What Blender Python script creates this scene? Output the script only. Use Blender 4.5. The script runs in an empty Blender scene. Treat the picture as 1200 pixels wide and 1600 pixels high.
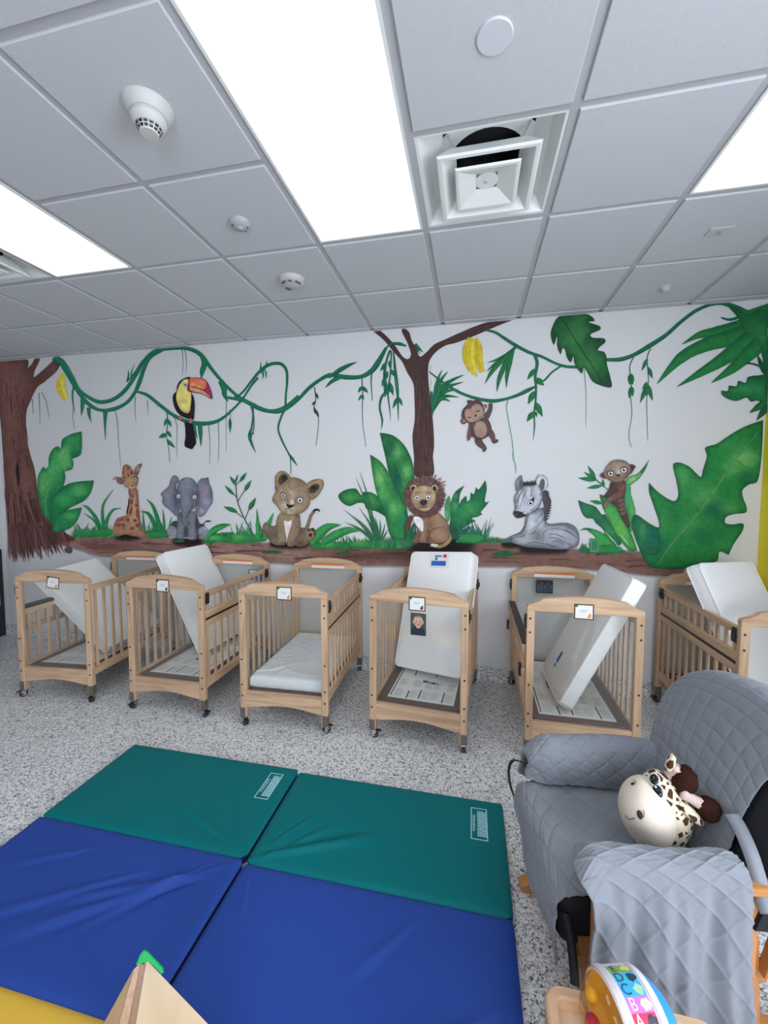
import bpy, bmesh, math, random
from mathutils import Vector, Matrix, Quaternion
from mathutils.geometry import delaunay_2d_cdt, tessellate_polygon
random.seed(7)
S = bpy.context.scene
COL = S.collection
# ------------------------------------------------------------------ camera
CAM = Vector((0.2596, -2.2807, 1.6731))
RW = ((0.97776881, 0.209683, 0.00108865), (0.0138303, -0.05930958, -0.99814383), (-0.20922923, 0.97596896, -0.06089103))
FPX = 639.58
cd = bpy.data.cameras.new('camera'); cam = bpy.data.objects.new('camera', cd); COL.objects.link(cam)
cd.sensor_fit = 'VERTICAL'; cd.sensor_height = 24.0; cd.lens = 24.0 * FPX / 1600.0
cd.clip_start = 0.02; cd.clip_end = 100
r_, d_, f_ = [Vector(v) for v in RW]
cam.matrix_world = Matrix(((r_[0], -d_[0], -f_[0], CAM[0]), (r_[1], -d_[1], -f_[1], CAM[1]), (r_[2], -d_[2], -f_[2], CAM[2]), (0, 0, 0, 1)))
S.camera = cam
# ------------------------------------------------------------------ world, lights, exposure
XL, XR, YB, YF, H = -4.88, 2.385, 1.305, -4.70, 3.05     # room: left, right, mural wall, rear wall, ceiling
w = bpy.data.worlds.new('world'); S.world = w; w.use_nodes = True
w.node_tree.nodes['Background'].inputs[0].default_value = (0.62, 0.75, 1.0, 1)
w.node_tree.nodes['Background'].inputs[1].default_value = 1.0
PANEL_STRENGTH = 8.0
WINDOW_WATTS = 215.0
def area(name, loc, rot, sx, sy, watts, col):
    l = bpy.data.lights.new(name, 'AREA'); l.shape = 'RECTANGLE'; l.size = sx; l.size_y = sy; l.energy = watts; l.color = col
    o = bpy.data.objects.new(name, l); COL.objects.link(o); o.location = loc; o.rotation_euler = rot; return o
area('daylight_side', (XR + 0.22, -2.45, 1.65), (0, math.radians(90), 0), 1.5, 2.2, WINDOW_WATTS * 1.2, (0.85, 0.925, 1.0))
area('daylight_rear', (0.9, YF - 0.22, 1.65), (math.radians(90), 0, 0), 2.2, 1.5, WINDOW_WATTS * 0.92, (0.85, 0.925, 1.0))
S.view_settings.view_transform = 'Standard'; S.view_settings.look = 'None'
S.view_settings.gamma = 1.0; S.view_settings.use_curve_mapping = False
S.view_settings.exposure = -1.10
S.cycles.transparent_max_bounces = 48
S.cycles.max_bounces = 10; S.cycles.diffuse_bounces = 5
# ------------------------------------------------------------------ materials
def lin(c):
    return tuple((v / 12.92 if v <= 0.04045 else ((v + 0.055) / 1.055) ** 2.4) for v in [x / 255.0 for x in c])
MATS = {}
class NT:
    def __init__(s, m): s.t = m.node_tree; s.n = s.t.nodes; s.l = s.t.links
    def add(s, typ, **kw):
        n = s.n.new(typ)
        for k, v in kw.items():
            if k.startswith('i_'):
                key = k[2:]
                n.inputs[int(key) if key.isdigit() else key.replace('_', ' ')].default_value = v
            else: setattr(n, k, v)
        return n
    def link(s, a, b): s.l.new(a, b)
def mat(name, col=(0.8, 0.8, 0.8), rough=0.5, metal=0.0, bump=0.0, bscale=60, coat=0.0, spec=0.5, var=0.0, vscale=8, sheen=0.0):
    if name in MATS: return MATS[name]
    m = bpy.data.materials.new(name); m.use_nodes = True; MATS[name] = m
    t = NT(m); b = t.n['Principled BSDF']
    b.inputs['Base Color'].default_value = (*col, 1); b.inputs['Roughness'].default_value = rough; b.inputs['Metallic'].default_value = metal
    b.inputs['Coat Weight'].default_value = coat; b.inputs['Specular IOR Level'].default_value = spec
    b.inputs['Sheen Weight'].default_value = sheen
    if bump or var:
        tc = t.add('ShaderNodeTexCoord')
        if bump:
            nz = t.add('ShaderNodeTexNoise', i_Scale=bscale, i_Detail=3.0); t.link(tc.outputs['Object'], nz.inputs['Vector'])
            bp = t.add('ShaderNodeBump', i_Strength=bump, i_Distance=0.01); t.link(nz.outputs['Fac'], bp.inputs['Height']); t.link(bp.outputs[0], b.inputs['Normal'])
        if var:
            nz = t.add('ShaderNodeTexNoise', i_Scale=vscale, i_Detail=4.0); t.link(tc.outputs['Object'], nz.inputs['Vector'])
            mr = t.add('ShaderNodeMapRange', i_3=1 - var, i_4=1 + var); t.link(nz.outputs['Fac'], mr.inputs[0])
            mx = t.add('ShaderNodeMix', data_type='RGBA', blend_type='MULTIPLY'); mx.inputs['Factor'].default_value = 1
            mx.inputs['A'].default_value = (*col, 1); t.link(mr.outputs[0], mx.inputs['B']); t.link(mx.outputs['Result'], b.inputs['Base Color'])
    return m
def emit(name, col, st):
    m = bpy.data.materials.new(name); m.use_nodes = True; t = NT(m); t.n.remove(t.n['Principled BSDF'])
    e = t.add('ShaderNodeEmission'); e.inputs[0].default_value = (*col, 1); e.inputs[1].default_value = st
    t.link(e.outputs[0], t.n['Material Output'].inputs[0]); return m
def wood(name, axis, c1, c2, rough=0.42, k=1.0):
    if name in MATS: return MATS[name]
    m = bpy.data.materials.new(name); m.use_nodes = True; MATS[name] = m
    t = NT(m); b = t.n['Principled BSDF']; b.inputs['Roughness'].default_value = rough
    tc = t.add('ShaderNodeTexCoord'); mp = t.add('ShaderNodeMapping'); t.link(tc.outputs['Object'], mp.inputs[0])
    sc = [26.0 * k] * 3; sc['xyz'.index(axis)] = 1.6 * k; mp.inputs['Scale'].default_value = sc
    oi = t.add('ShaderNodeObjectInfo'); ad = t.add('ShaderNodeVectorMath', operation='ADD'); t.link(mp.outputs[0], ad.inputs[0])
    sc2 = t.add('ShaderNodeVectorMath', operation='SCALE'); sc2.inputs['Scale'].default_value = 30; t.link(oi.outputs['Random'], sc2.inputs[0]); t.link(sc2.outputs[0], ad.inputs[1])
    nz = t.add('ShaderNodeTexNoise', i_Scale=1.0, i_Detail=5.0, i_Roughness=0.6, i_Distortion=0.8); t.link(ad.outputs[0], nz.inputs['Vector'])
    cr = t.add('ShaderNodeValToRGB'); t.link(nz.outputs['Fac'], cr.inputs[0])
    cr.color_ramp.elements[0].position = 0.32; cr.color_ramp.elements[0].color = (*c2, 1)
    cr.color_ramp.elements[1].position = 0.62; cr.color_ramp.elements[1].color = (*c1, 1)
    t.link(cr.outputs[0], b.inputs['Base Color'])
    bp = t.add('ShaderNodeBump', i_Strength=0.06, i_Distance=0.004); t.link(nz.outputs['Fac'], bp.inputs['Height']); t.link(bp.outputs[0], b.inputs['Normal'])
    return m
# ------------------------------------------------------------------ mesh helpers
class MB:
    def __init__(s): s.bm = bmesh.new(); s.mi = 0
    def face(s, vs, mi=None):
        try:
            f = s.bm.faces.new(vs); f.material_index = s.mi if mi is None else mi; return f
        except ValueError: return None
    def mesh(s, verts, faces, M=None):
        vs = [s.bm.verts.new(M @ Vector(v) if M else v) for v in verts]
        for f in faces: s.face([vs[i] for i in f])
        return vs
    def box(s, x0, x1, y0, y1, z0, z1, bev=0.0, M=None, seg=2):
        v = [(x, y, z) for x in (x0, x1) for y in (y0, y1) for z in (z0, z1)]
        n0 = len(s.bm.faces)
        vs = s.mesh(v, [(0, 1, 3, 2), (4, 6, 7, 5), (0, 4, 5, 1), (2, 3, 7, 6), (0, 2, 6, 4), (1, 5, 7, 3)], M)
        if bev:
            es = {e for q in vs for e in q.link_edges}
            bmesh.ops.bevel(s.bm, geom=list(es), offset=bev, segments=seg, affect='EDGES', profile=0.5)
        return s
    def prism(s, poly, plane, t0, t1, bev=0.0, seg=2):   # poly in the plane ('xz' extruded along y, 'xy' along z, 'yz' along x)
        def P(a, b, t): return {'xz': (a, t, b), 'xy': (a, b, t), 'yz': (t, a, b)}[plane]
        n = len(poly)
        A = [s.bm.verts.new(P(a, b, t0)) for a, b in poly]; B = [s.bm.verts.new(P(a, b, t1)) for a, b in poly]
        fa = s.face(A); fb = s.face(B[::-1])
        for i in range(n): s.face([A[i], B[i], B[(i + 1) % n], A[(i + 1) % n]])
        if bev and fa and fb:
            es = list(fa.edges) + list(fb.edges)
            bmesh.ops.bevel(s.bm, geom=es, offset=bev, segments=seg, affect='EDGES', profile=0.5)
        return s
    def cyl(s, p0, p1, r0, r1=None, seg=16, cap=True):
        p0, p1 = Vector(p0), Vector(p1); r1 = r0 if r1 is None else r1
        d = (p1 - p0).normalized(); a = d.orthogonal().normalized(); b = d.cross(a)
        A, B = [], []
        for i in range(seg):
            t = 2 * math.pi * i / seg; o = a * math.cos(t) + b * math.sin(t)
            A.append(s.bm.verts.new(p0 + o * r0)); B.append(s.bm.verts.new(p1 + o * r1))
        for i in range(seg): s.face([A[i], A[(i + 1) % seg], B[(i + 1) % seg], B[i]])
        if cap: s.face(A[::-1]); s.face(B)
        return s
    def tube(s, pts, r, seg=8, closed=False, flat=1.0, up=None):
        pts = [Vector(p) for p in pts]; n = len(pts); rings = []; prev = None
        for i, p in enumerate(pts):
            a = pts[(i - 1) % n] if closed or i else p; b = pts[(i + 1) % n] if closed or i < n - 1 else p
            d = (b - a).normalized()
            if up is not None: u = (Vector(up) - d * d.dot(Vector(up))).normalized()
            elif prev is None: u = d.orthogonal().normalized()
            else: u = (prev - d * d.dot(prev)).normalized()
            prev = u; v = d.cross(u); rr = r[i] if isinstance(r, (list, tuple)) else r
            rings.append([s.bm.verts.new(p + u * rr * flat * math.cos(2 * math.pi * k / seg) + v * rr * math.sin(2 * math.pi * k / seg)) for k in range(seg)])
        m = n if closed else n - 1
        for i in range(m):
            A, B = rings[i], rings[(i + 1) % n]
            for k in range(seg): s.face([A[k], A[(k + 1) % seg], B[(k + 1) % seg], B[k]])
        if not closed: s.face(rings[0][::-1]); s.face(rings[-1])
        return s
    def lathe(s, prof, seg=32, M=None):   # prof: (r, z)
        rings = []
        for r, z in prof:
            if r < 1e-6:
                v = Vector((0, 0, z)); rings.append([s.bm.verts.new(M @ v if M else v)])
            else:
                rings.append([])
                for k in range(seg):
                    v = Vector((r * math.cos(2 * math.pi * k / seg), r * math.sin(2 * math.pi * k / seg), z))
                    rings[-1].append(s.bm.verts.new(M @ v if M else v))
        for A, B in zip(rings, rings[1:]):
            for k in range(seg):
                k2 = (k + 1) % seg
                if len(A) == 1 and len(B) > 1: s.face([A[0], B[k2], B[k]])
                elif len(B) == 1 and len(A) > 1: s.face([A[k], A[k2], B[0]])
                elif len(A) > 1: s.face([A[k], A[k2], B[k2], B[k]])
        return s
    def ball(s, c, rx, ry=None, rz=None, seg=24, rings=16, M=None):
        ry = rx if ry is None else ry; rz = rx if rz is None else rz
        T = Matrix.Translation(c) @ (M.to_4x4() if M else Matrix()) @ Matrix.Diagonal((rx, ry, rz, 1))
        return s.lathe([(math.sin(math.pi * i / rings), -math.cos(math.pi * i / rings)) for i in range(rings + 1)], seg, T)
    def grid(s, nu, nv, fn, mi=None):
        V = [[s.bm.verts.new(fn(i / (nu - 1), j / (nv - 1))) for j in range(nv)] for i in range(nu)]
        for i in range(nu - 1):
            for j in range(nv - 1): s.face([V[i][j], V[i + 1][j], V[i + 1][j + 1], V[i][j + 1]], mi)
        return V
    def data(s, name, mats, smooth=False, recalc=True, angle=None):
        if recalc: bmesh.ops.recalc_face_normals(s.bm, faces=s.bm.faces[:])
        me = bpy.data.meshes.new(name); s.bm.to_mesh(me); s.bm.free()
        for m in (mats if isinstance(mats, (list, tuple)) else [mats]): me.materials.append(m)
        if smooth:
            me.shade_smooth()
            if angle: me.set_sharp_from_angle(angle=math.radians(angle))
        return me
    def obj(s, name, mats, parent=None, smooth=False, angle=None, **kw):
        return link(name, s.data(name, mats, smooth, True, angle), parent, **kw)
def link(name, me, parent=None, loc=None, rot=None, label=None):
    o = bpy.data.objects.new(name, me); COL.objects.link(o)
    if parent: o.parent = parent
    if loc is not None: o.location = loc
    if rot is not None: o.rotation_euler = rot
    if label: o['label'] = label
    return o
def tag(o, label=None, cat=None, group=None, kind=None):
    if label: o['label'] = label
    if cat: o['category'] = cat
    if group: o['group'] = group
    if kind: o['kind'] = kind
    return o
def empty(name, loc=(0, 0, 0), rotz=0.0, label=None, cat=None, group=None):
    o = bpy.data.objects.new(name, None); COL.objects.link(o); o.location = loc; o.rotation_euler = (0, 0, rotz); o.empty_display_size = 0.1
    return tag(o, label, cat, group)
CACHE = {}
def cached(key, name, build, mats, smooth=False, angle=None):
    if key not in CACHE: b = MB(); build(b); CACHE[key] = b.data(name, mats, smooth, True, angle)
    return CACHE[key]
def struct(o): o['kind'] = 'structure'; return o
def text_mesh(body, size, depth=0.0004):
    c = bpy.data.curves.new('t', 'FONT'); c.body = body; c.size = size; c.extrude = depth / 2; c.align_x = 'CENTER'; c.align_y = 'CENTER'
    o = bpy.data.objects.new('t', c); COL.objects.link(o); dg = bpy.context.evaluated_depsgraph_get()
    me = bpy.data.meshes.new_from_object(o.evaluated_get(dg)); COL.objects.unlink(o); bpy.data.objects.remove(o); return me
def ray(u, v):     # direction through a point of the photograph, used to measure the flat mural off the wall
    a, b = (u - 600) / FPX, (v - 800) / FPX
    return Vector([RW[0][i] * a + RW[1][i] * b + RW[2][i] for i in range(3)])
# ================================================================== room shell
def m_floor():
    m = bpy.data.materials.new('speckled_floor'); m.use_nodes = True; t = NT(m); b = t.n['Principled BSDF']
    tc = t.add('ShaderNodeTexCoord')
    nz = t.add('ShaderNodeTexNoise', i_Scale=60.0, i_Detail=2.0); t.link(tc.outputs['Object'], nz.inputs['Vector'])
    mxv = t.add('ShaderNodeMix', data_type='VECTOR'); mxv.inputs['Factor'].default_value = 0.012; t.link(tc.outputs['Object'], mxv.inputs['A']); t.link(nz.outputs['Color'], mxv.inputs['B'])
    def chips(scale, stops):
        v = t.add('ShaderNodeTexVoronoi', i_Scale=scale); t.link(mxv.outputs['Result'], v.inputs['Vector'])
        sp = t.add('ShaderNodeSeparateColor'); t.link(v.outputs['Color'], sp.inputs[0])
        r = t.add('ShaderNodeValToRGB'); r.color_ramp.interpolation = 'CONSTANT'; t.link(sp.outputs[0], r.inputs[0])
        e = r.color_ramp.elements; e[0].position = 0; e[0].color = (*stops[0][1], 1); e[1].position = stops[1][0]; e[1].color = (*stops[1][1], 1)
        for p, c in stops[2:]: q = e.new(p); q.color = (*c, 1)
        return r, sp
    A, _ = chips(112, [(0, (0.085, 0.087, 0.10)), (0.08, (0.26, 0.26, 0.28)), (0.20, (0.50, 0.50, 0.515)), (0.40, (0.72, 0.72, 0.72)), (0.70, (0.86, 0.86, 0.86))])
    B, sb = chips(185, [(0, (0.12, 0.125, 0.145)), (0.10, (0.40, 0.40, 0.42)), (0.32, (0.66, 0.66, 0.665)), (0.64, (0.86, 0.86, 0.86))])
    mx = t.add('ShaderNodeMix', data_type='RGBA'); t.link(A.outputs[0], mx.inputs['A']); t.link(B.outputs[0], mx.inputs['B'])
    gt = t.add('ShaderNodeMath', operation='GREATER_THAN', i_1=0.55); t.link(sb.outputs[1], gt.inputs[0]); t.link(gt.outputs[0], mx.inputs['Factor'])
    t.link(mx.outputs['Result'], b.inputs['Base Color']); b.inputs['Roughness'].default_value = 0.42
    return m
def m_tile():
    m = bpy.data.materials.new('acoustic_tile'); m.use_nodes = True; t = NT(m); b = t.n['Principled BSDF']; b.inputs['Roughness'].default_value = 0.9
    tc = t.add('ShaderNodeTexCoord'); nz = t.add('ShaderNodeTexNoise', i_Scale=420.0, i_Detail=2.0); t.link(tc.outputs['Object'], nz.inputs['Vector'])
    r = t.add('ShaderNodeValToRGB'); t.link(nz.outputs['Fac'], r.inputs[0]); r.color_ramp.elements[0].position = 0.33; r.color_ramp.elements[0].color = (0.505, 0.515, 0.55, 1)
    r.color_ramp.elements[1].position = 0.5; r.color_ramp.elements[1].color = (0.57, 0.58, 0.62, 1); t.link(r.outputs[0], b.inputs['Base Color'])
    bp = t.add('ShaderNodeBump', i_Strength=0.25, i_Distance=0.002); t.link(nz.outputs['Fac'], bp.inputs['Height']); t.link(bp.outputs[0], b.inputs['Normal'])
    return m
FLOOR = m_floor(); TILE = m_tile()
WALL = mat('wall_paint', (0.72, 0.72, 0.73), 0.75, bump=0.12, bscale=420)
YELLOW = mat('yellow_wall', (0.90, 0.74, 0.01), 0.6, bump=0.08, bscale=300)
GRID = mat('ceiling_grid_white', (0.45, 0.45, 0.48), 0.6)
WHITE = mat('white_plastic', (0.55, 0.55, 0.54), 0.45)
WHITEP = mat('white_painted_metal', (0.80, 0.82, 0.81), 0.4)
BLACK = mat('black_plastic', (0.012, 0.012, 0.014), 0.45)
DGREY = mat('dark_grey_plastic', (0.10, 0.10, 0.11), 0.5)
CHROME = mat('chrome', (0.62, 0.62, 0.62), 0.25, metal=1.0)
PANE = mat('window_pane_frame', (0.6, 0.6, 0.6), 0.4)
T = 0.15
b = MB(); b.box(XL - T, XR + T, YF - T, YB + T, -T, 0); struct(b.obj('floor', FLOOR))
b = MB(); b.box(XL - T, XR + T, YB, YB + T, 0, H + T); struct(b.obj('wall_back', WALL))
b = MB(); b.box(XL - T, XL, YF, YB, 0, H + T); struct(b.obj('wall_left', WALL))
b = MB()      # right wall with a window opening y -3.55..-1.35, z 0.9..2.4
for q in ((YF, YB, 0, 0.9), (YF, YB, 2.4, H + T), (YF, -3.55, 0.9, 2.4), (-1.35, YB, 0.9, 2.4)): b.box(XR, XR + T, *q)
struct(b.obj('wall_right', WALL))
b = MB(); b.box(XR - 0.012, XR - 0.0005, 0.90, YB - 0.001, 0.12, 2.22, 0.003); struct(b.obj('trim_2', YELLOW))
b = MB()      # rear wall with a window opening x -0.2..2.0
for q in ((XL, XR, 0, 0.9), (XL, XR, 2.4, H + T), (XL, -0.2, 0.9, 2.4), (2.0, XR, 0.9, 2.4)): b.box(q[0], q[1], YF - T, YF, q[2], q[3])
struct(b.obj('wall_front', WALL))
b = MB()
for q in ((-3.55, -3.50, 0.9, 2.4), (-1.40, -1.35, 0.9, 2.4), (-2.475, -2.425, 0.9, 2.4), (-3.5, -1.4, 0.9, 0.95), (-3.5, -1.4, 2.35, 2.4)): b.box(XR + 0.04, XR + 0.10, *q)
struct(b.obj('window_1', PANE))
b = MB()
for q in ((-0.2, -0.15, 0.9, 2.4), (1.95, 2.0, 0.9, 2.4), (0.875, 0.925, 0.9, 2.4), (-0.15, 1.95, 0.9, 0.95), (-0.15, 1.95, 2.35, 2.4)): b.box(q[0], q[1], YF - 0.10, YF - 0.04, q[2], q[3])
struct(b.obj('window_2', PANE))
# coved speckled base
def cove(name, p0, p1, nrm):
    b = MB(); prof = [(0, 0.0), (0.050, 0.0), (0.036, 0.006), (0.022, 0.016), (0.012, 0.032), (0.007, 0.055), (0.006, 0.113), (0, 0.115)]
    A = [b.bm.verts.new((p0[0] + nrm[0] * a, p0[1] + nrm[1] * a, z)) for a, z in prof]; B = [b.bm.verts.new((p1[0] + nrm[0] * a, p1[1] + nrm[1] * a, z)) for a, z in prof]
    for i in range(len(prof)): j = (i + 1) % len(prof); b.face([A[i], A[j], B[j], B[i]])
    b.face(A); b.face(B[::-1]); struct(b.obj(name, FLOOR))
cove('baseboard_back', (XL, YB), (XR, YB), (0, -1)); cove('baseboard_left', (XL, -0.2), (XL, YB), (1, 0)); cove('baseboard_right', (XR, YF), (XR, YB), (-1, 0))
# dark door on the left wall, its far edge just inside the frame
DOOR = mat('dark_door', (0.018, 0.022, 0.035), 0.4)
d = struct(MB().box(XL + 0.001, XL + 0.05, 0.1, 1.235, 0.012, 0.98, 0.003).obj('door_1', DOOR))
MB().box(XL + 0.052, XL + 0.075, 1.15, 1.18, 0.36, 0.62, 0.004).obj('door_handle', CHROME, d)
# ---- suspended ceiling
G = 0.6096
LIGHTS = [(-4, -2), (-1, -2), (2, -2), (-4, -6), (-1, -6), (2, -6)]         # cell of the near-left corner: one tile wide, two deep
DIFFS = [(0, -1), (-5, -1)]
skip = set()
for i, j in LIGHTS: skip |= {(i, j), (i, j + 1)}
skip |= set(DIFFS)
b = MB(); b.box(XL - T, XR + T, YF - T, YB + T, H + 0.22, H + 0.30)     # slab above
g = 0.0165
for i in range(-9, 5):
    for j in range(-9, 4):
        if (i, j) in skip: continue
        x0, x1 = max(i * G, XL) + g, min((i + 1) * G, XR) - g; y0, y1 = max(j * G, YF) + g, min((j + 1) * G, YB) - g
        if j == 2: y1 = YB - 0.002
        if x1 - x0 < 0.02 or y1 - y0 < 0.02: continue
        c = 0.003; z0, z1, z2 = H + 0.012, H - 0.005, H - 0.0085
        b.mesh([(x0, y0, z0), (x1, y0, z0), (x1, y1, z0), (x0, y1, z0), (x0, y0, z1), (x1, y0, z1), (x1, y1, z1), (x0, y1, z1), (x0 + c, y0 + c, z2), (x1 - c, y0 + c, z2), (x1 - c, y1 - c, z2), (x0 + c, y1 - c, z2)],
               [(0, 1, 2, 3), (0, 1, 5, 4), (1, 2, 6, 5), (2, 3, 7, 6), (3, 0, 4, 7), (4, 5, 9, 8), (5, 6, 10, 9), (6, 7, 11, 10), (7, 4, 8, 11), (8, 9, 10, 11)])
struct(b.obj('ceiling', TILE))
b = MB(); hw = 0.016
for i in range(-8, 4):
    b.box(i * G - hw, i * G + hw, YF, YB, H, H + 0.03)
for j in range(-7, 3):
    for i in range(-9, 4):
        if any(a == i and q + 1 == j for a, q in LIGHTS): continue
        x0, x1 = max(i * G + hw, XL), min((i + 1) * G - hw, XR)
        if x1 > x0: b.box(x0, x1, j * G - hw, j * G + hw, H, H + 0.03)
b.box(XL, XR, YB - 0.022, YB, H, H + 0.02); b.box(XL, XL + 0.022, YF, YB, H, H + 0.02); b.box(XR - 0.022, XR, YF, YB, H, H + 0.02)
struct(b.obj('trim_1', GRID))
PANEL = emit('light_panel', (0.95, 0.98, 1.0), PANEL_STRENGTH)
lab = ['bright flat ceiling light panel above the middle of the room', 'bright flat ceiling light panel at the left edge of the ceiling', 'bright flat ceiling light panel cut off by the right edge', ]
order = {(-1, -2): 0, (-4, -2): 1, (2, -2): 2}
for i, j in LIGHTS:
    x0, x1, y0, y1 = i * G + g, (i + 1) * G - g, j * G + g, (j + 2) * G - g
    k = order.get((i, j))
    r = empty('ceiling_light', ((x0 + x1) / 2, (y0 + y1) / 2, H - 0.006), 0, lab[k] if k is not None else 'flat ceiling light panel behind the camera, out of view', 'ceiling light', 'flat ceiling light panels')
    X, Y = (x1 - x0) / 2, (y1 - y0) / 2; b = MB()
    b.box(-X, X, -Y, -Y + 0.012, 0, 0.03); b.box(-X, X, Y - 0.012, Y, 0, 0.03); b.box(-X, -X + 0.012, -Y + 0.012, Y - 0.012, 0, 0.03); b.box(X - 0.012, X, -Y + 0.012, Y - 0.012, 0, 0.03)
    b.obj('frame', WHITEP, r)
    MB().box(-X + 0.012, X - 0.012, -Y + 0.012, Y - 0.012, 0.004, 0.02).obj('light_lens', PANEL, r)
def sqring(b, h0, z0, h1, z1):       # sloping square band from half-width h0 at z0 to h1 at z1
    A = [(-h0, -h0, z0), (h0, -h0, z0), (h0, h0, z0), (-h0, h0, z0)]; B = [(-h1, -h1, z1), (h1, -h1, z1), (h1, h1, z1), (-h1, h1, z1)]
    b.mesh(A + B, [(0, 1, 5, 4), (1, 2, 6, 5), (2, 3, 7, 6), (3, 0, 4, 7)])
dl = ['square white air diffuser with nested square cones beside the middle light', 'air diffuser cut off at the left edge below the left ceiling light']
for n, (i, j) in enumerate(DIFFS):
    r = empty('air_diffuser', ((i + .5) * G, (j + .5) * G, H + 0.002), 0, dl[n] if n < 2 else 'square white air diffuser behind the camera, out of view', 'air diffuser', 'square ceiling air diffusers')
    b = MB(); h = G / 2 - 0.013; sqring(b, h, 0.012, h, 0); sqring(b, h, 0, h - 0.016, 0); sqring(b, h - 0.016, 0, h - 0.05, 0.055); sqring(b, h - 0.05, 0.055, 0.185, 0.085)
    N = 32; C = []                    # flat roof of the pan with the round neck opening
    for k in range(N):
        a = 2 * math.pi * (k + .5) / N; C.append((0.165 * math.cos(a), 0.165 * math.sin(a), 0.085))
    Q = [];
    for x, y, z in C:
        s_ = 0.185 / max(abs(x), abs(y)); Q.append((x * s_, y * s_, z))
    b.mesh(C + Q, [(k, (k + 1) % N, N + (k + 1) % N, N + k) for k in range(N)])
    b.obj('pan', WHITEP, r)
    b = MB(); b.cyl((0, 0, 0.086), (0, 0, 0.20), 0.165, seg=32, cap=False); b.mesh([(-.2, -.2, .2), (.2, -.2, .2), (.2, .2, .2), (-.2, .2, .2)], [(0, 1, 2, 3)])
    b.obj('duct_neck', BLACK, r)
    b = MB(); sqring(b, 0.208, -0.028, 0.200, -0.034); sqring(b, 0.200, -0.034, 0.186, -0.034); sqring(b, 0.186, -0.034, 0.130, 0.035); sqring(b, 0.208, -0.028, 0.150, 0.040); sqring(b, 0.150, 0.040, 0.130, 0.035)
    b.obj('outer_cone', WHITEP, r)
    b = MB(); sqring(b, 0.136, -0.033, 0.130, -0.040); sqring(b, 0.130, -0.040, 0.119, -0.040); sqring(b, 0.119, -0.040, 0.045, -0.007); sqring(b, 0.136, -0.033, 0.05, 0.007)
    b.mesh([(-.05, -.05, 0.007), (.05, -.05, 0.007), (.05, .05, 0.007), (-.05, .05, 0.007)], [(0, 1, 2, 3)])
    b.cyl((0, 0, -0.0085), (0, 0, 0.003), 0.050, seg=24); b.obj('centre_plate', WHITEP, r)
    MB().lathe([(0, -0.015), (0.007, -0.014), (0.010, -0.0085)], 12).obj('screw_cap', WHITE, r)
    for sx, sy in ((-1, 1), (1, 1), (-1, -1), (1, -1)):
        MB().tube([(sx * 0.135, sy * 0.135, 0.04), (sx * 0.15, sy * 0.15, 0.062), (sx * 0.165, sy * 0.165, 0.084)], 0.004, 6).obj('hanger', CHROME, r)
# ---- things on the ceiling tiles (tile face at H - 0.010)
ZC = H - 0.0082
def dome(profile, seg=32): b = MB(); b.lathe(profile, seg); return b
r = empty('smoke_detector', (-1.483 * G, -1.520 * G, ZC), 0, 'large white smoke detector on a wide round base, left ceiling tile', 'smoke detector')
dome([(0, 0.0), (0.085, 0.0), (0.083, -0.010), (0.062, -0.034), (0, -0.034)]).obj('base', WHITE, r, smooth=True, angle=40)
dome([(0.0, -0.034), (0.058, -0.034), (0.060, -0.046), (0.055, -0.058), (0.045, -0.068), (0, -0.070)]).obj('sensor_head', WHITE, r, smooth=True, angle=30)
b = MB()
for row, (z0, z1, r0, r1) in enumerate(((-0.070, -0.077, 0.042, 0.038), (-0.080, -0.087, 0.0365, 0.032))):
    for k in range(14):
        a0 = 2 * math.pi * k / 14 + 0.06; a1 = 2 * math.pi * (k + 1) / 14 - 0.06; vs = []
        for a, rr, z in ((a0, r0, z0), (a1, r0, z0), (a1, r1, z1), (a0, r1, z1)): vs.append(((rr + 0.0012) * math.cos(a), (rr + 0.0012) * math.sin(a), z))
        b.mesh(vs, [(0, 1, 2, 3)])
b.obj('vent_slots', BLACK, r)
dome([(0.043, -0.068), (0.0425, -0.069), (0.032, -0.088), (0.030, -0.092), (0.0, -0.094)]).obj('grille', WHITE, r, smooth=True, angle=40)
r = empty('occupancy_sensor', (-1.534 * G, -0.454 * G, ZC), 0, 'small grey round ceiling sensor between the two white detectors', 'sensor')
GS = mat('grey_sensor', (0.42, 0.44, 0.46), 0.4)
dome([(0, 0), (0.055, 0), (0.055, -0.006), (0.046, -0.020), (0.025, -0.028), (0, -0.029)]).obj('housing', GS, r, smooth=True, angle=40)
for a in (0.3, 1.2, -2.4):
    MB().ball((0.036 * math.cos(a), 0.036 * math.sin(a), -0.0235), 0.007, rz=0.004, seg=10, rings=6).obj('lens', DGREY, r)
dome([(0.018, -0.026), (0.017, -0.034), (0, -0.036)]).obj('dial', GS, r, smooth=True)
r = empty('strobe_alarm', (-1.511 * G, 0.522 * G, ZC), 0, 'white round ceiling alarm with black windows nearest the mural', 'alarm')
dome([(0, 0), (0.085, 0), (0.085, -0.012), (0.075, -0.026), (0.050, -0.040), (0, -0.043)]).obj('housing', WHITE, r, smooth=True, angle=40)
for a, h in ((-2.2, .018), (-0.4, .02), (2.4, .018), (-1.35, .013)):
    ca, sa = math.cos(a), math.sin(a); M = Matrix.Translation((0.055 * ca, 0.055 * sa, -0.038)) @ Matrix.Rotation(a, 4, 'Z') @ Matrix.Rotation(0.42, 4, 'Y')
    MB().box(-0.012, 0.012, -h, h, -0.004, 0.006, 0.001, M).obj('window', DGREY, r)
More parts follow.
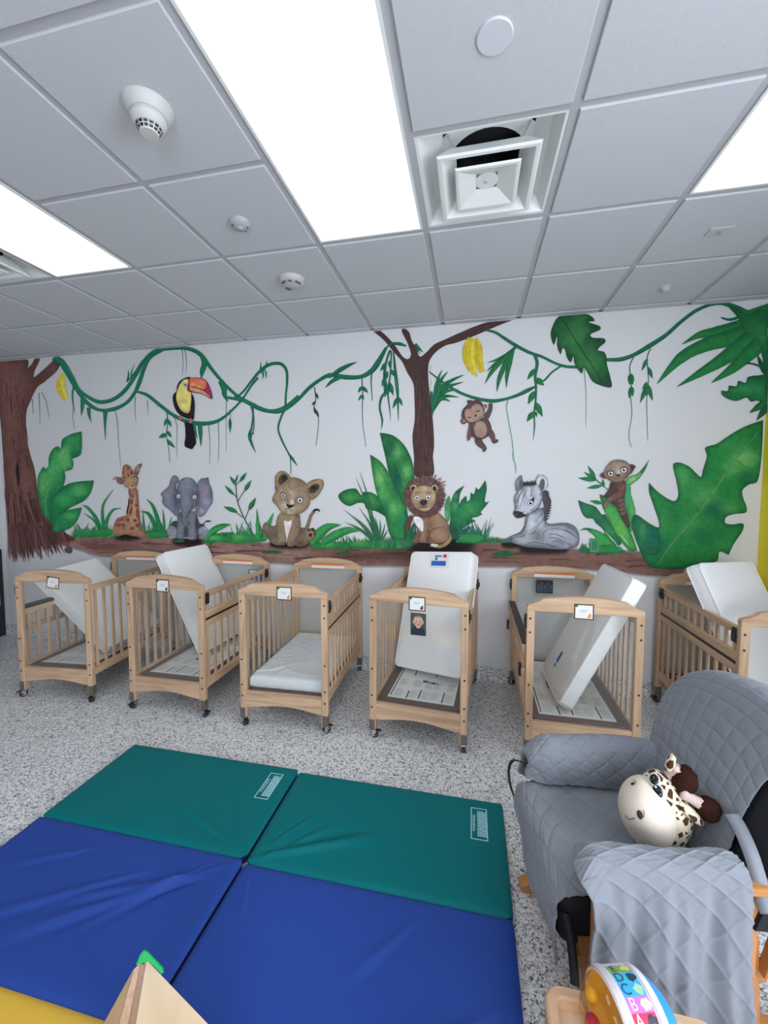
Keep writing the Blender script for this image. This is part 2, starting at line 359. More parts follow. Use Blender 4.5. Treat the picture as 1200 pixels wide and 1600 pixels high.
tag(dome([(0, 0), (0.055, 0), (0.055, -0.003), (0.052, -0.006), (0, -0.006)]).obj('sprinkler_cover', mat('cover_grey', (0.62, 0.63, 0.68), 0.5), smooth=True, angle=40, loc=(0.5055 * G, -1.492 * G, ZC)), 'flat round cover plate on the ceiling tile above the diffuser', 'cover plate')
r = empty('wall_plate', (2.514 * G, 0.522 * G, ZC), 0, 'rectangular white outlet plate on right ceiling tile', 'ceiling plate')
MB().box(-0.057, 0.057, -0.035, 0.035, -0.006, 0.0, 0.002).obj('plate', WHITE, r)
b = MB(); b.cyl((0, 0, -0.016), (0, 0, -0.005), 0.010, seg=14); b.obj('jack', CHROME, r)
r = empty('sprinkler', (2.517 * G, 1.549 * G, ZC), 0, 'small white sprinkler cup on right ceiling tile near the mural', 'sprinkler')
dome([(0, 0), (0.036, 0), (0.036, -0.004), (0.026, -0.008), (0.026, -0.034), (0.0, -0.034)], 24).obj('cup', WHITE, r, smooth=True, angle=30)
dome([(0, -0.0342), (0.019, -0.0342), (0.019, -0.040), (0, -0.041)], 20).obj('cap', mat('sprinkler_cap', (0.45, 0.45, 0.46), 0.4), r)
# ================================================================== jungle mural painted on the back wall
def m_paint(name, soft):
    m = bpy.data.materials.new(name); m.use_nodes = True; t = NT(m); b = t.n['Principled BSDF']; b.inputs['Roughness'].default_value = 0.62; b.inputs['Specular IOR Level'].default_value = 0.3
    at = t.add('ShaderNodeAttribute', attribute_name='paint'); tc = t.add('ShaderNodeTexCoord')
    nz = t.add('ShaderNodeTexNoise', i_Scale=22.0, i_Detail=5.0, i_Roughness=0.65); t.link(tc.outputs['Object'], nz.inputs['Vector'])
    mr = t.add('ShaderNodeMapRange', i_1=0.25, i_2=0.75, i_3=0.74, i_4=1.26); t.link(nz.outputs['Fac'], mr.inputs[0])
    mx = t.add('ShaderNodeMix', data_type='RGBA', blend_type='MULTIPLY'); mx.inputs['Factor'].default_value = 1.0
    t.link(at.outputs['Color'], mx.inputs['A']); t.link(mr.outputs[0], mx.inputs['B']); t.link(mx.outputs['Result'], b.inputs['Base Color'])
    if soft:
        tr = t.add('ShaderNodeBsdfTransparent'); ms = t.add('ShaderNodeMixShader'); t.link(at.outputs['Alpha'], ms.inputs[0]); t.link(tr.outputs[0], ms.inputs[1]); t.link(b.outputs[0], ms.inputs[2]); t.link(ms.outputs[0], t.n['Material Output'].inputs[0])
    return m
PAINT, SOFT = m_paint('wall_paint_opaque', False), m_paint('wall_paint_airbrushed', True)
mural = empty('jungle_mural', (-1.2, YB, 1.0), 0, 'hand-painted jungle mural of trees, vines and baby animals across the back wall', 'mural')
LAY = [0]; BLK = [0, 0, 1]
def blk(x, y, s): BLK[:] = [x, y, s]
def px(p): return (BLK[0] + p[0] / BLK[2], BLK[1] + p[1] / BLK[2])
def on_wall(q, y):
    d = ray(q[0], q[1]); p = CAM + d * ((y - CAM.y) / d.y); p.z = min(p.z, H - 0.012); p.x = max(XL + 0.004, min(XR - 0.004, p.x)); return p - mural.location
WB = [(-50, 150), (60, 155), (200, 172), (330, 180), (480, 195), (620, 203), (2000, 203)]
def pc(c, q):
    for (x0, a), (x1, b_) in zip(WB, WB[1:]):
        if q[0] <= x1: wv = a + (b_ - a) * max(0, q[0] - x0) / (x1 - x0); break
    k = 0.72 / lin((wv,))[0]; return tuple(min(0.86, v * k) for v in lin(c))
def mixc(a, b_, f): return tuple(x + (y - x) * f for x, y in zip(a, b_))
class Part:
    n = 0
    def __init__(s, name, label=None): s.name, s.label, s.V, s.F, s.C, s.M = name, label, [], [], [], []
    def put(s, pts, cols, faces, soft):
        LAY[0] += 1; y = YB - 0.0004 - LAY[0] * 1.0e-5; n = len(s.V)
        s.V += [on_wall(p, y) for p in pts]; s.C += cols; s.F += [tuple(n + i for i in f) for f in faces]; s.M += [1 if soft else 0] * len(faces)
    def done(s):
        if not s.V: return
        me = bpy.data.meshes.new(s.name); me.from_pydata([tuple(v) for v in s.V], [], s.F); me.materials.append(PAINT); me.materials.append(SOFT)
        at = me.color_attributes.new('paint', 'FLOAT_COLOR', 'POINT')
        at.data.foreach_set('color', [c for q in s.C for c in q]); me.polygons.foreach_set('material_index', s.M)
        for p in me.polygons: pass
        o = link(s.name, me, mural, None, None, s.label); return o
    def shape(s, pts, col, blobs=(), edge=None, feather=0, step=None, alpha=1.0, sharp=False, jag=0):
        P = [px(p) for p in pts]; n = len(P); sh = [sharp or len(p) > 2 for p in pts]; out = []
        for i in range(n):
            a, b_, c_, d_ = P[i - 1], P[i], P[(i + 1) % n], P[(i + 2) % n]; j = (i + 1) % n
            m0 = ((c_[0] - b_[0]) * .5, (c_[1] - b_[1]) * .5) if sh[i] else ((c_[0] - a[0]) * .5, (c_[1] - a[1]) * .5)
            m1 = ((c_[0] - b_[0]) * .5, (c_[1] - b_[1]) * .5) if sh[j] else ((d_[0] - b_[0]) * .5, (d_[1] - b_[1]) * .5)
            L = math.hypot(c_[0] - b_[0], c_[1] - b_[1]); k = max(1, min(10, int(L / 1.3)))
            for q in range(k):
                t = q / k; h1, h2, h3, h4 = 2 * t**3 - 3 * t**2 + 1, -2 * t**3 + 3 * t**2, t**3 - 2 * t**2 + t, t**3 - t**2
                out.append((h1 * b_[0] + h2 * c_[0] + h3 * m0[0] + h4 * m1[0], h1 * b_[1] + h2 * c_[1] + h3 * m0[1] + h4 * m1[1]))
        P = out; n = len(P)
        xs, ys = [p[0] for p in P], [p[1] for p in P]; w_, h_ = max(xs) - min(xs), max(ys) - min(ys)
        st = step or max(1.2, min(w_, h_) / 9.0)
        def inside(x, y):
            r = False; j = n - 1
            for i in range(n):
                if (P[i][1] > y) != (P[j][1] > y) and x < (P[j][0] - P[i][0]) * (y - P[i][1]) / (P[j][1] - P[i][1]) + P[i][0]: r = not r
                j = i
            return r
        pts2 = [Vector(p) for p in P]
        y = min(ys) + st / 2; row = 0
        while y < max(ys):
            x = min(xs) + (st / 2 if row % 2 else st)
            while x < max(xs):
                if inside(x, y) and min((x - a) ** 2 + (y - b_) ** 2 for a, b_ in P) > (st * 0.45) ** 2: pts2.append(Vector((x, y)))
                x += st
            y += st; row += 1
        V2, E2, F2, ov, oe, of = delaunay_2d_cdt(pts2, [(i, (i + 1) % n) for i in range(n)], [], 1, 1e-5)
        bl = [(px((x, y_)), rx / BLK[2], ry / BLK[2], c, k) for x, y_, rx, ry, c, k in blobs]
        def colour(q, onedge):
            c = col
            for (bx, by), rx, ry, bc, k in bl: c = mixc(c, bc, min(0.96, k * 1.28) * math.exp(-((q[0] - bx) / rx) ** 2 - ((q[1] - by) / ry) ** 2))
            if edge and onedge: c = mixc(c, edge[0], edge[1])
            return c
        cols = []
        for v, o_ in zip(V2, ov): cols.append((*pc(colour(v, any(i < n for i in o_)), v), alpha))
        pts3 = [tuple(v) for v in V2]; faces = [tuple(f) for f in F2]
        if feather:
            area_ = sum(P[i - 1][0] * P[i][1] - P[i][0] * P[i - 1][1] for i in range(n)); sg = 1 if area_ > 0 else -1
            fe = feather / BLK[2]; b0 = len(pts3); inv = {}
            for k, o_ in enumerate(ov):
                for i in o_:
                    if i < n: inv[i] = k
            for i in range(n):
                a, c_ = P[i - 2 if i > 1 else i - 2], P[(i + 2) % n]; dx, dy = c_[0] - a[0], c_[1] - a[1]; l = math.hypot(dx, dy) or 1
                f_ = fe * (1 + (random.uniform(-jag, jag) if jag else 0)); q = (P[i][0] + sg * dy / l * f_, P[i][1] - sg * dx / l * f_)
                pts3.append(q); cols.append((*pc(colour(P[i], True), q), 0.0))
            for i in range(n):
                j = (i + 1) % n
                if i in inv and j in inv and inv[i] != inv[j]: faces.append((inv[i], inv[j], b0 + j, b0 + i))
        s.put(pts3, cols, faces, bool(feather) or alpha < 1); return s
    def stroke(s, pts, w, col, col2=None, taper=(1, 1), alpha=1.0, soft=False, n=None):
        P = [px(p) for p in pts]; m = len(P); Q = []
        for i in range(m - 1):
            a = P[i - 1] if i else P[i]; b_, c_ = P[i], P[i + 1]; d_ = P[i + 2] if i + 2 < m else P[i + 1]
            L = math.hypot(c_[0] - b_[0], c_[1] - b_[1]); k = n or max(2, min(9, int(L / 2.0)))
            for q in range(k):
                t = q / k; Q.append((tuple(0.5 * (2 * b_[e] + (c_[e] - a[e]) * t + (2 * a[e] - 5 * b_[e] + 4 * c_[e] - d_[e]) * t * t + (3 * b_[e] - a[e] - 3 * c_[e] + d_[e]) * t**3) for e in (0, 1)), (i + t) / (m - 1)))
        Q.append((P[-1], 1.0)); V, C, F = [], [], []
        for i, (q, t) in enumerate(Q):
            a, c_ = Q[max(0, i - 1)][0], Q[min(len(Q) - 1, i + 1)][0]; dx, dy = c_[0] - a[0], c_[1] - a[1]; l = math.hypot(dx, dy) or 1
            if isinstance(w, (list, tuple)):
                f = t * (len(w) - 1); k = min(int(f), len(w) - 2); ww = w[k] + (w[k + 1] - w[k]) * (f - k)
            else: ww = w * (taper[0] + (taper[1] - taper[0]) * t)
            ww = max(ww, 0.012 * BLK[2]) / BLK[2] / 2 * (1.7 if soft else 1.0); nx, ny = -dy / l * ww, dx / l * ww
            c2 = col2 or tuple(v * 0.72 for v in col); e = 0.0 if soft else alpha
            V += [(q[0] + nx, q[1] + ny), q, (q[0] - nx, q[1] - ny)]; C += [(*pc(c2, q), e), (*pc(col, q), alpha), (*pc(mixc(col, c2, 0.35), q), e)]
            if i: b0 = 3 * (i - 1); F += [(b0, b0 + 1, b0 + 4, b0 + 3), (b0 + 1, b0 + 2, b0 + 5, b0 + 4)]
        s.put(V, C, F, soft or alpha < 1); return s
    def leaf(s, x0, y0, x1, y1, w, col, col2=None, bend=0.0):
        dx, dy = x1 - x0, y1 - y0; nx, ny = -dy, dx
        s.stroke([(x0 + dx * t + nx * bend * math.sin(math.pi * t), y0 + dy * t + ny * bend * math.sin(math.pi * t)) for t in (0, .2, .4, .6, .8, 1)], [0.15 * w, 0.8 * w, w, 0.8 * w, 0.42 * w, 0], col, col2)
    def oval(s, x, y, rx, ry, col, rot=0, **k):
        c_, s_ = math.cos(rot), math.sin(rot)
        return s.shape([(x + rx * math.cos(a) * c_ - ry * math.sin(a) * s_, y + rx * math.cos(a) * s_ + ry * math.sin(a) * c_) for a in [2 * math.pi * i / 14 for i in range(14)]], col, **k)
    def grass(s, x0, x1, yb, h, n, cols, seed=1, w=9, lean=0.5):
        r = random.Random(seed); yb = yb if callable(yb) else (lambda x, v=yb: v)
        for i in range(n):
            x = x0 + (x1 - x0) * (i + r.random()) / n; hh = h * r.uniform(0.45, 1.0); l = r.uniform(-lean, lean) * hh; y = yb(x) + 6; c = r.choice(cols)
            s.stroke([(x, y), (x + l * 0.25, y - hh * .45), (x + l * .9, y - hh)], w * r.uniform(.6, 1.1), c, tuple(v * .62 for v in c), (1, 0.05))
    def eye(s, x, y, r, pup=0.72, ring=(20, 20, 22), rot=0, white=(232, 230, 226), hx=0.25, hy=-0.3):
        s.oval(x, y, r * 1.22, r * 1.22, ring); s.oval(x, y, r, r, white); s.oval(x + r * .05, y, r * pup, r * pup, (16, 14, 15)); s.oval(x + r * hx, y + r * hy, r * .26, r * .26, (245, 245, 245))
GD, GM, GL, GT = (8, 72, 44), (26, 112, 62), (92, 160, 86), (12, 98, 76)
BK, BKD, BKL = (92, 60, 53), (58, 36, 33), (122, 86, 76)
VN, VND = (20, 104, 72), (8, 66, 48)
class Split(Part):      # two clumps either side of a point along the wall become two parts
    def __init__(s, name, label, at_px, label2): Part.__init__(s, name, label); s.cut = at_px; s.other = Part(name, label2)
    def put(s, pts, *a): Part.put(s if sum(q[0] for q in pts) / len(pts) < s.cut else s.other, pts, *a)
    def done(s): Part.done(s); s.other.done()
# ---- soil
p = Part('painted_soil', 'brown painted ground strip'); blk(0, 0, 1)
top = [(95, 843), (150, 838), (185, 834), (240, 843), (330, 847), (420, 852), (500, 852), (585, 858), (615, 854), (640, 849), (700, 850), (740, 843), (800, 848), (840, 856), (905, 862), (1000, 866), (1060, 880)]
bot = [(1060, 896), (1020, 896), (960, 890), (880, 884), (760, 882), (660, 881), (560, 881), (470, 878), (380, 874), (300, 870), (190, 867), (150, 864), (130, 857), (105, 850)]
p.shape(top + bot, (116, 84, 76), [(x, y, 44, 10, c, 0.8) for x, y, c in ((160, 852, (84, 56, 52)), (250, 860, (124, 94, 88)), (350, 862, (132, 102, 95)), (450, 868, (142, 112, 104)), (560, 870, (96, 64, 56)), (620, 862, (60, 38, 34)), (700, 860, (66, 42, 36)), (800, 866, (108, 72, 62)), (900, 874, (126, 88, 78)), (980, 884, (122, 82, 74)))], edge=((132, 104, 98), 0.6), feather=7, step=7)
r = random.Random(11)
for i in range(60):
    x = r.uniform(120, 1000); f = (x - 120) / 880; y = 852 + 20 * f + r.uniform(-8, 14); L = r.uniform(20, 70); c = r.choice([(70, 44, 40), (134, 104, 96), (86, 58, 50), (118, 84, 74)])
    p.stroke([(x, y), (x + L * .5, y + r.uniform(-2, 2)), (x + L, y + 1.5)], r.uniform(1.2, 3.5), c, c, (1, 0.2), 0.55, True)
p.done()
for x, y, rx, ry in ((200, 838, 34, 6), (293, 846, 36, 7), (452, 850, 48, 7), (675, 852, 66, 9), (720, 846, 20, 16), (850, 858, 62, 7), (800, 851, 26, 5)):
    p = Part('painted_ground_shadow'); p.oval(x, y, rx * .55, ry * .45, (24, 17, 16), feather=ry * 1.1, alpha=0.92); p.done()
blk(300, 480, 3)
for x, y, w_, h_ in ((375, 1148, 48, 9), (715, 1153, 38, 7), (-60, 1097, 26, 6)):
    p = Part('painted_fallen_leaf'); p.oval(x, y, w_, h_, (40, 84, 48), edge=((20, 60, 36), .6)); p.done()
blk(550, 480, 3.4286); p = Part('painted_fallen_leaf'); p.shape([(745, 1328), (780, 1312), (830, 1304), (862, 1318), (858, 1332), (800, 1336)], (18, 84, 48), edge=(GD, .5)); p.done()
# ---- left tree
p = Part('painted_tree', 'big brown painted tree trunk at the left end of the mural'); blk(0, 480, 3)
p.shape([(-12, 250), (120, 244), (126, 292, 1), (150, 268), (165, 242), (180, 238), (182, 252), (160, 300), (160, 330), (215, 285), (262, 246), (284, 256), (262, 300), (210, 346), (172, 376), (140, 440), (122, 490), (120, 560), (128, 640), (142, 700), (160, 760), (172, 840), (186, 900), (215, 975), (262, 1030), (320, 1068), (350, 1088), (300, 1100), (250, 1108), (190, 1115), (130, 1120), (80, 1120), (44, 1110), (42, 1090), (30, 900), (10, 600)], (88, 57, 52),
        [(50, 500, 40, 300, BKL, .35), (90, 650, 26, 200, BKD, .35), (20, 800, 30, 300, BKD, .4), (110, 900, 50, 160, (100, 66, 60), .5), (150, 1040, 60, 90, (78, 48, 46), .7), (230, 310, 30, 40, (112, 80, 74), .6), (90, 1120, 70, 60, (92, 62, 62), .5)], edge=(BKD, .55), feather=4)
r = random.Random(5)
for i in range(70):
    x = r.uniform(6, 116); a = r.uniform(0, 1); y = 260 + a * 620; c = r.choice([BKD, BKL, (104, 70, 62), (70, 44, 40)]); L = r.uniform(60, 190); dr = 0.035 * (x - 20)
    p.stroke([(x + 0.04 * y * .3, y), (x + 6 + 0.04 * y * .3, y + L * .5), (x + 10 + dr + 0.04 * y * .3, y + L)], r.uniform(3, 9), c, c, (1, .2), 0.5, True)
for i in range(70):
    t = r.random(); x0 = 36 + 130 * t; y0 = 860 + r.uniform(0, 120); x1 = 45 + 250 * t + r.uniform(-15, 15); y1 = 1172 - 60 * t * t + r.uniform(-30, 18); c = r.choice([BKD, BKL, (80, 50, 48), (110, 76, 74), (64, 38, 38)])
    p.stroke([(x0, y0), ((x0 * .6 + x1 * .4), (y0 + y1) / 2 + 14), (x1, y1)], r.uniform(4, 11), c, c, (1, .3), 0.6, True)
for i in range(90):
    t = (i + r.random()) / 90; x0 = 46 + 240 * t; y0 = 1050 + r.uniform(-40, 10) - 10 * t; x1 = 44 + 285 * t + r.uniform(-8, 22); y1 = 1196 - 46 * t * t + r.uniform(-48, 4) - (16 if t > .85 else 0); c = r.choice([(88, 57, 54), (80, 50, 48), (104, 72, 70), (70, 44, 43), (96, 64, 62)])
    p.stroke([(x0, y0), (x0 * .55 + x1 * .45 - 3, (y0 + y1) / 2), (x1, y1)], r.uniform(10, 22), c, c, (1, .12), 0.9, True)
p.shape([(78, 728), (88, 760), (92, 800), (86, 842), (80, 800), (76, 770)], (14, 10, 10)); p.done()
# ---- centre tree
p = Part('painted_tree', 'brown forked painted tree behind the lion'); blk(550, 480, 3.4286)
p.shape([(110, 126, 1), (150, 124, 1), (190, 160), (232, 208), (270, 262), (300, 278), (316, 250), (296, 190), (266, 128), (280, 114), (306, 134), (320, 178), (344, 222), (364, 264), (400, 240), (440, 200), (500, 172), (580, 136), (660, 102), (740, 78), (862, 68, 1), (800, 92), (720, 126), (640, 160), (560, 190), (500, 206), (450, 240), (418, 282), (408, 330), (412, 420), (424, 520), (436, 640), (440, 740), (434, 800), (434, 900), (340, 905), (332, 800), (324, 690), (336, 600), (334, 480), (328, 410), (296, 350), (268, 292), (220, 236), (170, 176)], (94, 68, 62),
        [(330, 330, 40, 60, (116, 92, 84), .6), (380, 500, 24, 200, BKD, .35), (350, 640, 30, 150, (110, 78, 68), .4), (390, 830, 50, 90, (72, 46, 40), .6), (620, 150, 120, 14, (80, 56, 52), .6), (200, 180, 60, 60, (88, 62, 58), .6)], edge=((56, 38, 36), .7))
r = random.Random(6)
for i in range(46):
    x = r.uniform(338, 426); y = r.uniform(300, 800); c = r.choice([BKD, BKL, (74, 50, 44)]); p.stroke([(x, y), (x + r.uniform(-6, 6), y + 50), (x + r.uniform(-6, 6), y + r.uniform(70, 130))], r.uniform(2, 6), c, c, (1, .2), 0.55, True)
for i in range(14):
    t = r.random(); x = 430 + 330 * t; y = 225 - 140 * t ** .8 + r.uniform(-10, 10); p.stroke([(x, y), (x + 40, y - 14), (x + 80, y - 28)], r.uniform(2, 5), r.choice([BKD, BKL]), None, (1, .2), 0.5, True)
p.done()
# ---- vines
p = Part('painted_vine', 'green painted vines looping across the mural'); blk(0, 480, 3)
def vine(pts, w, c=VN): p.stroke(pts, w, c, VND)
vine([(250, 235), (292, 262), (335, 320), (370, 385), (420, 425), (470, 444), (530, 432), (585, 390), (635, 320), (680, 245), (730, 205), (810, 192), (880, 194), (940, 222), (1000, 300), (1060, 368), (1120, 420), (1200, 462)], [30, 30, 15, 13, 16, 18, 18, 18, 16, 15, 18, 17, 17, 20, 15, 14, 14, 15])
vine([(290, 275), (330, 340), (372, 405), (420, 458), (470, 482), (530, 478), (590, 450), (632, 400), (655, 345), (676, 285), (705, 235), (760, 205)], [12, 14, 16, 18, 14, 18, 15, 16, 20, 17, 14, 8])
vine([(640, 395), (690, 412), (745, 455), (800, 498), (860, 530), (930, 545), (1000, 540), (1050, 515), (1100, 470), (1140, 425), (1180, 365), (1210, 330)], [10, 15, 16, 16, 17, 21, 17, 13, 10, 9, 10, 11])
vine([(1100, 415), (1160, 448), (1220, 478), (1280, 487), (1340, 466), (1400, 415)], [13, 14, 16, 18, 17, 14])
vine([(600, 345), (636, 300), (668, 252), (700, 225)], [5, 8, 8, 5]); vine([(596, 350), (602, 318), (600, 290)], [10, 8, 0]); vine([(618, 335), (616, 305), (632, 262)], [9, 6, 0])
for pts, w in (([(940, 222), (958, 262), (948, 300), (944, 332)], [12, 26, 24, 4]), ([(1034, 345), (1050, 380), (1052, 412), (1070, 446)], [26, 28, 20, 0]), ([(352, 350), (340, 400), (342, 450), (352, 500)], [8, 8, 6, 0]),
               ([(388, 430), (386, 466), (380, 510)], [22, 18, 0]), ([(416, 470), (418, 505), (428, 542)], [20, 14, 0]), ([(494, 488), (492, 540), (494, 628)], [24, 12, 0]), ([(908, 545), (914, 580), (926, 618)], [18, 14, 0]), ([(936, 545), (940, 590), (942, 655)], [22, 20, 0])): vine(pts, w)
blk(300, 480, 3)
vine([(205, 425), (240, 395), (280, 345), (320, 298), (365, 268), (415, 265), (442, 295), (446, 350), (440, 410), (436, 470), (416, 520), (404, 570), (420, 620), (450, 680), (470, 710), (496, 746)], [9, 10, 12, 14, 16, 15, 13, 11, 9, 10, 10, 9, 9, 7, 14, 0])
vine([(150, 420), (230, 436), (290, 460), (350, 484), (405, 488), (450, 470), (500, 430), (545, 382), (600, 340), (650, 318), (720, 328), (790, 326), (840, 300), (870, 262), (910, 190)], [12, 14, 16, 17, 20, 16, 15, 17, 16, 20, 22, 18, 24, 26, 12])
for pts, w in (([(640, 330), (690, 296), (735, 272), (776, 256)], [10, 22, 16, 0]), ([(690, 330), (660, 345), (640, 362), (624, 378)], [20, 18, 12, 0]), ([(320, 310), (322, 285), (322, 252)], [10, 9, 0]), ([(335, 300), (346, 275), (352, 246)], [10, 8, 0]), ([(330, 300), (334, 318), (330, 340)], [10, 8, 0]), ([(345, 300), (348, 320), (346, 336)], [8, 6, 0]),
               ([(278, 465), (286, 500), (280, 560), (270, 600), (280, 640), (300, 684)], [12, 8, 8, 16, 12, 0]), ([(290, 590), (272, 600), (264, 628)], [8, 6, 0]), ([(940, 170), (975, 172), (1005, 182)], [12, 16, 6]), ([(905, 195), (930, 175), (960, 168)], [6, 10, 8]), ([(1046, 172), (1060, 190), (1085, 212)], [14, 16, 0]), ([(1050, 180), (1060, 205), (1072, 220)], [8, 7, 0]),
               ([(460, 700), (463, 745), (462, 782)], [4, 4, 3])): vine(pts, w)
blk(550, 480, 3.4286)
vine([(720, 122), (770, 136), (820, 168), (880, 206), (950, 242), (1020, 266), (1090, 300), (1150, 318), (1210, 320)], [12, 14, 17, 19, 17, 15, 13, 15, 17])
vine([(414, 345), (450, 374), (500, 410), (560, 448), (620, 474), (690, 494), (760, 502), (830, 490), (890, 470), (940, 446), (985, 424)], [6, 9, 11, 15, 15, 18, 20, 14, 18, 22, 8])
vine([(980, 256), (992, 300), (982, 370), (986, 430), (984, 500), (976, 570), (978, 640), (970, 720)], [18, 18, 14, 12, 10, 9, 8, 0])
vine([(1122, 314), (1070, 350), (1030, 392), (990, 404)], [10, 10, 10, 8])
blk(800, 460, 3)
vine([(440, 306), (510, 304), (570, 284), (640, 244), (720, 192), (790, 130), (860, 78), (930, 48), (990, 42), (1050, 62), (1110, 92)], [14, 20, 18, 22, 18, 16, 16, 14, 18, 26, 30])
vine([(980, 108), (1020, 118), (1070, 105), (1100, 95)], [6, 13, 14, 8])
p.done()
p = Part('painted_vine_tendril', 'thin hanging painted tendrils with small leaves'); TC = (52, 92, 78)
def tend(pts, w=3.4, c=TC):
    global p
    p.done(); p = Part('painted_tendril'); p.stroke(pts, w, c, c, (1, .35))
blk(0, 480, 3)
for pts in ([(150, 430), (156, 500)], [(182, 400), (188, 550)], [(195, 400), (215, 440), (225, 490), (230, 520)], [(345, 470), (340, 510), (350, 572)], [(536, 470), (550, 540), (556, 640), (566, 750)], [(634, 420), (632, 480), (637, 538)], [(690, 435), (694, 500)], [(854, 200), (858, 260), (855, 322)], [(866, 200), (874, 250), (870, 318)], [(735, 440), (738, 468)],
            [(815, 515), (830, 560), (828, 640), (831, 705)], [(978, 555), (984, 640), (983, 735)], [(1022, 540), (1026, 640), (1022, 728)], [(1062, 380), (1060, 500), (1060, 675)]): tend(pts)
tend([(782, 490), (786, 540), (780, 600), (790, 660), (796, 728)], 6); [p.leaf(*q, VN, VND) for q in ((784, 520, 768, 560, 16), (786, 525, 804, 562, 16), (782, 595, 742, 612, 22), (784, 580, 804, 612, 16), (780, 620, 822, 662, 17))]
tend([(1076, 480), (1080, 520), (1076, 590)], 4); p.leaf(1078, 520, 1079, 588, 16, VN, VND)
tend([(1186, 470), (1190, 560), (1178, 620), (1198, 682)], 7)
blk(300, 480, 3)
tend([(574, 375), (580, 430), (572, 480), (592, 520), (588, 600), (580, 652)], 5, (20, 60, 50)); [p.leaf(*q, VND, VND) for q in ((578, 400, 594, 432, 12), (578, 440, 560, 462, 10), (574, 470, 578, 502, 12), (580, 480, 596, 516, 10))]
tend([(796, 330), (800, 400), (798, 480), (802, 560), (816, 655)], 5, (30, 66, 62)); [p.leaf(*q, VN, VND) for q in ((798, 370, 778, 402, 16), (798, 372, 826, 402, 18), (798, 410, 778, 440, 12), (798, 408, 804, 436, 12))]
tend([(842, 310), (840, 360), (846, 440)], 8, VN)
for q in ([(925, 205), (900, 300), (905, 420)], [(935, 205), (928, 330), (912, 410)], [(945, 210), (952, 330), (966, 440)]): p.stroke(q, 7, VN, VND)
p.done(); p = Part('painted_hanging_vine', 'leafy painted vines hanging beside the forked tree'); vine2 = lambda pts, w: p.stroke(pts, w, VN, VND)
vine2([(930, 200), (910, 260), (905, 330), (912, 390), (890, 420), (880, 470), (892, 530), (886, 578)], [8, 9, 10, 12, 12, 10, 9, 0]); vine2([(945, 215), (956, 300), (966, 380), (966, 470), (968, 536)], [7, 8, 7, 8, 0]); vine2([(925, 340), (918, 400), (926, 470), (932, 538)], [6, 8, 6, 0])
[p.leaf(*q, VN, VND) for q in ((912, 260, 882, 300, 20), (925, 250, 930, 290, 16), (930, 290, 950, 326, 18), (905, 330, 890, 372, 18), (925, 350, 944, 416, 22), (930, 380, 900, 412, 22), (966, 420, 940, 476, 18), (966, 420, 988, 464, 16), (915, 300, 905, 350, 20))]
blk(550, 480, 3.4286)
tend([(836, 498), (828, 540), (845, 640), (862, 740), (862, 810), (878, 845), (878, 892)], 5, (70, 140, 112))
[p.leaf(*q, GM, VND) for q in ((980, 330, 938, 390, 26), (985, 380, 1030, 420, 34), (978, 450, 942, 522, 32), (984, 510, 1022, 588, 34), (974, 560, 936, 614, 30), (985, 560, 990, 590, 14), (1000, 380, 1010, 400, 16))]
blk(800, 460, 3)
tend([(338, 350), (346, 440), (348, 540), (346, 620)], 4, (100, 140, 125)); tend([(0, 680), (8, 750), (18, 835)], 4, (100, 160, 140))
tend([(572, 290), (552, 340), (560, 400), (556, 470), (562, 560), (548, 660), (560, 715)], 5, (40, 90, 72)); [p.leaf(*q, GM, VND) for q in ((556, 372, 552, 425, 24), (560, 372, 566, 425, 22), (556, 435, 550, 490, 18), (560, 430, 566, 480, 22))]
tend([(650, 254), (634, 300), (640, 400), (632, 500), (634, 600), (637, 685)], 5, (40, 80, 70)); [p.leaf(*q, GM, VND) for q in ((636, 300, 608, 358, 18), (638, 340, 660, 396, 20), (634, 430, 600, 510, 22), (636, 420, 660, 500, 22), (634, 430, 632, 480, 20), (634, 410, 610, 450, 14))]
p.done()
# ---- bananas
p = Part('painted_banana_bunch', 'yellow painted bananas hanging left of the toucan'); blk(0, 480, 3)
for k, (a, b_) in enumerate(((0, 0), (-8, 4), (8, 3))): p.stroke([(298 + a * .3, 310 + b_), (284 + a, 350), (290 + a, 395), (308 + a, 436 - abs(a))], [10, 24, 26, 10], [(200, 170, 50), (186, 152, 36), (212, 184, 70)][k], (176, 140, 30))
p.done()
p = Part('painted_banana_bunch', 'yellow painted bananas hanging from the forked tree'); blk(550, 480, 3.4286)
for k, (x0, x1, x2, y2) in enumerate(((630, 608, 630, 345), (645, 624, 650, 362), (668, 668, 690, 350), (655, 642, 668, 372), (672, 684, 708, 345))): p.stroke([(x0, 162 + 3 * k), (x1, 220), (x1 + 2, 280), (x2, y2)], [16, 30, 30, 10], [(196, 178, 40), (206, 188, 52), (190, 168, 34), (214, 198, 70), (200, 180, 44)][k], (180, 154, 28))
p.stroke([(645, 165), (660, 158), (674, 156)], 8, (225, 222, 205)); p.done()
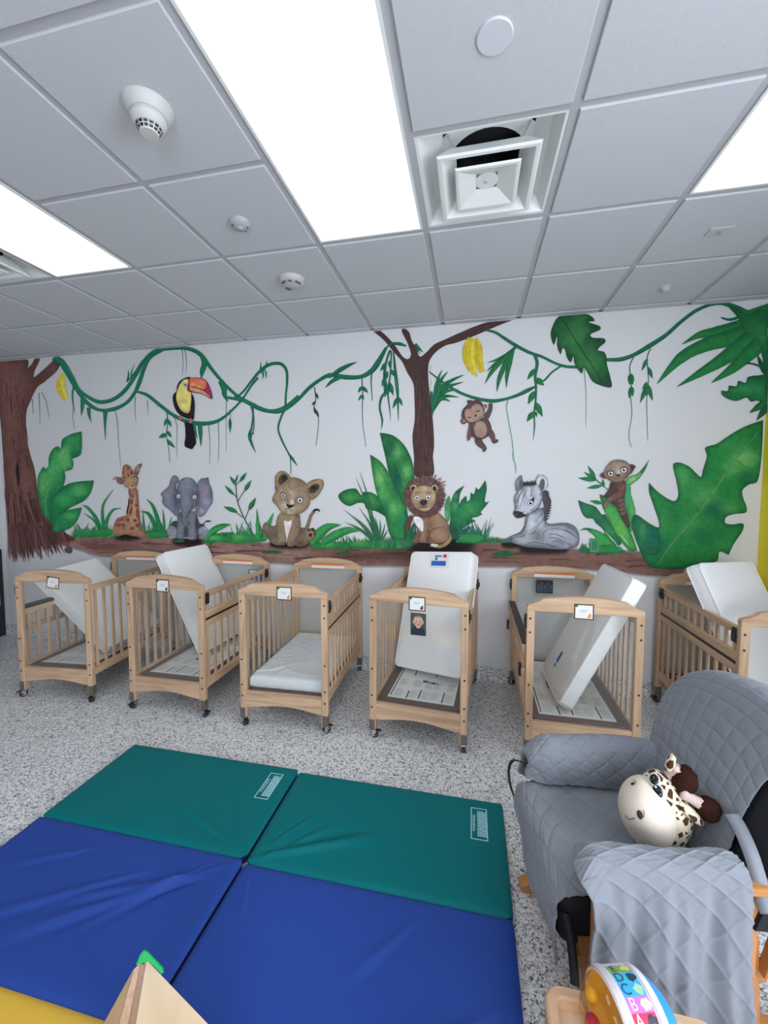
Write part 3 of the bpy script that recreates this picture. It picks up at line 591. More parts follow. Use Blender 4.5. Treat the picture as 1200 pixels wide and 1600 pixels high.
# ---- big leaves and shrubs
p = Part('painted_banana_leaf', 'broad green painted leaves beside the left trunk'); blk(0, 480, 3)
p.shape([(250, 1010), (200, 960), (180, 880), (176, 800), (196, 756), (206, 748), (212, 758), (226, 744), (228, 705), (246, 666), (272, 652), (282, 664), (286, 650), (292, 620), (330, 596), (382, 582, 1), (384, 640), (378, 690), (352, 706), (338, 710, 1), (344, 735), (336, 760), (302, 770, 1), (306, 800), (296, 850), (290, 940)], (30, 110, 58),
        [(300, 690, 34, 40, (96, 160, 90), .7), (250, 760, 30, 60, (60, 140, 76), .7), (330, 620, 40, 26, (40, 120, 70), .6), (210, 840, 30, 60, (100, 150, 84), .6), (310, 745, 30, 14, (110, 170, 104), .7), (350, 690, 24, 20, (10, 84, 50), .7), (250, 900, 40, 60, (14, 84, 54), .7)], edge=(GD, .65))
p.stroke([(370, 600), (310, 680), (250, 790), (215, 900), (215, 980)], [2, 5, 6, 6, 5], (100, 160, 96), (40, 116, 66), alpha=.6, soft=True)
p.shape([(236, 1010), (230, 930), (262, 870), (320, 828), (380, 816), (440, 812, 1), (424, 870), (390, 910), (330, 940), (280, 990), (262, 1020)], (18, 96, 52), [(370, 860, 40, 18, (90, 160, 90), .8), (300, 900, 40, 30, (50, 140, 72), .7), (280, 850, 30, 20, (8, 70, 44), .8)], edge=(GD, .6))
p.shape([(250, 1050), (262, 990), (310, 955), (384, 938, 1), (362, 1000), (320, 1040)], (24, 104, 58), [(330, 980, 30, 16, (70, 150, 84), .6)], edge=(GD, .6)); p.done()
p = Part('painted_banana_leaf', 'broad green painted leaves left of the lion'); blk(300, 480, 3)
p.shape([(960, 1100), (920, 1000), (870, 960), (820, 946), (806, 920), (776, 918), (740, 932), (704, 916), (686, 882), (720, 856), (766, 850), (784, 870), (796, 882), (806, 866), (850, 872), (890, 910), (926, 990), (990, 1060)], (26, 104, 56), [(740, 890, 40, 20, (70, 140, 70), .7), (850, 900, 30, 30, (80, 150, 76), .6), (940, 1040, 50, 50, (14, 110, 84), .8)], edge=(GD, .7))
p.shape([(940, 1090), (900, 960), (868, 880), (850, 800), (834, 690, 1), (880, 720), (912, 760), (926, 786, 1), (932, 770), (960, 820), (992, 880), (1010, 960), (1020, 1080)], (40, 122, 60), [(880, 800, 26, 50, (110, 176, 96), .75), (900, 880, 26, 30, (90, 165, 90), .6), (950, 940, 26, 40, (110, 180, 90), .75), (960, 850, 20, 60, (10, 84, 60), .8), (900, 960, 24, 40, (10, 96, 66), .7), (985, 1010, 30, 40, (20, 120, 90), .7)], edge=(GD, .6))
p.shape([(1000, 930), (960, 860), (924, 780), (906, 700), (880, 588, 1), (940, 600), (990, 640), (1020, 690), (1036, 740), (1044, 800), (1040, 880)], (24, 104, 56), [(960, 680, 26, 40, (96, 164, 88), .8), (1005, 770, 26, 34, (116, 176, 100), .7), (930, 650, 20, 40, (6, 76, 54), .8), (960, 790, 22, 50, (4, 70, 60), .9), (1010, 850, 20, 40, (60, 140, 72), .7)], edge=((4, 60, 44), .6))
for x0, y0, x1, y1 in ((900, 610, 1010, 900), (850, 720, 985, 1010)): p.stroke([(x0, y0), ((x0 + x1) / 2 + 8, (y0 + y1) / 2 - 14), (x1, y1)], [2, 6, 7], (80, 160, 90), (20, 110, 60), alpha=.55, soft=True)
p.done()
p = Part('painted_palm_leaf', 'jagged green painted leaf right of the lion'); blk(550, 480, 3.4286)
p.shape([(520, 1190), (528, 1130), (525, 1080), (534, 1030), (556, 986), (604, 954, 1), (580, 1000), (572, 1060, 1), (590, 1030), (612, 1012), (616, 1044, 1), (632, 1030, 1), (636, 992, 1), (654, 1000), (664, 962, 1), (680, 975), (714, 926, 1), (722, 970), (712, 1040), (736, 1040, 1), (716, 1066), (690, 1100), (700, 1108, 1), (670, 1124), (640, 1130), (664, 1146, 1), (620, 1166), (590, 1190), (640, 1176, 1), (600, 1220), (560, 1240), (530, 1240)], (22, 108, 64), [(545, 1040, 16, 40, (120, 176, 110), .75), (630, 1080, 40, 40, (60, 140, 76), .7), (690, 1000, 22, 40, (8, 92, 66), .8), (580, 1150, 40, 40, (30, 120, 60), .6), (545, 1200, 24, 40, (14, 60, 44), .8)], edge=(GD, .6))
p.shape([(500, 1130), (498, 1060), (520, 1010), (530, 1060), (526, 1120), (515, 1150)], (60, 130, 80), [(505, 1110, 12, 20, (110, 160, 110), .7)], edge=(GD, .5)); p.done()
p = Part('painted_palm_tuft', 'spiky green painted tuft on the forked trunk'); blk(550, 480, 3.4286)
for x1, y1, w_ in ((516, 342, 14), (484, 332, 12), (604, 360, 18), (600, 400, 16), (575, 440, 16), (540, 418, 16), (575, 482, 14), (530, 505, 16), (470, 370, 14), (500, 470, 18), (545, 380, 14)): p.stroke([(432, 560), (440 + (x1 - 440) * .35, 480 + (y1 - 480) * .5), (x1, y1)], [10, w_ * 1.5, 0], random.choice([GM, VN, (16, 96, 60)]), VND)
p.stroke([(425, 450), (430, 520), (434, 582)], [10, 22, 0], VN, VND); p.done()
p = Part('painted_palm_frond', 'hanging green painted frond above the monkey'); blk(550, 480, 3.4286)
for pts, w in (([(882, 206), (840, 250), (780, 280), (722, 298)], [10, 26, 14, 0]), ([(876, 215), (820, 265), (760, 310), (720, 345)], [10, 26, 16, 0]), ([(872, 220), (810, 280), (750, 345), (710, 412)], [10, 24, 22, 0]), ([(868, 226), (825, 300), (790, 380), (776, 456)], [10, 28, 24, 0]), ([(866, 230), (845, 300), (830, 370), (828, 434)], [10, 26, 20, 0])): p.stroke(pts, w, GM, GD)
p.done()
p = Part('painted_oak_leaf', 'large lobed dark green leaf under the ceiling'); blk(800, 460, 3)
p.shape([(250, 98), (350, 92), (388, 122), (360, 130), (410, 148), (412, 166), (370, 186), (378, 202), (430, 206), (438, 224), (412, 246), (404, 262), (432, 270), (444, 296), (446, 330), (462, 390), (468, 432), (440, 434), (390, 416), (372, 400), (354, 366), (336, 345), (328, 370), (308, 350), (292, 318), (288, 290), (276, 318), (258, 296), (248, 258), (236, 254), (228, 280), (212, 244), (212, 196), (196, 236), (182, 190), (190, 150), (214, 108)], (32, 96, 46), [(300, 200, 60, 70, (64, 128, 70), .6), (360, 330, 40, 40, (70, 130, 74), .6), (430, 390, 40, 40, (20, 70, 44), .7), (240, 160, 40, 50, (20, 84, 40), .6), (350, 230, 40, 30, (20, 80, 40), .6)], edge=((8, 58, 34), .75))
p.stroke([(235, 110), (300, 220), (360, 310), (430, 420)], [4, 5, 5, 2], (16, 66, 36), (16, 66, 36), alpha=.8); p.done()
p = Part('painted_palm_leaf', 'long pointed green painted leaves in the top right corner'); blk(800, 460, 3)
for pts, w in (([(1190, 110), (1080, 150), (960, 180), (880, 190), (794, 236)], [80, 70, 60, 32, 0]), ([(1170, 160), (1040, 200), (900, 240), (790, 300), (678, 422)], [90, 80, 62, 50, 0]), ([(1180, 170), (1080, 240), (980, 310), (880, 370), (772, 434)], [90, 84, 60, 36, 0]), ([(1190, 200), (1120, 270), (1030, 350), (932, 416)], [80, 70, 44, 0]), ([(1080, 100), (1130, 110), (1210, 100)], [50, 90, 120])): p.stroke(pts, w, (30, 118, 58), (10, 84, 46))
p.shape([(1010, 50), (1060, 66), (1110, 92), (1150, 70), (1196, 72, 1), (1203, 300, 1), (1196, 560), (1184, 470), (1180, 330), (1150, 220), (1080, 160), (1060, 110)], (18, 96, 48), [(1150, 200, 50, 60, (50, 130, 66), .6), (1190, 400, 20, 100, (14, 84, 46), .8)], edge=(GD, .5))
p.stroke([(1100, 322), (1140, 328), (1190, 352)], 8, VND); p.leaf(1190, 380, 1148, 278, 26, GD, GD)
p.shape([(1192, 388), (1150, 380), (1106, 388), (1096, 414), (1062, 406), (1052, 430), (1018, 428), (1012, 452), (982, 452), (990, 476), (1030, 496), (1060, 498), (1100, 484), (1120, 502), (1150, 498), (1192, 506)], (22, 106, 54), [(1100, 440, 60, 20, (46, 140, 80), .6), (1160, 400, 30, 20, (10, 84, 44), .6)], edge=((6, 62, 38), .75))
p.leaf(1198, 500, 1112, 556, 34, (26, 100, 56), VND); p.leaf(1200, 520, 1146, 592, 30, (20, 90, 50), VND); p.done()
p = Part('painted_monstera_leaf', 'huge lobed green painted leaf at the right end of the mural'); blk(800, 460, 3)
p.shape([(640, 1270), (600, 1200), (570, 1110), (552, 1034), (590, 1036), (640, 1070), (684, 1092), (690, 1070), (668, 1000), (644, 930), (642, 882, 1), (690, 930), (756, 968), (780, 940), (770, 870), (756, 800), (784, 788), (830, 806), (862, 836), (886, 856), (896, 820), (914, 760), (908, 718), (960, 700), (1020, 660), (1090, 620), (1178, 588, 1), (1174, 700), (1166, 800), (1150, 876), (1110, 892), (1080, 920), (1086, 960), (1098, 990), (1096, 1022), (1040, 1030), (1004, 1044), (1000, 1070), (1030, 1078), (1082, 1074), (1080, 1110), (1040, 1170), (1016, 1222, 1), (974, 1206), (960, 1250), (900, 1262), (800, 1284), (700, 1284)], (26, 120, 58),
        [(1090, 770, 60, 40, (126, 176, 110), .7), (1030, 820, 50, 40, (90, 160, 84), .6), (900, 950, 60, 60, (96, 160, 90), .55), (800, 860, 34, 60, (84, 156, 84), .6), (830, 1090, 60, 60, (70, 150, 78), .6), (960, 1010, 70, 36, (8, 88, 64), .85), (760, 1020, 60, 60, (20, 110, 60), .6), (1020, 1000, 40, 26, (96, 160, 90), .6), (1000, 700, 60, 30, (50, 136, 74), .6), (680, 1180, 40, 60, (6, 92, 84), .8), (900, 1130, 90, 40, (14, 100, 60), .7), (700, 1060, 30, 50, (80, 150, 80), .5), (1140, 640, 30, 60, (20, 100, 50), .6), (780, 1230, 100, 40, (40, 124, 66), .6), (1100, 860, 40, 30, (10, 92, 56), .8), (1000, 1180, 50, 40, (50, 136, 74), .5)], edge=((8, 70, 42), .7), step=7)
p.stroke([(1150, 650), (1060, 760), (960, 900), (860, 1040), (740, 1180), (690, 1260)], [4, 10, 14, 14, 12, 8], (110, 172, 100), (40, 126, 66), alpha=.6, soft=True)
for a, b_ in (((930, 940), (1080, 1000)), ((860, 1040), (1050, 1110)), ((960, 900), (790, 830)), ((880, 1010), (668, 930)), ((1050, 780), (1150, 830))): p.stroke([a, ((a[0] + b_[0]) / 2, (a[1] + b_[1]) / 2 + 8), b_], [8, 6, 1], (84, 156, 86), (36, 120, 62), alpha=.5, soft=True)
p.done()
p = Part('painted_shrub', 'pointed green painted leaves around the meerkat'); blk(895, 700, 9.231)
def bl(pts, c, bs=()): p.shape(pts, c, bs, edge=(GD, .55))
bl([(560, 1385), (470, 1300), (440, 1180), (330, 1080), (290, 1020), (200, 1010), (130, 930), (75, 750, 1), (200, 800), (320, 840), (390, 920), (420, 960), (470, 960), (520, 1050), (640, 1200), (700, 1385)], (28, 106, 66), [(180, 880, 80, 60, (46, 120, 80), .6), (560, 1200, 100, 100, (50, 130, 80), .6)])
bl([(300, 1440), (330, 1300), (250, 1220), (190, 1180), (90, 1195, 1), (180, 1152), (300, 1170), (420, 1220), (540, 1310), (640, 1430), (760, 1500), (500, 1520)], (60, 146, 72), [(450, 1330, 100, 60, (44, 150, 70), .7), (200, 1170, 80, 20, (30, 110, 60), .6)])
bl([(820, 1480), (700, 1350), (600, 1200), (500, 1000), (430, 850), (385, 668, 1), (470, 700), (560, 790), (660, 900), (740, 1030), (820, 1180), (900, 1385), (920, 1480)], (70, 152, 70), [(540, 880, 90, 120, (70, 160, 80), .7), (700, 1180, 80, 120, (110, 180, 80), .6), (420, 720, 40, 60, (20, 110, 54), .7)])
bl([(830, 1200), (770, 1000), (745, 800), (760, 640), (750, 490), (830, 540), (840, 660), (880, 800), (905, 930), (880, 1150)], (66, 150, 92), [(800, 620, 40, 120, (60, 150, 96), .6), (850, 900, 40, 100, (84, 160, 84), .6), (770, 1000, 40, 120, (40, 60, 46), .7)])
bl([(750, 490), (830, 410), (930, 370), (1000, 300), (1060, 230), (1106, 160, 1), (1070, 260), (1030, 340), (960, 440), (880, 500), (820, 540)], (104, 170, 96), [(1040, 280, 50, 60, (60, 120, 80), .7), (860, 460, 60, 40, (130, 190, 110), .6)])
bl([(1000, 1500), (860, 1180), (850, 1040), (880, 965), (940, 970), (1020, 1030), (1080, 1110), (1160, 1140), (1240, 1180), (1250, 1500)], (22, 100, 64), [(1010, 1180, 60, 140, (70, 140, 90), .6), (1150, 1260, 60, 120, (4, 92, 90), .7), (910, 1040, 40, 60, (16, 92, 60), .6)])
p.stroke([(330, 450), (420, 530), (520, 610)], [14, 16, 8], VN, VND)
for q in ((330, 450, 216, 250, 60), (330, 460, 160, 345, 56), (340, 465, 70, 432, 66), (420, 545, 196, 580, 58), (440, 560, 432, 450, 52), (420, 800, 240, 760, 60)): p.leaf(*q, (30, 120, 60), GD)
for pts in ([(455, 1200), (540, 1290), (640, 1400)], [(660, 1220), (740, 1320), (800, 1390)], [(850, 1190), (890, 1300), (930, 1400)]): p.stroke(pts, [2, 16, 10], (196, 206, 180), (120, 170, 110))
p.done()
p = Part('painted_sprig', 'thin leafy painted plant between the elephant and the lion cub'); blk(300, 480, 3)
p.stroke([(284, 1060), (250, 1000), (216, 920), (206, 850), (205, 810), (216, 786)], 5, (40, 80, 60)); p.stroke([(236, 985), (210, 965), (160, 945)], 4, (40, 80, 60)); p.stroke([(248, 995), (262, 960), (276, 920)], 4, (40, 80, 60)); p.stroke([(216, 910), (232, 880), (258, 845)], 4, (40, 80, 60)); p.stroke([(212, 895), (190, 870), (165, 850)], 4, (40, 80, 60)); p.stroke([(206, 835), (226, 812), (244, 795)], 4, (40, 80, 60))
for q in ((212, 960, 146, 934, 22), (266, 950, 300, 892, 24), (246, 862, 278, 810, 20), (196, 880, 152, 834, 16), (206, 835, 176, 790, 16), (224, 818, 256, 774, 18), (205, 822, 216, 786, 7)): p.leaf(*q, (40, 104, 64), GD)
p.done()
# ---- grass
p = Split('painted_grass', 'green painted grass around the giraffe', 212, 'green painted grass around the elephant'); GC = [GM, (40, 130, 70), (20, 92, 58), (70, 150, 84)]
blk(0, 480, 3)
for pts, w in (([(490, 1060), (480, 980), (486, 920), (536, 848)], [16, 14, 10, 0]), ([(480, 1060), (450, 990), (410, 940), (384, 928)], [16, 16, 12, 0]), ([(475, 1060), (440, 1000), (390, 965)], [12, 10, 0]), ([(492, 1060), (500, 1000), (530, 950), (574, 944)], [18, 16, 10, 0]), ([(760, 1080), (740, 1000), (715, 930), (684, 898)], [26, 20, 14, 0]), ([(740, 1070), (715, 1000), (690, 965), (656, 958)], [22, 20, 14, 0]), ([(770, 1070), (768, 1000), (762, 940)], [14, 10, 0]), ([(960, 1100), (1000, 1050), (1040, 1024), (1084, 1018)], [30, 34, 20, 0]), ([(980, 1105), (1030, 1070), (1100, 1056)], [26, 24, 0]), ([(790, 1070), (796, 1020), (806, 975)], [12, 8, 0]), ([(680, 1060), (672, 1000), (668, 940)], [10, 8, 0])): p.stroke(pts, w, (30, 116, 62), GD)
p.grass(345, 520, 1075, 75, 40, GC, 1, 11); p.grass(650, 790, 1075, 80, 34, GC, 2, 11); p.grass(500, 560, 1070, 60, 14, GC, 3, 8)
for x, y, rx, ry in ((390, 1060, 46, 20), (480, 1055, 40, 18), (730, 1065, 60, 18)): p.oval(x, y, rx, ry * .5, (40, 120, 66), feather=16, alpha=.8)
p.done(); p = Split('painted_grass', 'green painted grass left of the lion cub', 450, 'green painted grass right of the lion cub'); blk(300, 480, 3)
p.grass(190, 345, 1090, 100, 40, GC, 4, 12); p.grass(70, 200, 1090, 55, 30, GC, 5, 11); p.grass(560, 860, 1120, 60, 50, GC, 6, 12)
for x, y, rx, ry in ((240, 1085, 90, 26), (660, 1118, 100, 14), (800, 1112, 60, 18), (120, 1085, 60, 14)): p.oval(x, y, rx, ry * .6, (36, 120, 62), blobs=[(x - 20, y - 6, 30, 12, (96, 170, 90), .6)], feather=16, alpha=.85)
for pts, w in (([(560, 1110), (600, 1060), (640, 1030), (700, 1020)], [30, 50, 36, 0]), ([(610, 1105), (670, 1070), (730, 1046), (792, 1048)], [30, 44, 34, 0]), ([(310, 1085), (308, 1020), (304, 942)], [22, 18, 0]), ([(340, 1090), (355, 1030), (384, 960)], [18, 26, 0]), ([(60, 1090), (100, 1050), (180, 1020)], [24, 26, 0])): p.stroke(pts, w, (56, 140, 72), (14, 92, 52))
for x1, y1 in ((706, 944), (765, 790), (783, 758), (710, 1004), (736, 1010), (782, 936), (800, 960), (820, 940), (840, 960), (856, 980), (880, 990), (905, 1010), (920, 1040), (760, 980)): p.stroke([(866, 1120), ((866 + x1) / 2 + 10, (1120 + y1) / 2 - 10), (x1, y1)], [9, 8, 0], (44, 104, 66), GD)
p.done(); p = Split('painted_grass', 'green painted grass left of the lion', 668, 'green painted grass right of the lion'); blk(550, 480, 3.4286)
p.grass(590, 730, 1245, 130, 34, [(20, 110, 100), GM, (70, 150, 90), (14, 90, 80)], 8, 12); p.grass(560, 840, 1255, 36, 50, [(20, 120, 90), GM], 9, 12); p.grass(280, 345, 1265, 190, 16, [(10, 84, 66), GM, (16, 100, 84)], 10, 16, .4); p.oval(640, 1238, 60, 16, (50, 136, 70), feather=18, alpha=.85); p.oval(220, 1268, 90, 18, (60, 120, 84), feather=26, alpha=.75); p.grass(100, 260, 1285, 80, 24, GC, 12, 14)
p.done(); p = Part('painted_grass', 'green painted grass around the wall outlet'); blk(800, 460, 3); p.grass(320, 380, 1205, 50, 16, [(20, 110, 66), GM], 13, 12); p.oval(450, 1195, 60, 12, (30, 130, 70), feather=14, alpha=.9); p.done()
# ---- toucan
p = Part('painted_toucan', 'painted toucan perched on the vine'); blk(255, 580, 12.31); BKK = (22, 18, 22)
p.shape([(410, 970), (480, 985), (555, 1000), (580, 1120), (620, 1260), (630, 1380), (600, 1440), (560, 1495), (520, 1495), (470, 1475), (420, 1450), (408, 1380), (425, 1280), (425, 1120)], (12, 10, 15))
p.shape([(440, 120), (520, 118), (545, 200), (540, 400), (585, 500), (605, 640), (600, 790), (578, 930), (460, 910), (350, 860), (270, 790), (215, 690), (185, 560), (190, 460), (250, 385), (268, 280), (320, 190)], BKK, [(560, 700, 30, 160, (36, 32, 38), .6)], edge=((14, 12, 16), .5))
p.shape([(470, 150), (485, 200), (465, 300), (470, 370), (530, 410), (540, 520), (530, 650), (512, 770), (470, 808), (400, 790), (320, 720), (265, 600), (250, 480), (270, 370), (320, 250), (390, 170)], (196, 182, 104), [(370, 560, 60, 60, (170, 158, 80), .6), (430, 680, 70, 60, (214, 200, 122), .8), (440, 800, 120, 45, (196, 122, 84), .95), (300, 680, 40, 60, (190, 128, 86), .8), (420, 200, 50, 40, (206, 196, 130), .6)], edge=((170, 130, 80), .5))
p.shape([(480, 130), (600, 122), (720, 130), (800, 160), (858, 225), (905, 330), (944, 470), (948, 535, 1), (900, 525), (800, 460), (680, 425), (540, 398), (500, 370), (505, 250)], (30, 20, 26))
p.shape([(512, 140), (610, 134), (720, 142), (795, 172), (840, 235), (785, 350), (730, 340), (600, 298), (510, 284)], (196, 96, 76), [(720, 200, 40, 40, (214, 120, 100), .7), (570, 255, 60, 30, (200, 164, 70), .9), (710, 300, 60, 40, (206, 150, 70), .8), (560, 170, 60, 30, (184, 84, 60), .6)])
p.shape([(508, 305), (610, 318), (720, 355), (790, 385), (860, 450), (905, 505), (800, 450), (690, 412), (560, 386), (515, 362)], (206, 128, 96)); p.shape([(800, 368), (850, 250), (900, 350), (935, 480), (930, 522), (860, 430)], (150, 34, 78)); p.shape([(490, 140), (508, 145), (500, 370), (474, 350), (466, 300), (486, 220)], (110, 40, 52))
p.eye(425, 260, 36, .66, (40, 36, 36))
for x, y in ((330, 900), (528, 955)): p.shape([(x - 25, y - 45), (x + 22, y - 45), (x + 28, y + 40), (x - 28, y + 40)], (150, 88, 80), edge=((100, 56, 52), .6))
p.done()
# ---- giraffe
p = Part('painted_giraffe', 'painted baby giraffe at the left'); blk(160, 710, 11.43); GB, GS_ = (146, 108, 84), (104, 62, 48)
p.shape([(470, 620), (610, 610), (635, 760), (650, 900), (665, 1080), (690, 1250), (700, 1345), (780, 1370), (806, 1430), (770, 1470), (700, 1478), (560, 1462), (430, 1430), (330, 1448), (220, 1440), (180, 1400), (190, 1300), (215, 1230), (270, 1140), (380, 1100), (430, 1080), (450, 960), (480, 800)], GB, [(300, 1260, 90, 90, (124, 86, 68), .6), (560, 1000, 50, 200, (166, 128, 100), .6), (640, 1300, 80, 80, (150, 108, 86), .5), (400, 1330, 14, 70, (74, 46, 38), .8), (480, 640, 30, 40, (96, 62, 48), .7), (640, 1430, 120, 30, (150, 106, 88), .6), (250, 1400, 90, 40, (136, 98, 80), .6)], edge=((92, 62, 52), .65))
for x, y, rx, ry, a in ((540, 740, 18, 50, -.1), (520, 845, 30, 48, 0), (610, 905, 28, 40, 0), (510, 1010, 24, 90, .2), (630, 1060, 30, 100, -.1), (450, 1170, 40, 40, 0), (580, 1180, 36, 30, 0), (635, 1262, 50, 40, -.4), (530, 1320, 45, 34, 0), (290, 1262, 55, 34, -.3), (370, 1262, 34, 30, .2), (345, 1165, 50, 22, -.3), (625, 780, 14, 60, 0), (490, 700, 14, 50, 0), (760, 1400, 30, 24, 0), (300, 1180, 30, 22, -.4)): p.oval(x, y, rx, ry, GS_, a, edge=((120, 78, 60), .4))
p.stroke([(470, 790), (470, 880), (455, 960), (435, 1060)], [16, 26, 30, 22], (56, 34, 32)); p.stroke([(440, 1395), (560, 1400), (640, 1370)], [4, 7, 3], (80, 50, 42))
p.shape([(345, 420), (300, 410), (230, 400), (180, 450, 1), (240, 450), (262, 500), (300, 525), (370, 530)], (112, 84, 74), [(230, 430, 26, 26, (180, 150, 140), .7), (300, 460, 40, 20, (86, 62, 56), .6)], edge=((66, 48, 44), .6)); p.shape([(560, 330), (580, 250), (620, 190), (710, 158, 1), (690, 220), (660, 260), (655, 320), (610, 380)], (120, 90, 78), [(630, 240, 24, 50, (150, 112, 100), .7), (690, 185, 20, 24, (60, 42, 38), .7), (610, 340, 30, 26, (76, 56, 52), .6)], edge=((70, 50, 46), .6))
p.shape([(360, 250), (385, 190), (440, 178), (500, 220), (545, 300), (570, 350), (620, 380), (640, 430), (630, 510), (600, 590), (540, 628), (480, 618), (410, 580), (375, 530), (350, 440), (350, 350)], (144, 106, 78), [(430, 280, 60, 80, (132, 92, 66), .6), (490, 480, 60, 60, (166, 128, 92), .6), (530, 590, 50, 24, (180, 150, 128), .7), (390, 490, 40, 40, (90, 70, 62), .6), (600, 420, 50, 30, (84, 64, 60), .7), (610, 520, 24, 50, (122, 84, 62), .6)], edge=((98, 66, 52), .6))
for x, y, rx, ry, a in ((380, 245, 16, 30, 0), (460, 250, 24, 36, 0), (375, 325, 16, 40, 0), (464, 370, 18, 40, -.2), (515, 330, 24, 40, -.2), (390, 405, 18, 24, 0), (420, 200, 26, 12, 0)): p.oval(x, y, rx, ry, GS_, a)
p.eye(412, 520, 27, .72, (60, 50, 46)); p.eye(580, 448, 27, .72, (60, 50, 46)); p.stroke([(540, 420), (580, 395), (630, 400)], [3, 9, 5], (50, 38, 36)); p.shape([(505, 555), (530, 562), (552, 540), (545, 570), (520, 580)], (34, 24, 22)); p.stroke([(490, 615), (540, 622), (580, 590)], [2, 5, 2], (96, 66, 56)); p.done()
# ---- elephant
p = Part('painted_elephant', 'painted grey baby elephant'); blk(240, 730, 12); EG, ED, EL = (98, 100, 110), (54, 54, 62), (134, 136, 150)
p.shape([(330, 1090), (380, 1010), (450, 1000), (470, 900), (760, 830), (820, 940), (860, 1050), (930, 1070), (950, 1110), (880, 1180), (820, 1330), (500, 1330), (430, 1200)], (60, 60, 68), [(390, 1050, 50, 50, (40, 38, 44), .7)], edge=((40, 40, 46), .5))
p.stroke([(930, 1090), (950, 1040), (990, 1010)], [18, 14, 12], (40, 38, 42)); p.leaf(970, 1015, 1095, 1008, 34, (26, 24, 28))
p.oval(345, 1200, 95, 100, (122, 124, 136), -.5, blobs=[(380, 1150, 40, 40, (104, 106, 118), .6)], edge=((84, 86, 96), .6)); p.oval(930, 1215, 98, 105, (124, 126, 138), .2, blobs=[(960, 1140, 40, 30, (160, 162, 172), .6), (880, 1270, 40, 40, (90, 92, 102), .6)], edge=((84, 86, 96), .6))
p.shape([(470, 860), (780, 830), (790, 960), (800, 1120), (800, 1340), (640, 1345), (630, 1150), (590, 1130), (570, 1340), (430, 1310), (445, 1080)], EG, [(520, 1200, 40, 100, (112, 114, 124), .6), (720, 1160, 40, 130, (112, 114, 124), .6), (610, 1230, 34, 110, (30, 28, 32), .95), (500, 900, 20, 100, ED, .7), (800, 1080, 20, 120, ED, .7)], edge=(ED, .4))
p.shape([(420, 330), (470, 280), (462, 200), (400, 152), (340, 190), (300, 290), (285, 350), (200, 430), (140, 490), (136, 530), (165, 560), (160, 650), (200, 725), (300, 800), (380, 880), (420, 912), (470, 880), (500, 700), (440, 500)], (98, 100, 112), [(330, 450, 40, 90, (122, 102, 112), .75), (240, 560, 60, 90, (116, 118, 136), .7), (420, 620, 40, 160, (58, 58, 66), .75), (400, 220, 50, 50, (112, 114, 122), .5), (410, 400, 30, 60, (66, 66, 74), .7), (330, 760, 60, 60, (104, 106, 122), .6)], edge=((66, 68, 78), .6))
p.shape([(810, 330), (860, 240), (920, 205), (970, 210), (1020, 190), (1042, 300), (1080, 390), (1102, 500), (1100, 660), (1040, 750), (960, 880), (870, 932), (800, 880), (780, 760), (820, 560)], (104, 106, 116), [(950, 500, 60, 110, (140, 116, 142), .85), (1000, 660, 70, 70, (136, 134, 158), .7), (900, 820, 60, 60, (140, 144, 166), .7), (840, 620, 36, 140, (76, 76, 88), .7), (950, 260, 60, 50, (92, 94, 102), .6), (1080, 450, 24, 120, (66, 66, 74), .7), (1030, 260, 24, 60, (70, 70, 78), .6)], edge=((66, 66, 76), .6))
p.shape([(480, 280), (540, 210), (640, 190), (730, 220), (790, 290), (830, 400), (850, 520), (820, 660), (760, 760), (690, 840), (640, 930), (625, 1000), (660, 1000), (680, 1050), (650, 1110), (600, 1110), (545, 1060), (522, 960), (518, 800), (470, 680), (420, 560), (440, 380)], EG, [(600, 360, 100, 90, (118, 120, 132), .6), (600, 660, 60, 160, (116, 118, 130), .6), (640, 235, 90, 20, (176, 178, 184), .8), (470, 540, 50, 70, ED, .6), (770, 540, 60, 80, ED, .6), (820, 420, 40, 90, (84, 86, 94), .5), (560, 960, 30, 80, (104, 106, 118), .6), (480, 640, 40, 40, (60, 60, 68), .6)], edge=((62, 62, 70), .6))
p.stroke([(740, 640), (725, 720), (670, 840), (632, 940)], [4, 10, 14, 8], (46, 46, 54), alpha=.85, soft=True); p.stroke([(520, 760), (520, 900), (540, 1050)], [6, 10, 6], (56, 56, 64), alpha=.85, soft=True); p.oval(640, 1052, 13, 20, (50, 50, 56)); p.eye(464, 545, 34, .52, (44, 44, 50)); p.eye(766, 560, 36, .5, (34, 34, 40))
for x in (590, 630, 665, 705, 735): p.oval(x, 1325, 18, 14, (136, 138, 146))
p.done()
# ---- lion cub
p = Part('painted_lion_cub', 'painted tan lion cub with a raised paw'); blk(400, 725, 10); CB, CD = (136, 118, 92), (82, 66, 56)
p.stroke([(780, 1040), (820, 920), (860, 800), (920, 735)], [60, 50, 46, 36], (124, 106, 86), CD); p.stroke([(890, 740), (930, 715), (975, 715), (995, 745)], [30, 36, 30, 16], (34, 26, 28), (24, 20, 22))
p.shape([(200, 960), (280, 970), (340, 960), (420, 1180), (460, 1260), (330, 1270), (240, 1230), (150, 1120), (110, 1040), (110, 960), (150, 910)], (116, 100, 84), [(220, 1120, 60, 100, (90, 76, 64), .7), (140, 960, 30, 50, (140, 120, 98), .6), (320, 1100, 40, 100, CD, .6)], edge=((70, 58, 50), .6))
p.shape([(690, 1000), (780, 1000), (830, 1010), (900, 1000), (940, 1080), (920, 1150), (850, 1210), (760, 1280), (660, 1290), (600, 1240), (640, 1100)], (110, 92, 76), [(840, 1090, 60, 60, (150, 130, 106), .8), (700, 1050, 50, 60, (86, 70, 60), .6), (700, 1240, 80, 40, (84, 64, 52), .7), (860, 1160, 50, 40, (128, 108, 90), .6)], edge=((70, 56, 48), .6))
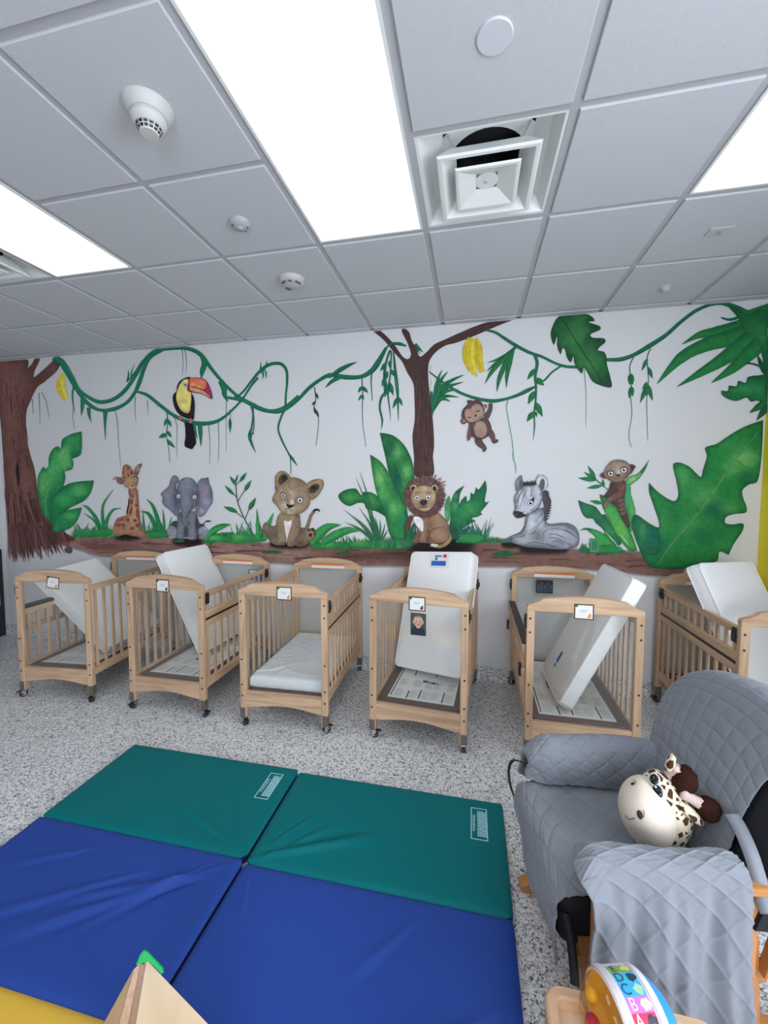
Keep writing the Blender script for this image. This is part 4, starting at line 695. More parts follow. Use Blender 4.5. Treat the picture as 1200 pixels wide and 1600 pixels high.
for x, y, rx, ry in ((850, 1110, 28, 30), (828, 1034, 16, 22), (880, 1024, 22, 22), (915, 1045, 16, 22), (918, 1098, 14, 20)): p.oval(x, y, rx, ry, (52, 32, 26))
p.shape([(390, 760), (540, 790), (670, 780), (690, 860), (698, 980), (660, 1120), (610, 1200), (600, 1280), (500, 1285), (470, 1240), (380, 1260), (330, 1240), (340, 1150), (320, 1000), (320, 880)], CB, [(380, 960, 40, 140, (120, 102, 74), .6), (520, 850, 90, 60, (150, 130, 90), .6), (640, 1000, 40, 140, (112, 92, 78), .6), (560, 1180, 60, 60, (118, 100, 88), .6), (400, 1220, 60, 30, (130, 116, 102), .6), (640, 820, 40, 40, (84, 68, 56), .5)], edge=((80, 64, 54), .6))
p.shape([(440, 880), (500, 900), (560, 880), (550, 1000), (510, 1130), (480, 1190), (455, 1080), (440, 960)], (206, 200, 196), [(500, 920, 40, 40, (226, 220, 214), .6)], edge=((150, 130, 100), .5))
for x0, y0, x1, y1 in ((440, 980, 470, 1180), (570, 940, 490, 1180)): p.stroke([(x0, y0), ((x0 + x1) / 2 - 4, (y0 + y1) / 2), (x1, y1)], [6, 12, 8], CD, alpha=.7, soft=True)
for x in (380, 420, 455, 500, 540, 580): p.stroke([(x, 1190), (x - 4, 1240), (x, 1275)], [2, 8, 4], (84, 68, 60), alpha=.8, soft=True)
p.shape([(310, 430), (295, 300), (300, 190), (360, 120), (430, 112), (510, 160), (545, 220), (520, 320), (420, 380)], (134, 114, 84), [(330, 150, 50, 40, (156, 136, 96), .6), (320, 380, 40, 60, (130, 96, 80), .6)], edge=((84, 66, 54), .7)); p.oval(425, 245, 62, 84, (74, 62, 54), .5, blobs=[(440, 220, 36, 50, (20, 16, 18), .95)], feather=14)
p.shape([(790, 320), (860, 260), (960, 235), (1030, 245), (1060, 310), (1030, 400), (960, 500), (890, 555), (840, 540), (800, 430)], (140, 118, 90), [(1000, 290, 50, 50, (156, 130, 106), .6), (930, 510, 50, 30, (136, 108, 84), .6)], edge=((90, 66, 56), .7)); p.oval(905, 385, 92, 52, (76, 60, 52), -.6, blobs=[(900, 370, 50, 30, (18, 14, 16), .95)], feather=14)
p.shape([(545, 215), (620, 212), (720, 250), (790, 320), (830, 430), (850, 560), (820, 670), (740, 750), (640, 790), (550, 800), (460, 785), (390, 750), (330, 660), (265, 590), (255, 530), (300, 440), (320, 380), (420, 300)], (138, 120, 96), [(310, 540, 60, 80, (158, 124, 106), .8), (560, 490, 40, 130, (196, 178, 150), .55), (500, 740, 100, 40, (204, 192, 184), .85), (430, 650, 50, 40, (206, 194, 184), .7), (640, 700, 80, 50, (156, 138, 104), .7), (690, 320, 110, 60, (120, 100, 80), .6), (480, 340, 60, 50, (132, 116, 92), .5), (800, 500, 40, 90, (148, 128, 100), .6), (500, 560, 40, 60, (98, 80, 66), .5), (620, 560, 30, 60, (98, 80, 66), .5)], edge=((92, 74, 62), .65))
r = random.Random(8)
for i in range(18): p.oval(r.uniform(490, 770), r.uniform(265, 400), 9, 7, (88, 70, 58))
p.shape([(470, 610), (520, 640), (600, 625), (585, 660), (520, 690), (490, 665)], (26, 20, 22)); p.shape([(545, 560), (580, 560), (590, 625), (535, 625)], (206, 190, 172), feather=8, alpha=.8)
p.stroke([(515, 680), (500, 700), (460, 695), (425, 668)], [6, 9, 7, 2], (22, 18, 20)); p.stroke([(510, 690), (530, 715), (580, 738)], [6, 8, 2], (22, 18, 20))
p.eye(426, 495, 36, .6); p.eye(688, 565, 40, .58); p.stroke([(380, 450), (420, 455), (460, 480)], [4, 9, 4], (40, 30, 28)); p.stroke([(655, 520), (700, 520), (745, 545)], [4, 9, 3], (40, 30, 28)); p.done()
# ---- lion
p = Part('painted_lion', 'painted lion with a shaggy brown mane'); blk(610, 730, 10)
p.stroke([(620, 1215), (760, 1240), (870, 1200), (935, 1120), (930, 1040)], [44, 60, 56, 50, 24], (150, 128, 94), (110, 88, 62)); p.oval(690, 1218, 55, 22, (206, 196, 180), .1, feather=10)
p.stroke([(330, 760), (260, 860), (225, 960), (250, 1060)], [50, 44, 40, 14], (92, 62, 48)); p.stroke([(350, 760), (300, 900), (315, 1010)], [40, 40, 14], (96, 66, 50))
p.shape([(370, 740), (560, 780), (720, 700), (820, 770), (900, 870), (925, 980), (925, 1090), (860, 1170), (740, 1200), (600, 1190), (470, 1180), (345, 1170), (380, 1090), (420, 980), (370, 870)], (138, 106, 84), [(760, 820, 90, 60, (160, 128, 108), .6), (780, 1060, 100, 90, (166, 130, 104), .7), (620, 900, 40, 60, (108, 76, 58), .6), (560, 900, 50, 160, (146, 106, 80), .5), (890, 960, 50, 120, (124, 96, 88), .6), (500, 1150, 60, 30, (140, 112, 92), .6), (590, 1080, 16, 100, (70, 46, 38), .8), (440, 1080, 20, 90, (90, 62, 50), .7)], edge=((84, 58, 48), .6))
p.stroke([(840, 940), (720, 950), (630, 1010), (620, 1090), (680, 1160), (780, 1195)], [4, 10, 14, 14, 14, 6], (88, 58, 46), alpha=.8, soft=True); p.stroke([(470, 1000), (450, 1090), (460, 1170)], [6, 12, 6], (84, 56, 46), alpha=.8, soft=True); p.stroke([(600, 860), (585, 1000), (580, 1170)], [4, 12, 10], (88, 58, 46), alpha=.8, soft=True)
p.shape([(360, 790), (400, 770), (470, 790), (515, 860), (510, 1000), (490, 1010), (430, 940), (380, 870)], (216, 214, 216), [(430, 850, 30, 40, (196, 194, 200), .6)], edge=((180, 170, 168), .5))
MN = [(92, 66, 60), (112, 82, 74), (76, 52, 48), (126, 92, 80), (104, 74, 70)]
p.oval(535, 460, 300, 310, (94, 66, 58), blobs=[(540, 740, 160, 60, (80, 54, 46), .6)], feather=24)
r = random.Random(9)
for i in range(210):
    a = r.uniform(0, 2 * math.pi); r0 = r.uniform(190, 270); r1 = r.uniform(300, 366) * (0.98 if math.sin(a) > 0.4 else 1); rot = r.uniform(-.12, .12)
    p.stroke([(535 + r0 * math.cos(a), 455 + r0 * math.sin(a)), (535 + (r0 + r1) / 2 * math.cos(a + rot * .5), 455 + (r0 + r1) / 2 * math.sin(a + rot * .5)), (535 + r1 * math.cos(a + rot), 455 + r1 * math.sin(a + rot))], [r.uniform(14, 24), 18, 0], r.choice(MN), None, n=2)
for x, y, x1, y1 in ((690, 160, 720, 115), (760, 200, 800, 165), (800, 250, 866, 215), (820, 290, 872, 270)): p.stroke([(x, y), ((x + x1) / 2, (y + y1) / 2), (x1, y1)], [44, 34, 6], (172, 120, 106), (132, 90, 80))
for x, y, a in ((360, 330, -.3), (690, 330, .3)): p.oval(x, y, 54, 60, (176, 156, 128), edge=((120, 96, 78), .5)); p.oval(x - 6 if x < 500 else x + 2, y + 6, 24, 36, (46, 32, 28), .3 if x < 500 else -.3, feather=10)
p.shape([(430, 300), (530, 288), (630, 310), (690, 380), (712, 450), (690, 560), (630, 650), (540, 690), (450, 665), (370, 600), (325, 500), (330, 410), (370, 340)], (176, 152, 122), [(450, 350, 60, 50, (170, 140, 90), .7), (560, 320, 80, 30, (190, 174, 150), .6), (350, 560, 50, 90, (160, 124, 88), .6), (420, 410, 50, 24, (120, 82, 54), .8), (600, 400, 50, 22, (112, 84, 68), .8), (510, 590, 90, 60, (100, 72, 62), .85), (650, 620, 50, 40, (178, 156, 134), .6), (540, 660, 60, 22, (184, 158, 140), .6)], edge=((120, 92, 74), .55))
p.shape([(465, 530), (520, 510), (570, 530), (560, 570), (520, 590), (475, 570)], (50, 38, 36), feather=8); p.stroke([(520, 580), (520, 615)], 10, (40, 28, 28)); p.stroke([(440, 605), (480, 632), (520, 625), (560, 632), (590, 600)], [4, 10, 10, 10, 4], (64, 40, 40)); p.oval(568, 590, 14, 10, (150, 124, 116), feather=8); p.eye(418, 478, 33, .6); p.eye(592, 474, 37, .58); p.done()
# ---- monkey
p = Part('painted_monkey', 'painted brown monkey swinging from the vine'); blk(710, 610, 15); MB_, MD_ = (88, 64, 62), (52, 36, 38)
E_ = dict(edge=(MD_, .75))
p.shape([(700, 570), (770, 480), (800, 400), (800, 320), (850, 295), (895, 320), (890, 440), (850, 570), (790, 680), (720, 720)], MB_, **E_)
p.shape([(350, 770), (330, 880), (305, 1010), (300, 1130), (325, 1185), (370, 1140), (395, 1090), (450, 950), (480, 800)], MB_, [(360, 980, 30, 120, (112, 84, 80), .6)], **E_)
p.shape([(490, 1130), (490, 1220), (560, 1310), (655, 1370), (665, 1435), (700, 1445), (755, 1380), (740, 1310), (690, 1240), (650, 1170), (640, 1130)], MB_, **E_); p.shape([(800, 1040), (850, 1120), (900, 1230), (940, 1245), (1020, 1210), (1032, 1160), (1000, 1140), (960, 1150), (955, 1060), (920, 970), (860, 920)], MB_, [(900, 1060, 30, 80, (110, 76, 74), .5)], **E_)
p.shape([(400, 760), (560, 680), (720, 640), (800, 700), (850, 800), (875, 930), (830, 1030), (720, 1120), (600, 1160), (490, 1130), (410, 1060), (390, 930)], MB_, [(800, 800, 40, 120, (100, 72, 70), .5)], **E_); p.oval(612, 912, 152, 200, (158, 130, 116), -.12, blobs=[(620, 980, 80, 60, (138, 112, 98), .6), (580, 800, 60, 60, (164, 138, 126), .5)], edge=((140, 112, 100), .5))
p.shape([(330, 310), (285, 300, 1), (310, 280), (290, 215, 1), (330, 240), (350, 205, 1), (370, 240), (420, 200, 1), (410, 240), (500, 228), (600, 250), (660, 310), (700, 420), (705, 520), (650, 650), (560, 720), (440, 760), (330, 760), (230, 700), (180, 640), (170, 560), (210, 430)], MB_, **E_)
p.oval(215, 720, 72, 72, MB_, **E_); p.oval(222, 715, 44, 44, (146, 118, 100)); p.oval(720, 375, 40, 56, MB_, .3, **E_); p.oval(705, 385, 26, 36, (170, 146, 134), .3)
p.shape([(400, 400), (450, 340), (530, 318), (610, 350), (670, 430), (690, 530), (650, 630), (560, 700), (450, 745), (350, 740), (280, 680), (245, 590), (250, 480), (310, 430), (370, 435)], (160, 132, 114), [(560, 420, 80, 60, (150, 120, 104), .5), (420, 520, 60, 80, (170, 144, 126), .5)], edge=((138, 108, 96), .5))
for x, y in ((552, 466), (352, 612)): p.oval(x, y, 32, 42, (16, 12, 14), -.4); p.oval(x - 2, y - 12, 17, 18, (238, 236, 232))
p.shape([(470, 600), (490, 570), (520, 565), (520, 595), (500, 625), (475, 615)], (26, 18, 18)); p.stroke([(530, 668), (570, 660), (605, 625), (622, 592)], [6, 9, 8, 3], (96, 68, 62)); p.done()
# ---- zebra
p = Part('painted_zebra', 'painted grey and white zebra foal lying down'); blk(780, 730, 8.571); ZG, ZL, ZD = (150, 154, 164), (196, 200, 208), (58, 58, 66)
p.shape([(95, 980), (130, 940), (250, 890), (300, 860), (340, 780), (380, 640), (600, 540), (600, 690), (640, 740), (700, 758), (830, 745), (930, 750), (1020, 800), (1065, 880), (1075, 980), (1040, 1060), (900, 1100), (600, 1090), (350, 1065), (180, 1015)], ZG, [(420, 740, 60, 120, ZL, .8), (560, 740, 60, 60, (190, 194, 202), .7), (520, 930, 70, 90, (104, 98, 96), .7), (780, 900, 130, 60, (184, 188, 198), .6), (820, 1010, 160, 60, (130, 134, 146), .6), (300, 960, 120, 30, (150, 150, 152), .6), (960, 820, 80, 40, (120, 124, 134), .7), (600, 1060, 200, 30, (104, 106, 108), .7), (250, 910, 60, 24, (150, 152, 160), .6)], edge=((64, 64, 72), .75))
for pts in ([(600, 560), (560, 640), (480, 720)], [(600, 680), (540, 760), (430, 850)], [(900, 790), (980, 830), (1060, 900)], [(860, 830), (960, 880), (1065, 960)], [(640, 900), (760, 900), (900, 960)], [(640, 950), (760, 950), (960, 1040)], [(400, 660), (360, 760), (320, 860)], [(700, 1000), (800, 990), (880, 1060)], [(620, 1010), (720, 1060), (860, 1080)], [(380, 900), (460, 880), (520, 800)], [(720, 780), (840, 770), (960, 790)]): p.stroke(pts, [4, 14, 4], (100, 104, 114), alpha=.65, soft=True)
for pts in ([(740, 880), (840, 880), (960, 940)], [(600, 640), (520, 740), (460, 800)], [(420, 680), (390, 760), (350, 850)], [(660, 920), (780, 930), (900, 1000)]): p.stroke(pts, [4, 18, 4], (214, 218, 224), alpha=.7, soft=True)
p.stroke([(600, 1000), (580, 930), (620, 850), (720, 825), (840, 835), (960, 890), (1060, 960)], [4, 7, 8, 7, 7, 6, 2], ZD); p.stroke([(150, 990), (200, 945), (320, 925), (380, 870)], [5, 7, 7, 3], ZD); p.stroke([(340, 1060), (420, 1010), (520, 1010), (700, 1050)], [3, 8, 7, 3], ZD); p.stroke([(380, 640), (350, 760), (290, 865), (150, 930), (95, 980)], [4, 6, 6, 6, 4], ZD)
p.shape([(570, 340), (620, 310), (660, 330), (670, 400), (695, 440), (690, 520), (670, 600), (640, 660), (630, 735), (605, 680), (600, 520), (580, 420)], (70, 68, 76), edge=((44, 44, 50), .5))
for i in range(11): y = 330 + i * 36; x = 655 + 40 * math.sin(i / 10 * 3.0); p.stroke([(x - 50, y + 10), (x - 10, y + 2), (x + 14, y - 8)], [16, 16, 0], (52, 50, 58))
p.shape([(240, 330), (215, 250), (225, 180), (270, 120), (305, 110), (315, 170), (330, 240), (300, 290)], (112, 114, 122), [(290, 230, 30, 50, (70, 70, 78), .7), (240, 200, 26, 60, (134, 136, 144), .6)], edge=((66, 66, 72), .7))
p.shape([(540, 300), (490, 200), (520, 110), (575, 100), (630, 130), (655, 200), (640, 280), (570, 330)], (170, 174, 182), [(530, 200, 30, 70, (206, 208, 212), .7), (620, 200, 26, 70, (200, 202, 206), .6)], edge=((64, 64, 72), .75)); p.oval(572, 238, 30, 78, (86, 84, 88), .15, feather=12)
p.shape([(360, 250), (440, 240), (500, 215), (545, 270), (575, 350), (580, 420), (540, 520), (470, 590), (400, 630), (330, 665), (250, 680), (205, 655), (188, 610), (212, 560), (205, 480), (200, 420), (225, 350), (290, 285)], (176, 180, 190), [(450, 330, 40, 60, (140, 142, 150), .6), (340, 330, 30, 120, (128, 132, 142), .6), (300, 440, 20, 100, (206, 210, 216), .7), (390, 320, 20, 80, (210, 212, 218), .6), (240, 420, 24, 100, (140, 144, 156), .7), (430, 560, 60, 40, (196, 200, 210), .7), (520, 380, 30, 100, (190, 192, 202), .6), (240, 560, 30, 24, (110, 112, 120), .7)], edge=((58, 58, 66), .7))
for pts in ([(350, 280), (270, 380), (240, 540)], [(380, 275), (330, 380), (280, 540)], [(330, 300), (250, 420), (225, 520)], [(440, 270), (430, 350), (440, 400)], [(490, 510), (450, 560), (400, 590)]): p.stroke(pts, [4, 12, 4], (96, 100, 112), alpha=.7, soft=True)
p.shape([(190, 600), (220, 585), (290, 595), (330, 625), (370, 640), (330, 665), (250, 682), (205, 655)], (40, 38, 42), [(220, 640, 14, 12, (110, 108, 112), .8)]); p.stroke([(300, 600), (320, 605), (330, 590)], 9, (50, 50, 56)); p.stroke([(375, 640), (470, 590), (540, 520), (578, 420)], [4, 7, 7, 4], ZD)
for i in range(9): x = 320 + i * 20; p.stroke([(x, 250 - i), (x + 6, 215 - i), (x + (i % 3) * 6 - 4, 195 - 12 * (i % 2) - i * 3)], [22, 20, 0], (46, 44, 50))
p.eye(420, 480, 34, .66, (30, 30, 34)); p.shape([(390, 450), (430, 430), (470, 400), (462, 470), (445, 450)], (26, 24, 28)); p.done()
# ---- meerkat
p = Part('painted_meerkat', 'painted brown meerkat peeking over leaves'); blk(895, 700, 9.231); KB, KD = (104, 76, 66), (58, 42, 40)
p.shape([(570, 480), (740, 470), (765, 560), (745, 700), (750, 860), (780, 960), (830, 1120), (800, 1140), (740, 1060), (690, 960), (640, 860), (560, 790), (500, 720), (450, 700), (520, 600)], (78, 56, 52), [(700, 600, 50, 80, (120, 86, 78), .6), (600, 620, 60, 60, (66, 46, 44), .6)], edge=((56, 40, 38), .5), feather=4)
p.shape([(720, 540), (755, 580), (700, 680), (600, 740), (520, 800), (490, 850), (450, 870), (440, 820), (480, 740), (560, 690), (660, 640)], (128, 94, 84), [(470, 820, 30, 40, (150, 124, 112), .6)], edge=((84, 58, 54), .6), feather=3)
for x, y in ((735, 545), (700, 600), (660, 655), (615, 685)): p.oval(x, y, 16, 24, (136, 66, 62), -.6, feather=6)
for y in (760, 820, 880, 940): p.oval(690 + (y - 760) * .2, y, 46, 20, (116, 94, 84), -.4, feather=14, alpha=.8)
p.shape([(440, 350), (400, 380), (396, 405), (430, 436), (480, 440), (500, 380)], (104, 78, 68), [(445, 390, 18, 24, (40, 28, 28), .8)], edge=((70, 50, 46), .6)); p.shape([(800, 240), (870, 238), (915, 268, 1), (890, 300), (860, 350), (830, 380), (800, 330)], (96, 72, 64), [(850, 290, 24, 36, (34, 26, 28), .9)], edge=((60, 46, 44), .6))
p.shape([(500, 250), (570, 185), (650, 168), (740, 180), (810, 230), (840, 290), (820, 380), (770, 440), (690, 485), (590, 490), (510, 450), (450, 380), (465, 310)], (142, 120, 106), [(650, 230, 110, 50, (160, 142, 128), .6), (560, 430, 80, 50, (126, 86, 66), .8), (780, 370, 50, 70, (124, 82, 64), .8), (660, 340, 36, 50, (210, 194, 184), .85), (520, 360, 50, 40, (90, 66, 58), .6), (730, 310, 50, 40, (90, 66, 58), .5), (660, 460, 80, 30, (110, 84, 74), .6)], edge=((98, 76, 68), .6), feather=4)
r = random.Random(10)
for i in range(26): x = r.uniform(560, 770); y = 185 + 0.0012 * (x - 655) ** 2 + 8; p.stroke([(x, y + 16), (x + (x - 655) * .04, y - 6), (x + (x - 655) * .12 + r.uniform(-6, 6), y - r.uniform(8, 34))], [7, 6, 0], (120, 100, 92))
p.eye(545, 370, 36, .6); p.eye(738, 318, 38, .6); p.stroke([(490, 350), (540, 335), (590, 352)], [3, 9, 4], (36, 26, 26)); p.stroke([(690, 300), (730, 285), (800, 282)], [4, 10, 3], (36, 26, 26)); p.shape([(615, 365), (640, 385), (690, 375), (680, 400), (655, 410), (630, 400)], (46, 34, 34), feather=4); p.stroke([(600, 430), (650, 425), (690, 420), (720, 395)], [3, 7, 7, 3], (50, 34, 32)); p.done()
# ---- real outlets and sensors set in the painted wall
tag(MB().box(-0.035, 0.035, -0.008, -0.0001, -0.057, 0.057, 0.002).obj('wall_outlet', mat('green_outlet', (0.03, 0.28, 0.10), 0.5), loc=(1.235, YB - 0.007, 1.203)), 'wall outlet painted over green, right of the zebra', 'outlet')
o = bpy.data.objects['wall_outlet']; MB().box(-0.017, 0.017, -0.003, 0.0, -0.034, 0.034, 0.001).obj('outlet_face', mat('green_outlet_dark', (0.015, 0.17, 0.06), 0.5), o, loc=(0, -0.0075, 0))
r = empty('wall_fitting', (-3.986, YB - 0.0005, 0.992), 0, 'small dark round fitting on the wall below the left trunk', 'wall fitting')
b = MB(); b.cyl((0, 0, 0), (0, -0.008, 0), 0.042, seg=20); b.obj('rosette', CHROME, r); b = MB(); b.cyl((0, -0.008, 0), (0, -0.034, 0), 0.030, seg=18); b.obj('fitting_cap', DGREY, r)
# ================================================================== cribs
WL1, WL2 = (0.66, 0.445, 0.285), (0.43, 0.27, 0.16)
WX, WY, WZ = wood('maple_x', 'x', WL1, WL2), wood('maple_y', 'y', WL1, WL2), wood('maple_z', 'z', WL1, WL2)
def m_clear():
    m = bpy.data.materials.new('clear_acrylic'); m.use_nodes = True; t = NT(m); t.n.remove(t.n['Principled BSDF'])
    tr = t.add('ShaderNodeBsdfTransparent'); tr.inputs[0].default_value = (0.97, 0.975, 0.97, 1)
    df = t.add('ShaderNodeBsdfDiffuse'); df.inputs[0].default_value = (0.7, 0.7, 0.7, 1)
    gl = t.add('ShaderNodeBsdfGlossy', i_Roughness=0.06); lw = t.add('ShaderNodeLayerWeight', i_Blend=0.5)
    pw = t.add('ShaderNodeMath', operation='POWER', i_1=5.0); t.link(lw.outputs['Facing'], pw.inputs[0]); fr = t.add('ShaderNodeMath', operation='MULTIPLY_ADD', i_1=0.9, i_2=0.04); t.link(pw.outputs[0], fr.inputs[0])
    m1 = t.add('ShaderNodeMixShader'); m1.inputs[0].default_value = 0.016; t.link(tr.outputs[0], m1.inputs[1]); t.link(df.outputs[0], m1.inputs[2])
    m2 = t.add('ShaderNodeMixShader'); t.link(fr.outputs[0], m2.inputs[0]); t.link(m1.outputs[0], m2.inputs[1]); t.link(gl.outputs[0], m2.inputs[2])
    t.link(m2.outputs[0], t.n['Material Output'].inputs[0]); return m
CLEAR = m_clear()
BRONZE = mat('bracket_metal', (0.20, 0.17, 0.14), 0.35, metal=0.6); RUBBER = mat('caster_rubber', (0.03, 0.03, 0.032), 0.5)
STEEL = mat('steel', (0.55, 0.54, 0.52), 0.3, metal=1.0)
BROWN = mat('brown_board', (0.125, 0.070, 0.052), 0.55); PAPER = mat('paper', (0.80, 0.80, 0.79), 0.6); INK = mat('ink', (0.02, 0.02, 0.022), 0.6); GINK = mat('grey_ink', (0.42, 0.43, 0.44), 0.6)
ORANGE = mat('orange_print', (0.75, 0.20, 0.05), 0.5); VBLUE = mat('blue_print', (0.02, 0.12, 0.50), 0.5)
SLATS = [-0.42 + 0.084 * k for k in range(11)]
def arch_poly():       # headboard rail: flat shoulders stepping up to a low arch
    top = [(-0.320, 0.948), (-0.319, 0.960), (-0.311, 0.969), (-0.288, 0.974), (-0.264, 0.981), (-0.248, 0.994), (-0.234, 1.007)]
    for k in range(1, 12):
        a = -0.234 + 0.468 * k / 12; top.append((a, 1.006 + 0.024 * (1 - (a / 0.234) ** 2)))
    top += [(-x, z) for x, z in reversed(top[:7])]
    return [(-0.320, 0.930)] + top + [(0.320, 0.930)]
def low_poly():
    p = [(-0.276, 0.132)]
    for k in range(0, 13): a = -0.25 + 0.5 * k / 12; p.append((a, 0.132 + 0.030 * math.cos(a / 0.25 * math.pi / 2)))
    return p + [(0.276, 0.132), (0.276, 0.248), (-0.276, 0.248)]
def make_crib(loc, rot, gate, down, label):
    r = empty('evacuation_crib', (loc[0], loc[1], 0.0005), math.radians(rot), label, 'crib', 'wooden cribs along the mural wall')
    for s in (-1, 1):        # the two ends
        ye = 0.4825 * s
        o = link('header_rail', cached('hdr', 'header_rail', lambda b: b.prism(arch_poly(), 'xz', -0.0185, 0.0185, 0.005), WX), r, (0, ye, 0))
        link('end_rail', cached('low', 'end_rail', lambda b: b.prism(low_poly(), 'xz', -0.014, 0.014, 0.003), WX), r, (0, ye, 0))
        link('clear_panel', cached('clr', 'clear_panel', lambda b: b.box(-0.277, 0.277, -0.002, 0.002, 0.240, 0.935), CLEAR), r, (0, ye + 0.004 * s, 0))
        for q in (-1, 1):
            p = link('post', cached('post', 'post', lambda b: b.box(-0.0225, 0.0225, -0.0175, 0.0175, 0.060, 0.933, 0.005), WZ), r, (0.2975 * q, ye, 0))
            for z in (0.885, 0.80, 0.475, 0.295, 0.215):
                link('bolt', cached('bolt', 'bolt', lambda b: b.cyl((0, -0.0015, 0), (0, 0.0015, 0), 0.0062, seg=10), BLACK), p, (0.004 * q, 0.0185 * s, z))
            link('leg_bracket', cached('brk', 'leg_bracket', lambda b: b.box(-0.0235, 0.0150, -0.0190, 0.0190, 0.058, 0.128, 0.002), BRONZE), r, (0.2975 * q, ye + 0.0008 * s, 0), (0, 0, 0 if q < 0 else math.pi))
            c = link('caster', cached('fork', 'caster', lambda b: (b.cyl((0, 0, 0.050), (0, 0, 0.064), 0.010, seg=12), b.box(-0.019, -0.0155, -0.012, 0.016, 0.014, 0.054, 0.001), b.box(0.0155, 0.019, -0.012, 0.016, 0.014, 0.054, 0.001), b.box(-0.019, 0.019, -0.012, 0.012, 0.046, 0.053, 0.002)), STEEL), r, (0.2975 * q, ye, 0), (0, 0, 0.7 * q + 0.5 * s + loc[0]))
            link('wheel', cached('wheel', 'wheel', lambda b: (b.cyl((-0.014, 0.010, 0.0245), (-0.004, 0.010, 0.0245), 0.0245, seg=22), b.cyl((0.004, 0.010, 0.0245), (0.014, 0.010, 0.0245), 0.0245, seg=22), b.cyl((-0.020, 0.010, 0.0245), (0.020, 0.010, 0.0245), 0.007, seg=10)), RUBBER), c)
            link('brake_lever', cached('brake', 'brake_lever', lambda b: b.box(-0.012, 0.012, 0.012, 0.045, 0.046, 0.052, 0.002, Matrix.Rotation(-0.15, 4, 'X')), BLACK), c)
    gs = 1 if gate == 'right' else -1
    L = 0.4655
    # fixed side: full-height slats
    x = -0.300 * gs
    link('top_rail', cached('tr', 'top_rail', lambda b: b.box(-0.013, 0.013, -L, L, 0.868, 0.912, 0.005), WY), r, (x, 0, 0))
    link('bottom_rail', cached('br', 'bottom_rail', lambda b: b.box(-0.012, 0.012, -L, L, 0.200, 0.262, 0.004), WY), r, (x, 0, 0))
    for y in SLATS: link('slat', cached('slat', 'slat', lambda b: b.box(-0.006, 0.006, -0.013, 0.013, 0.255, 0.875, 0.003), WZ), r, (x, y, 0))
    # gate side: fixed lower half and a folding upper gate
    x = 0.300 * gs
    link('bottom_rail', CACHE['br'], r, (x, 0, 0))
    link('lower_rail', cached('lr', 'lower_rail', lambda b: b.box(-0.013, 0.013, -L, L, 0.655, 0.700, 0.004), WY), r, (x, 0, 0))
    for y in SLATS: link('slat', cached('slatl', 'slat', lambda b: b.box(-0.006, 0.006, -0.013, 0.013, 0.255, 0.660, 0.003), WZ), r, (x, y, 0))
    link('hinge_track', cached('trk', 'hinge_track', lambda b: b.box(-0.010, 0.010, -L, L, 0.700, 0.716, 0.002), BLACK), r, (x, 0, 0))
    if not down:
        g = link('gate', cached('gm', 'gate', lambda b: b.box(-0.013, 0.013, -L + 0.004, L - 0.004, 0.718, 0.772, 0.004), WY), r, (x, 0, 0))
        link('gate_rail', cached('gt', 'gate_rail', lambda b: b.box(-0.013, 0.013, -L + 0.004, L - 0.004, 0.870, 0.912, 0.005), WY), g)
        for y in SLATS: link('gate_slat', cached('gsl', 'gate_slat', lambda b: b.box(-0.006, 0.006, -0.013, 0.013, 0.766, 0.874, 0.003), WZ), g, (0, y, 0))
        for s in (-1, 1): link('latch', cached('lat', 'latch', lambda b: (b.box(-0.004, 0.012, -0.022, 0.022, 0.825, 0.905, 0.003), b.box(0.008, 0.020, -0.012, 0.012, 0.845, 0.880, 0.003)), BLACK), r, (x + 0.014 * gs, 0.448 * s, 0), (0, 0, 0 if gs > 0 else math.pi))
    else:            # gate folded down and hanging outside
        xo = x + 0.030 * gs
        link('hinge_cover', cached('hc', 'hinge_cover', lambda b: b.box(-0.024, 0.026, -L, L, 0.716, 0.726, 0.003), BLACK), r, (x + 0.016 * gs, 0, 0), (0, 0, 0 if gs > 0 else math.pi))
        g = link('gate', cached('gd', 'gate', lambda b: b.box(-0.013, 0.013, -L + 0.004, L - 0.004, 0.655, 0.709, 0.004), WY), r, (xo, 0, 0))
        link('gate_rail', cached('gdr', 'gate_rail', lambda b: b.box(-0.013, 0.013, -L + 0.004, L - 0.004, 0.515, 0.557, 0.005), WY), g)
        for y in SLATS: link('gate_slat', cached('gds', 'gate_slat', lambda b: b.box(-0.006, 0.006, -0.013, 0.013, 0.553, 0.660, 0.003), WZ), g, (0, y, 0))
        for s in (-1, 1):
            link('latch', cached('latp', 'latch', lambda b: (b.box(-0.004, 0.010, -0.014, 0.014, 0.82, 0.905, 0.003), b.box(0.004, 0.013, -0.009, 0.009, 0.845, 0.885, 0.002)), BLACK), r, (0.322 * gs, 0.480 * s, 0), (0, 0, 0 if gs > 0 else math.pi))
            link('gate_latch', cached('latg', 'gate_latch', lambda b: b.box(-0.004, 0.012, -0.018, 0.018, 0.50, 0.575, 0.003), BLACK), g, (0.014 * gs, 0.43 * s, 0), (0, 0, 0 if gs > 0 else math.pi))
    # mattress board with its printed sheet
    bd = link('mattress_board', cached('bd', 'mattress_board', lambda b: b.prism([(-0.272, -0.435), (-0.255, -0.458), (0.255, -0.458), (0.272, -0.435), (0.272, 0.435), (0.255, 0.458), (-0.255, 0.458), (-0.272, 0.435)], 'xy', 0.216, 0.250, 0.003), BROWN), r)
    sh = link('printed_sheet', cached('sh', 'printed_sheet', lambda b: b.box(-0.222, 0.225, -0.405, 0.410, 0.2503, 0.2512), PAPER), bd, label='white printed instruction sheet')
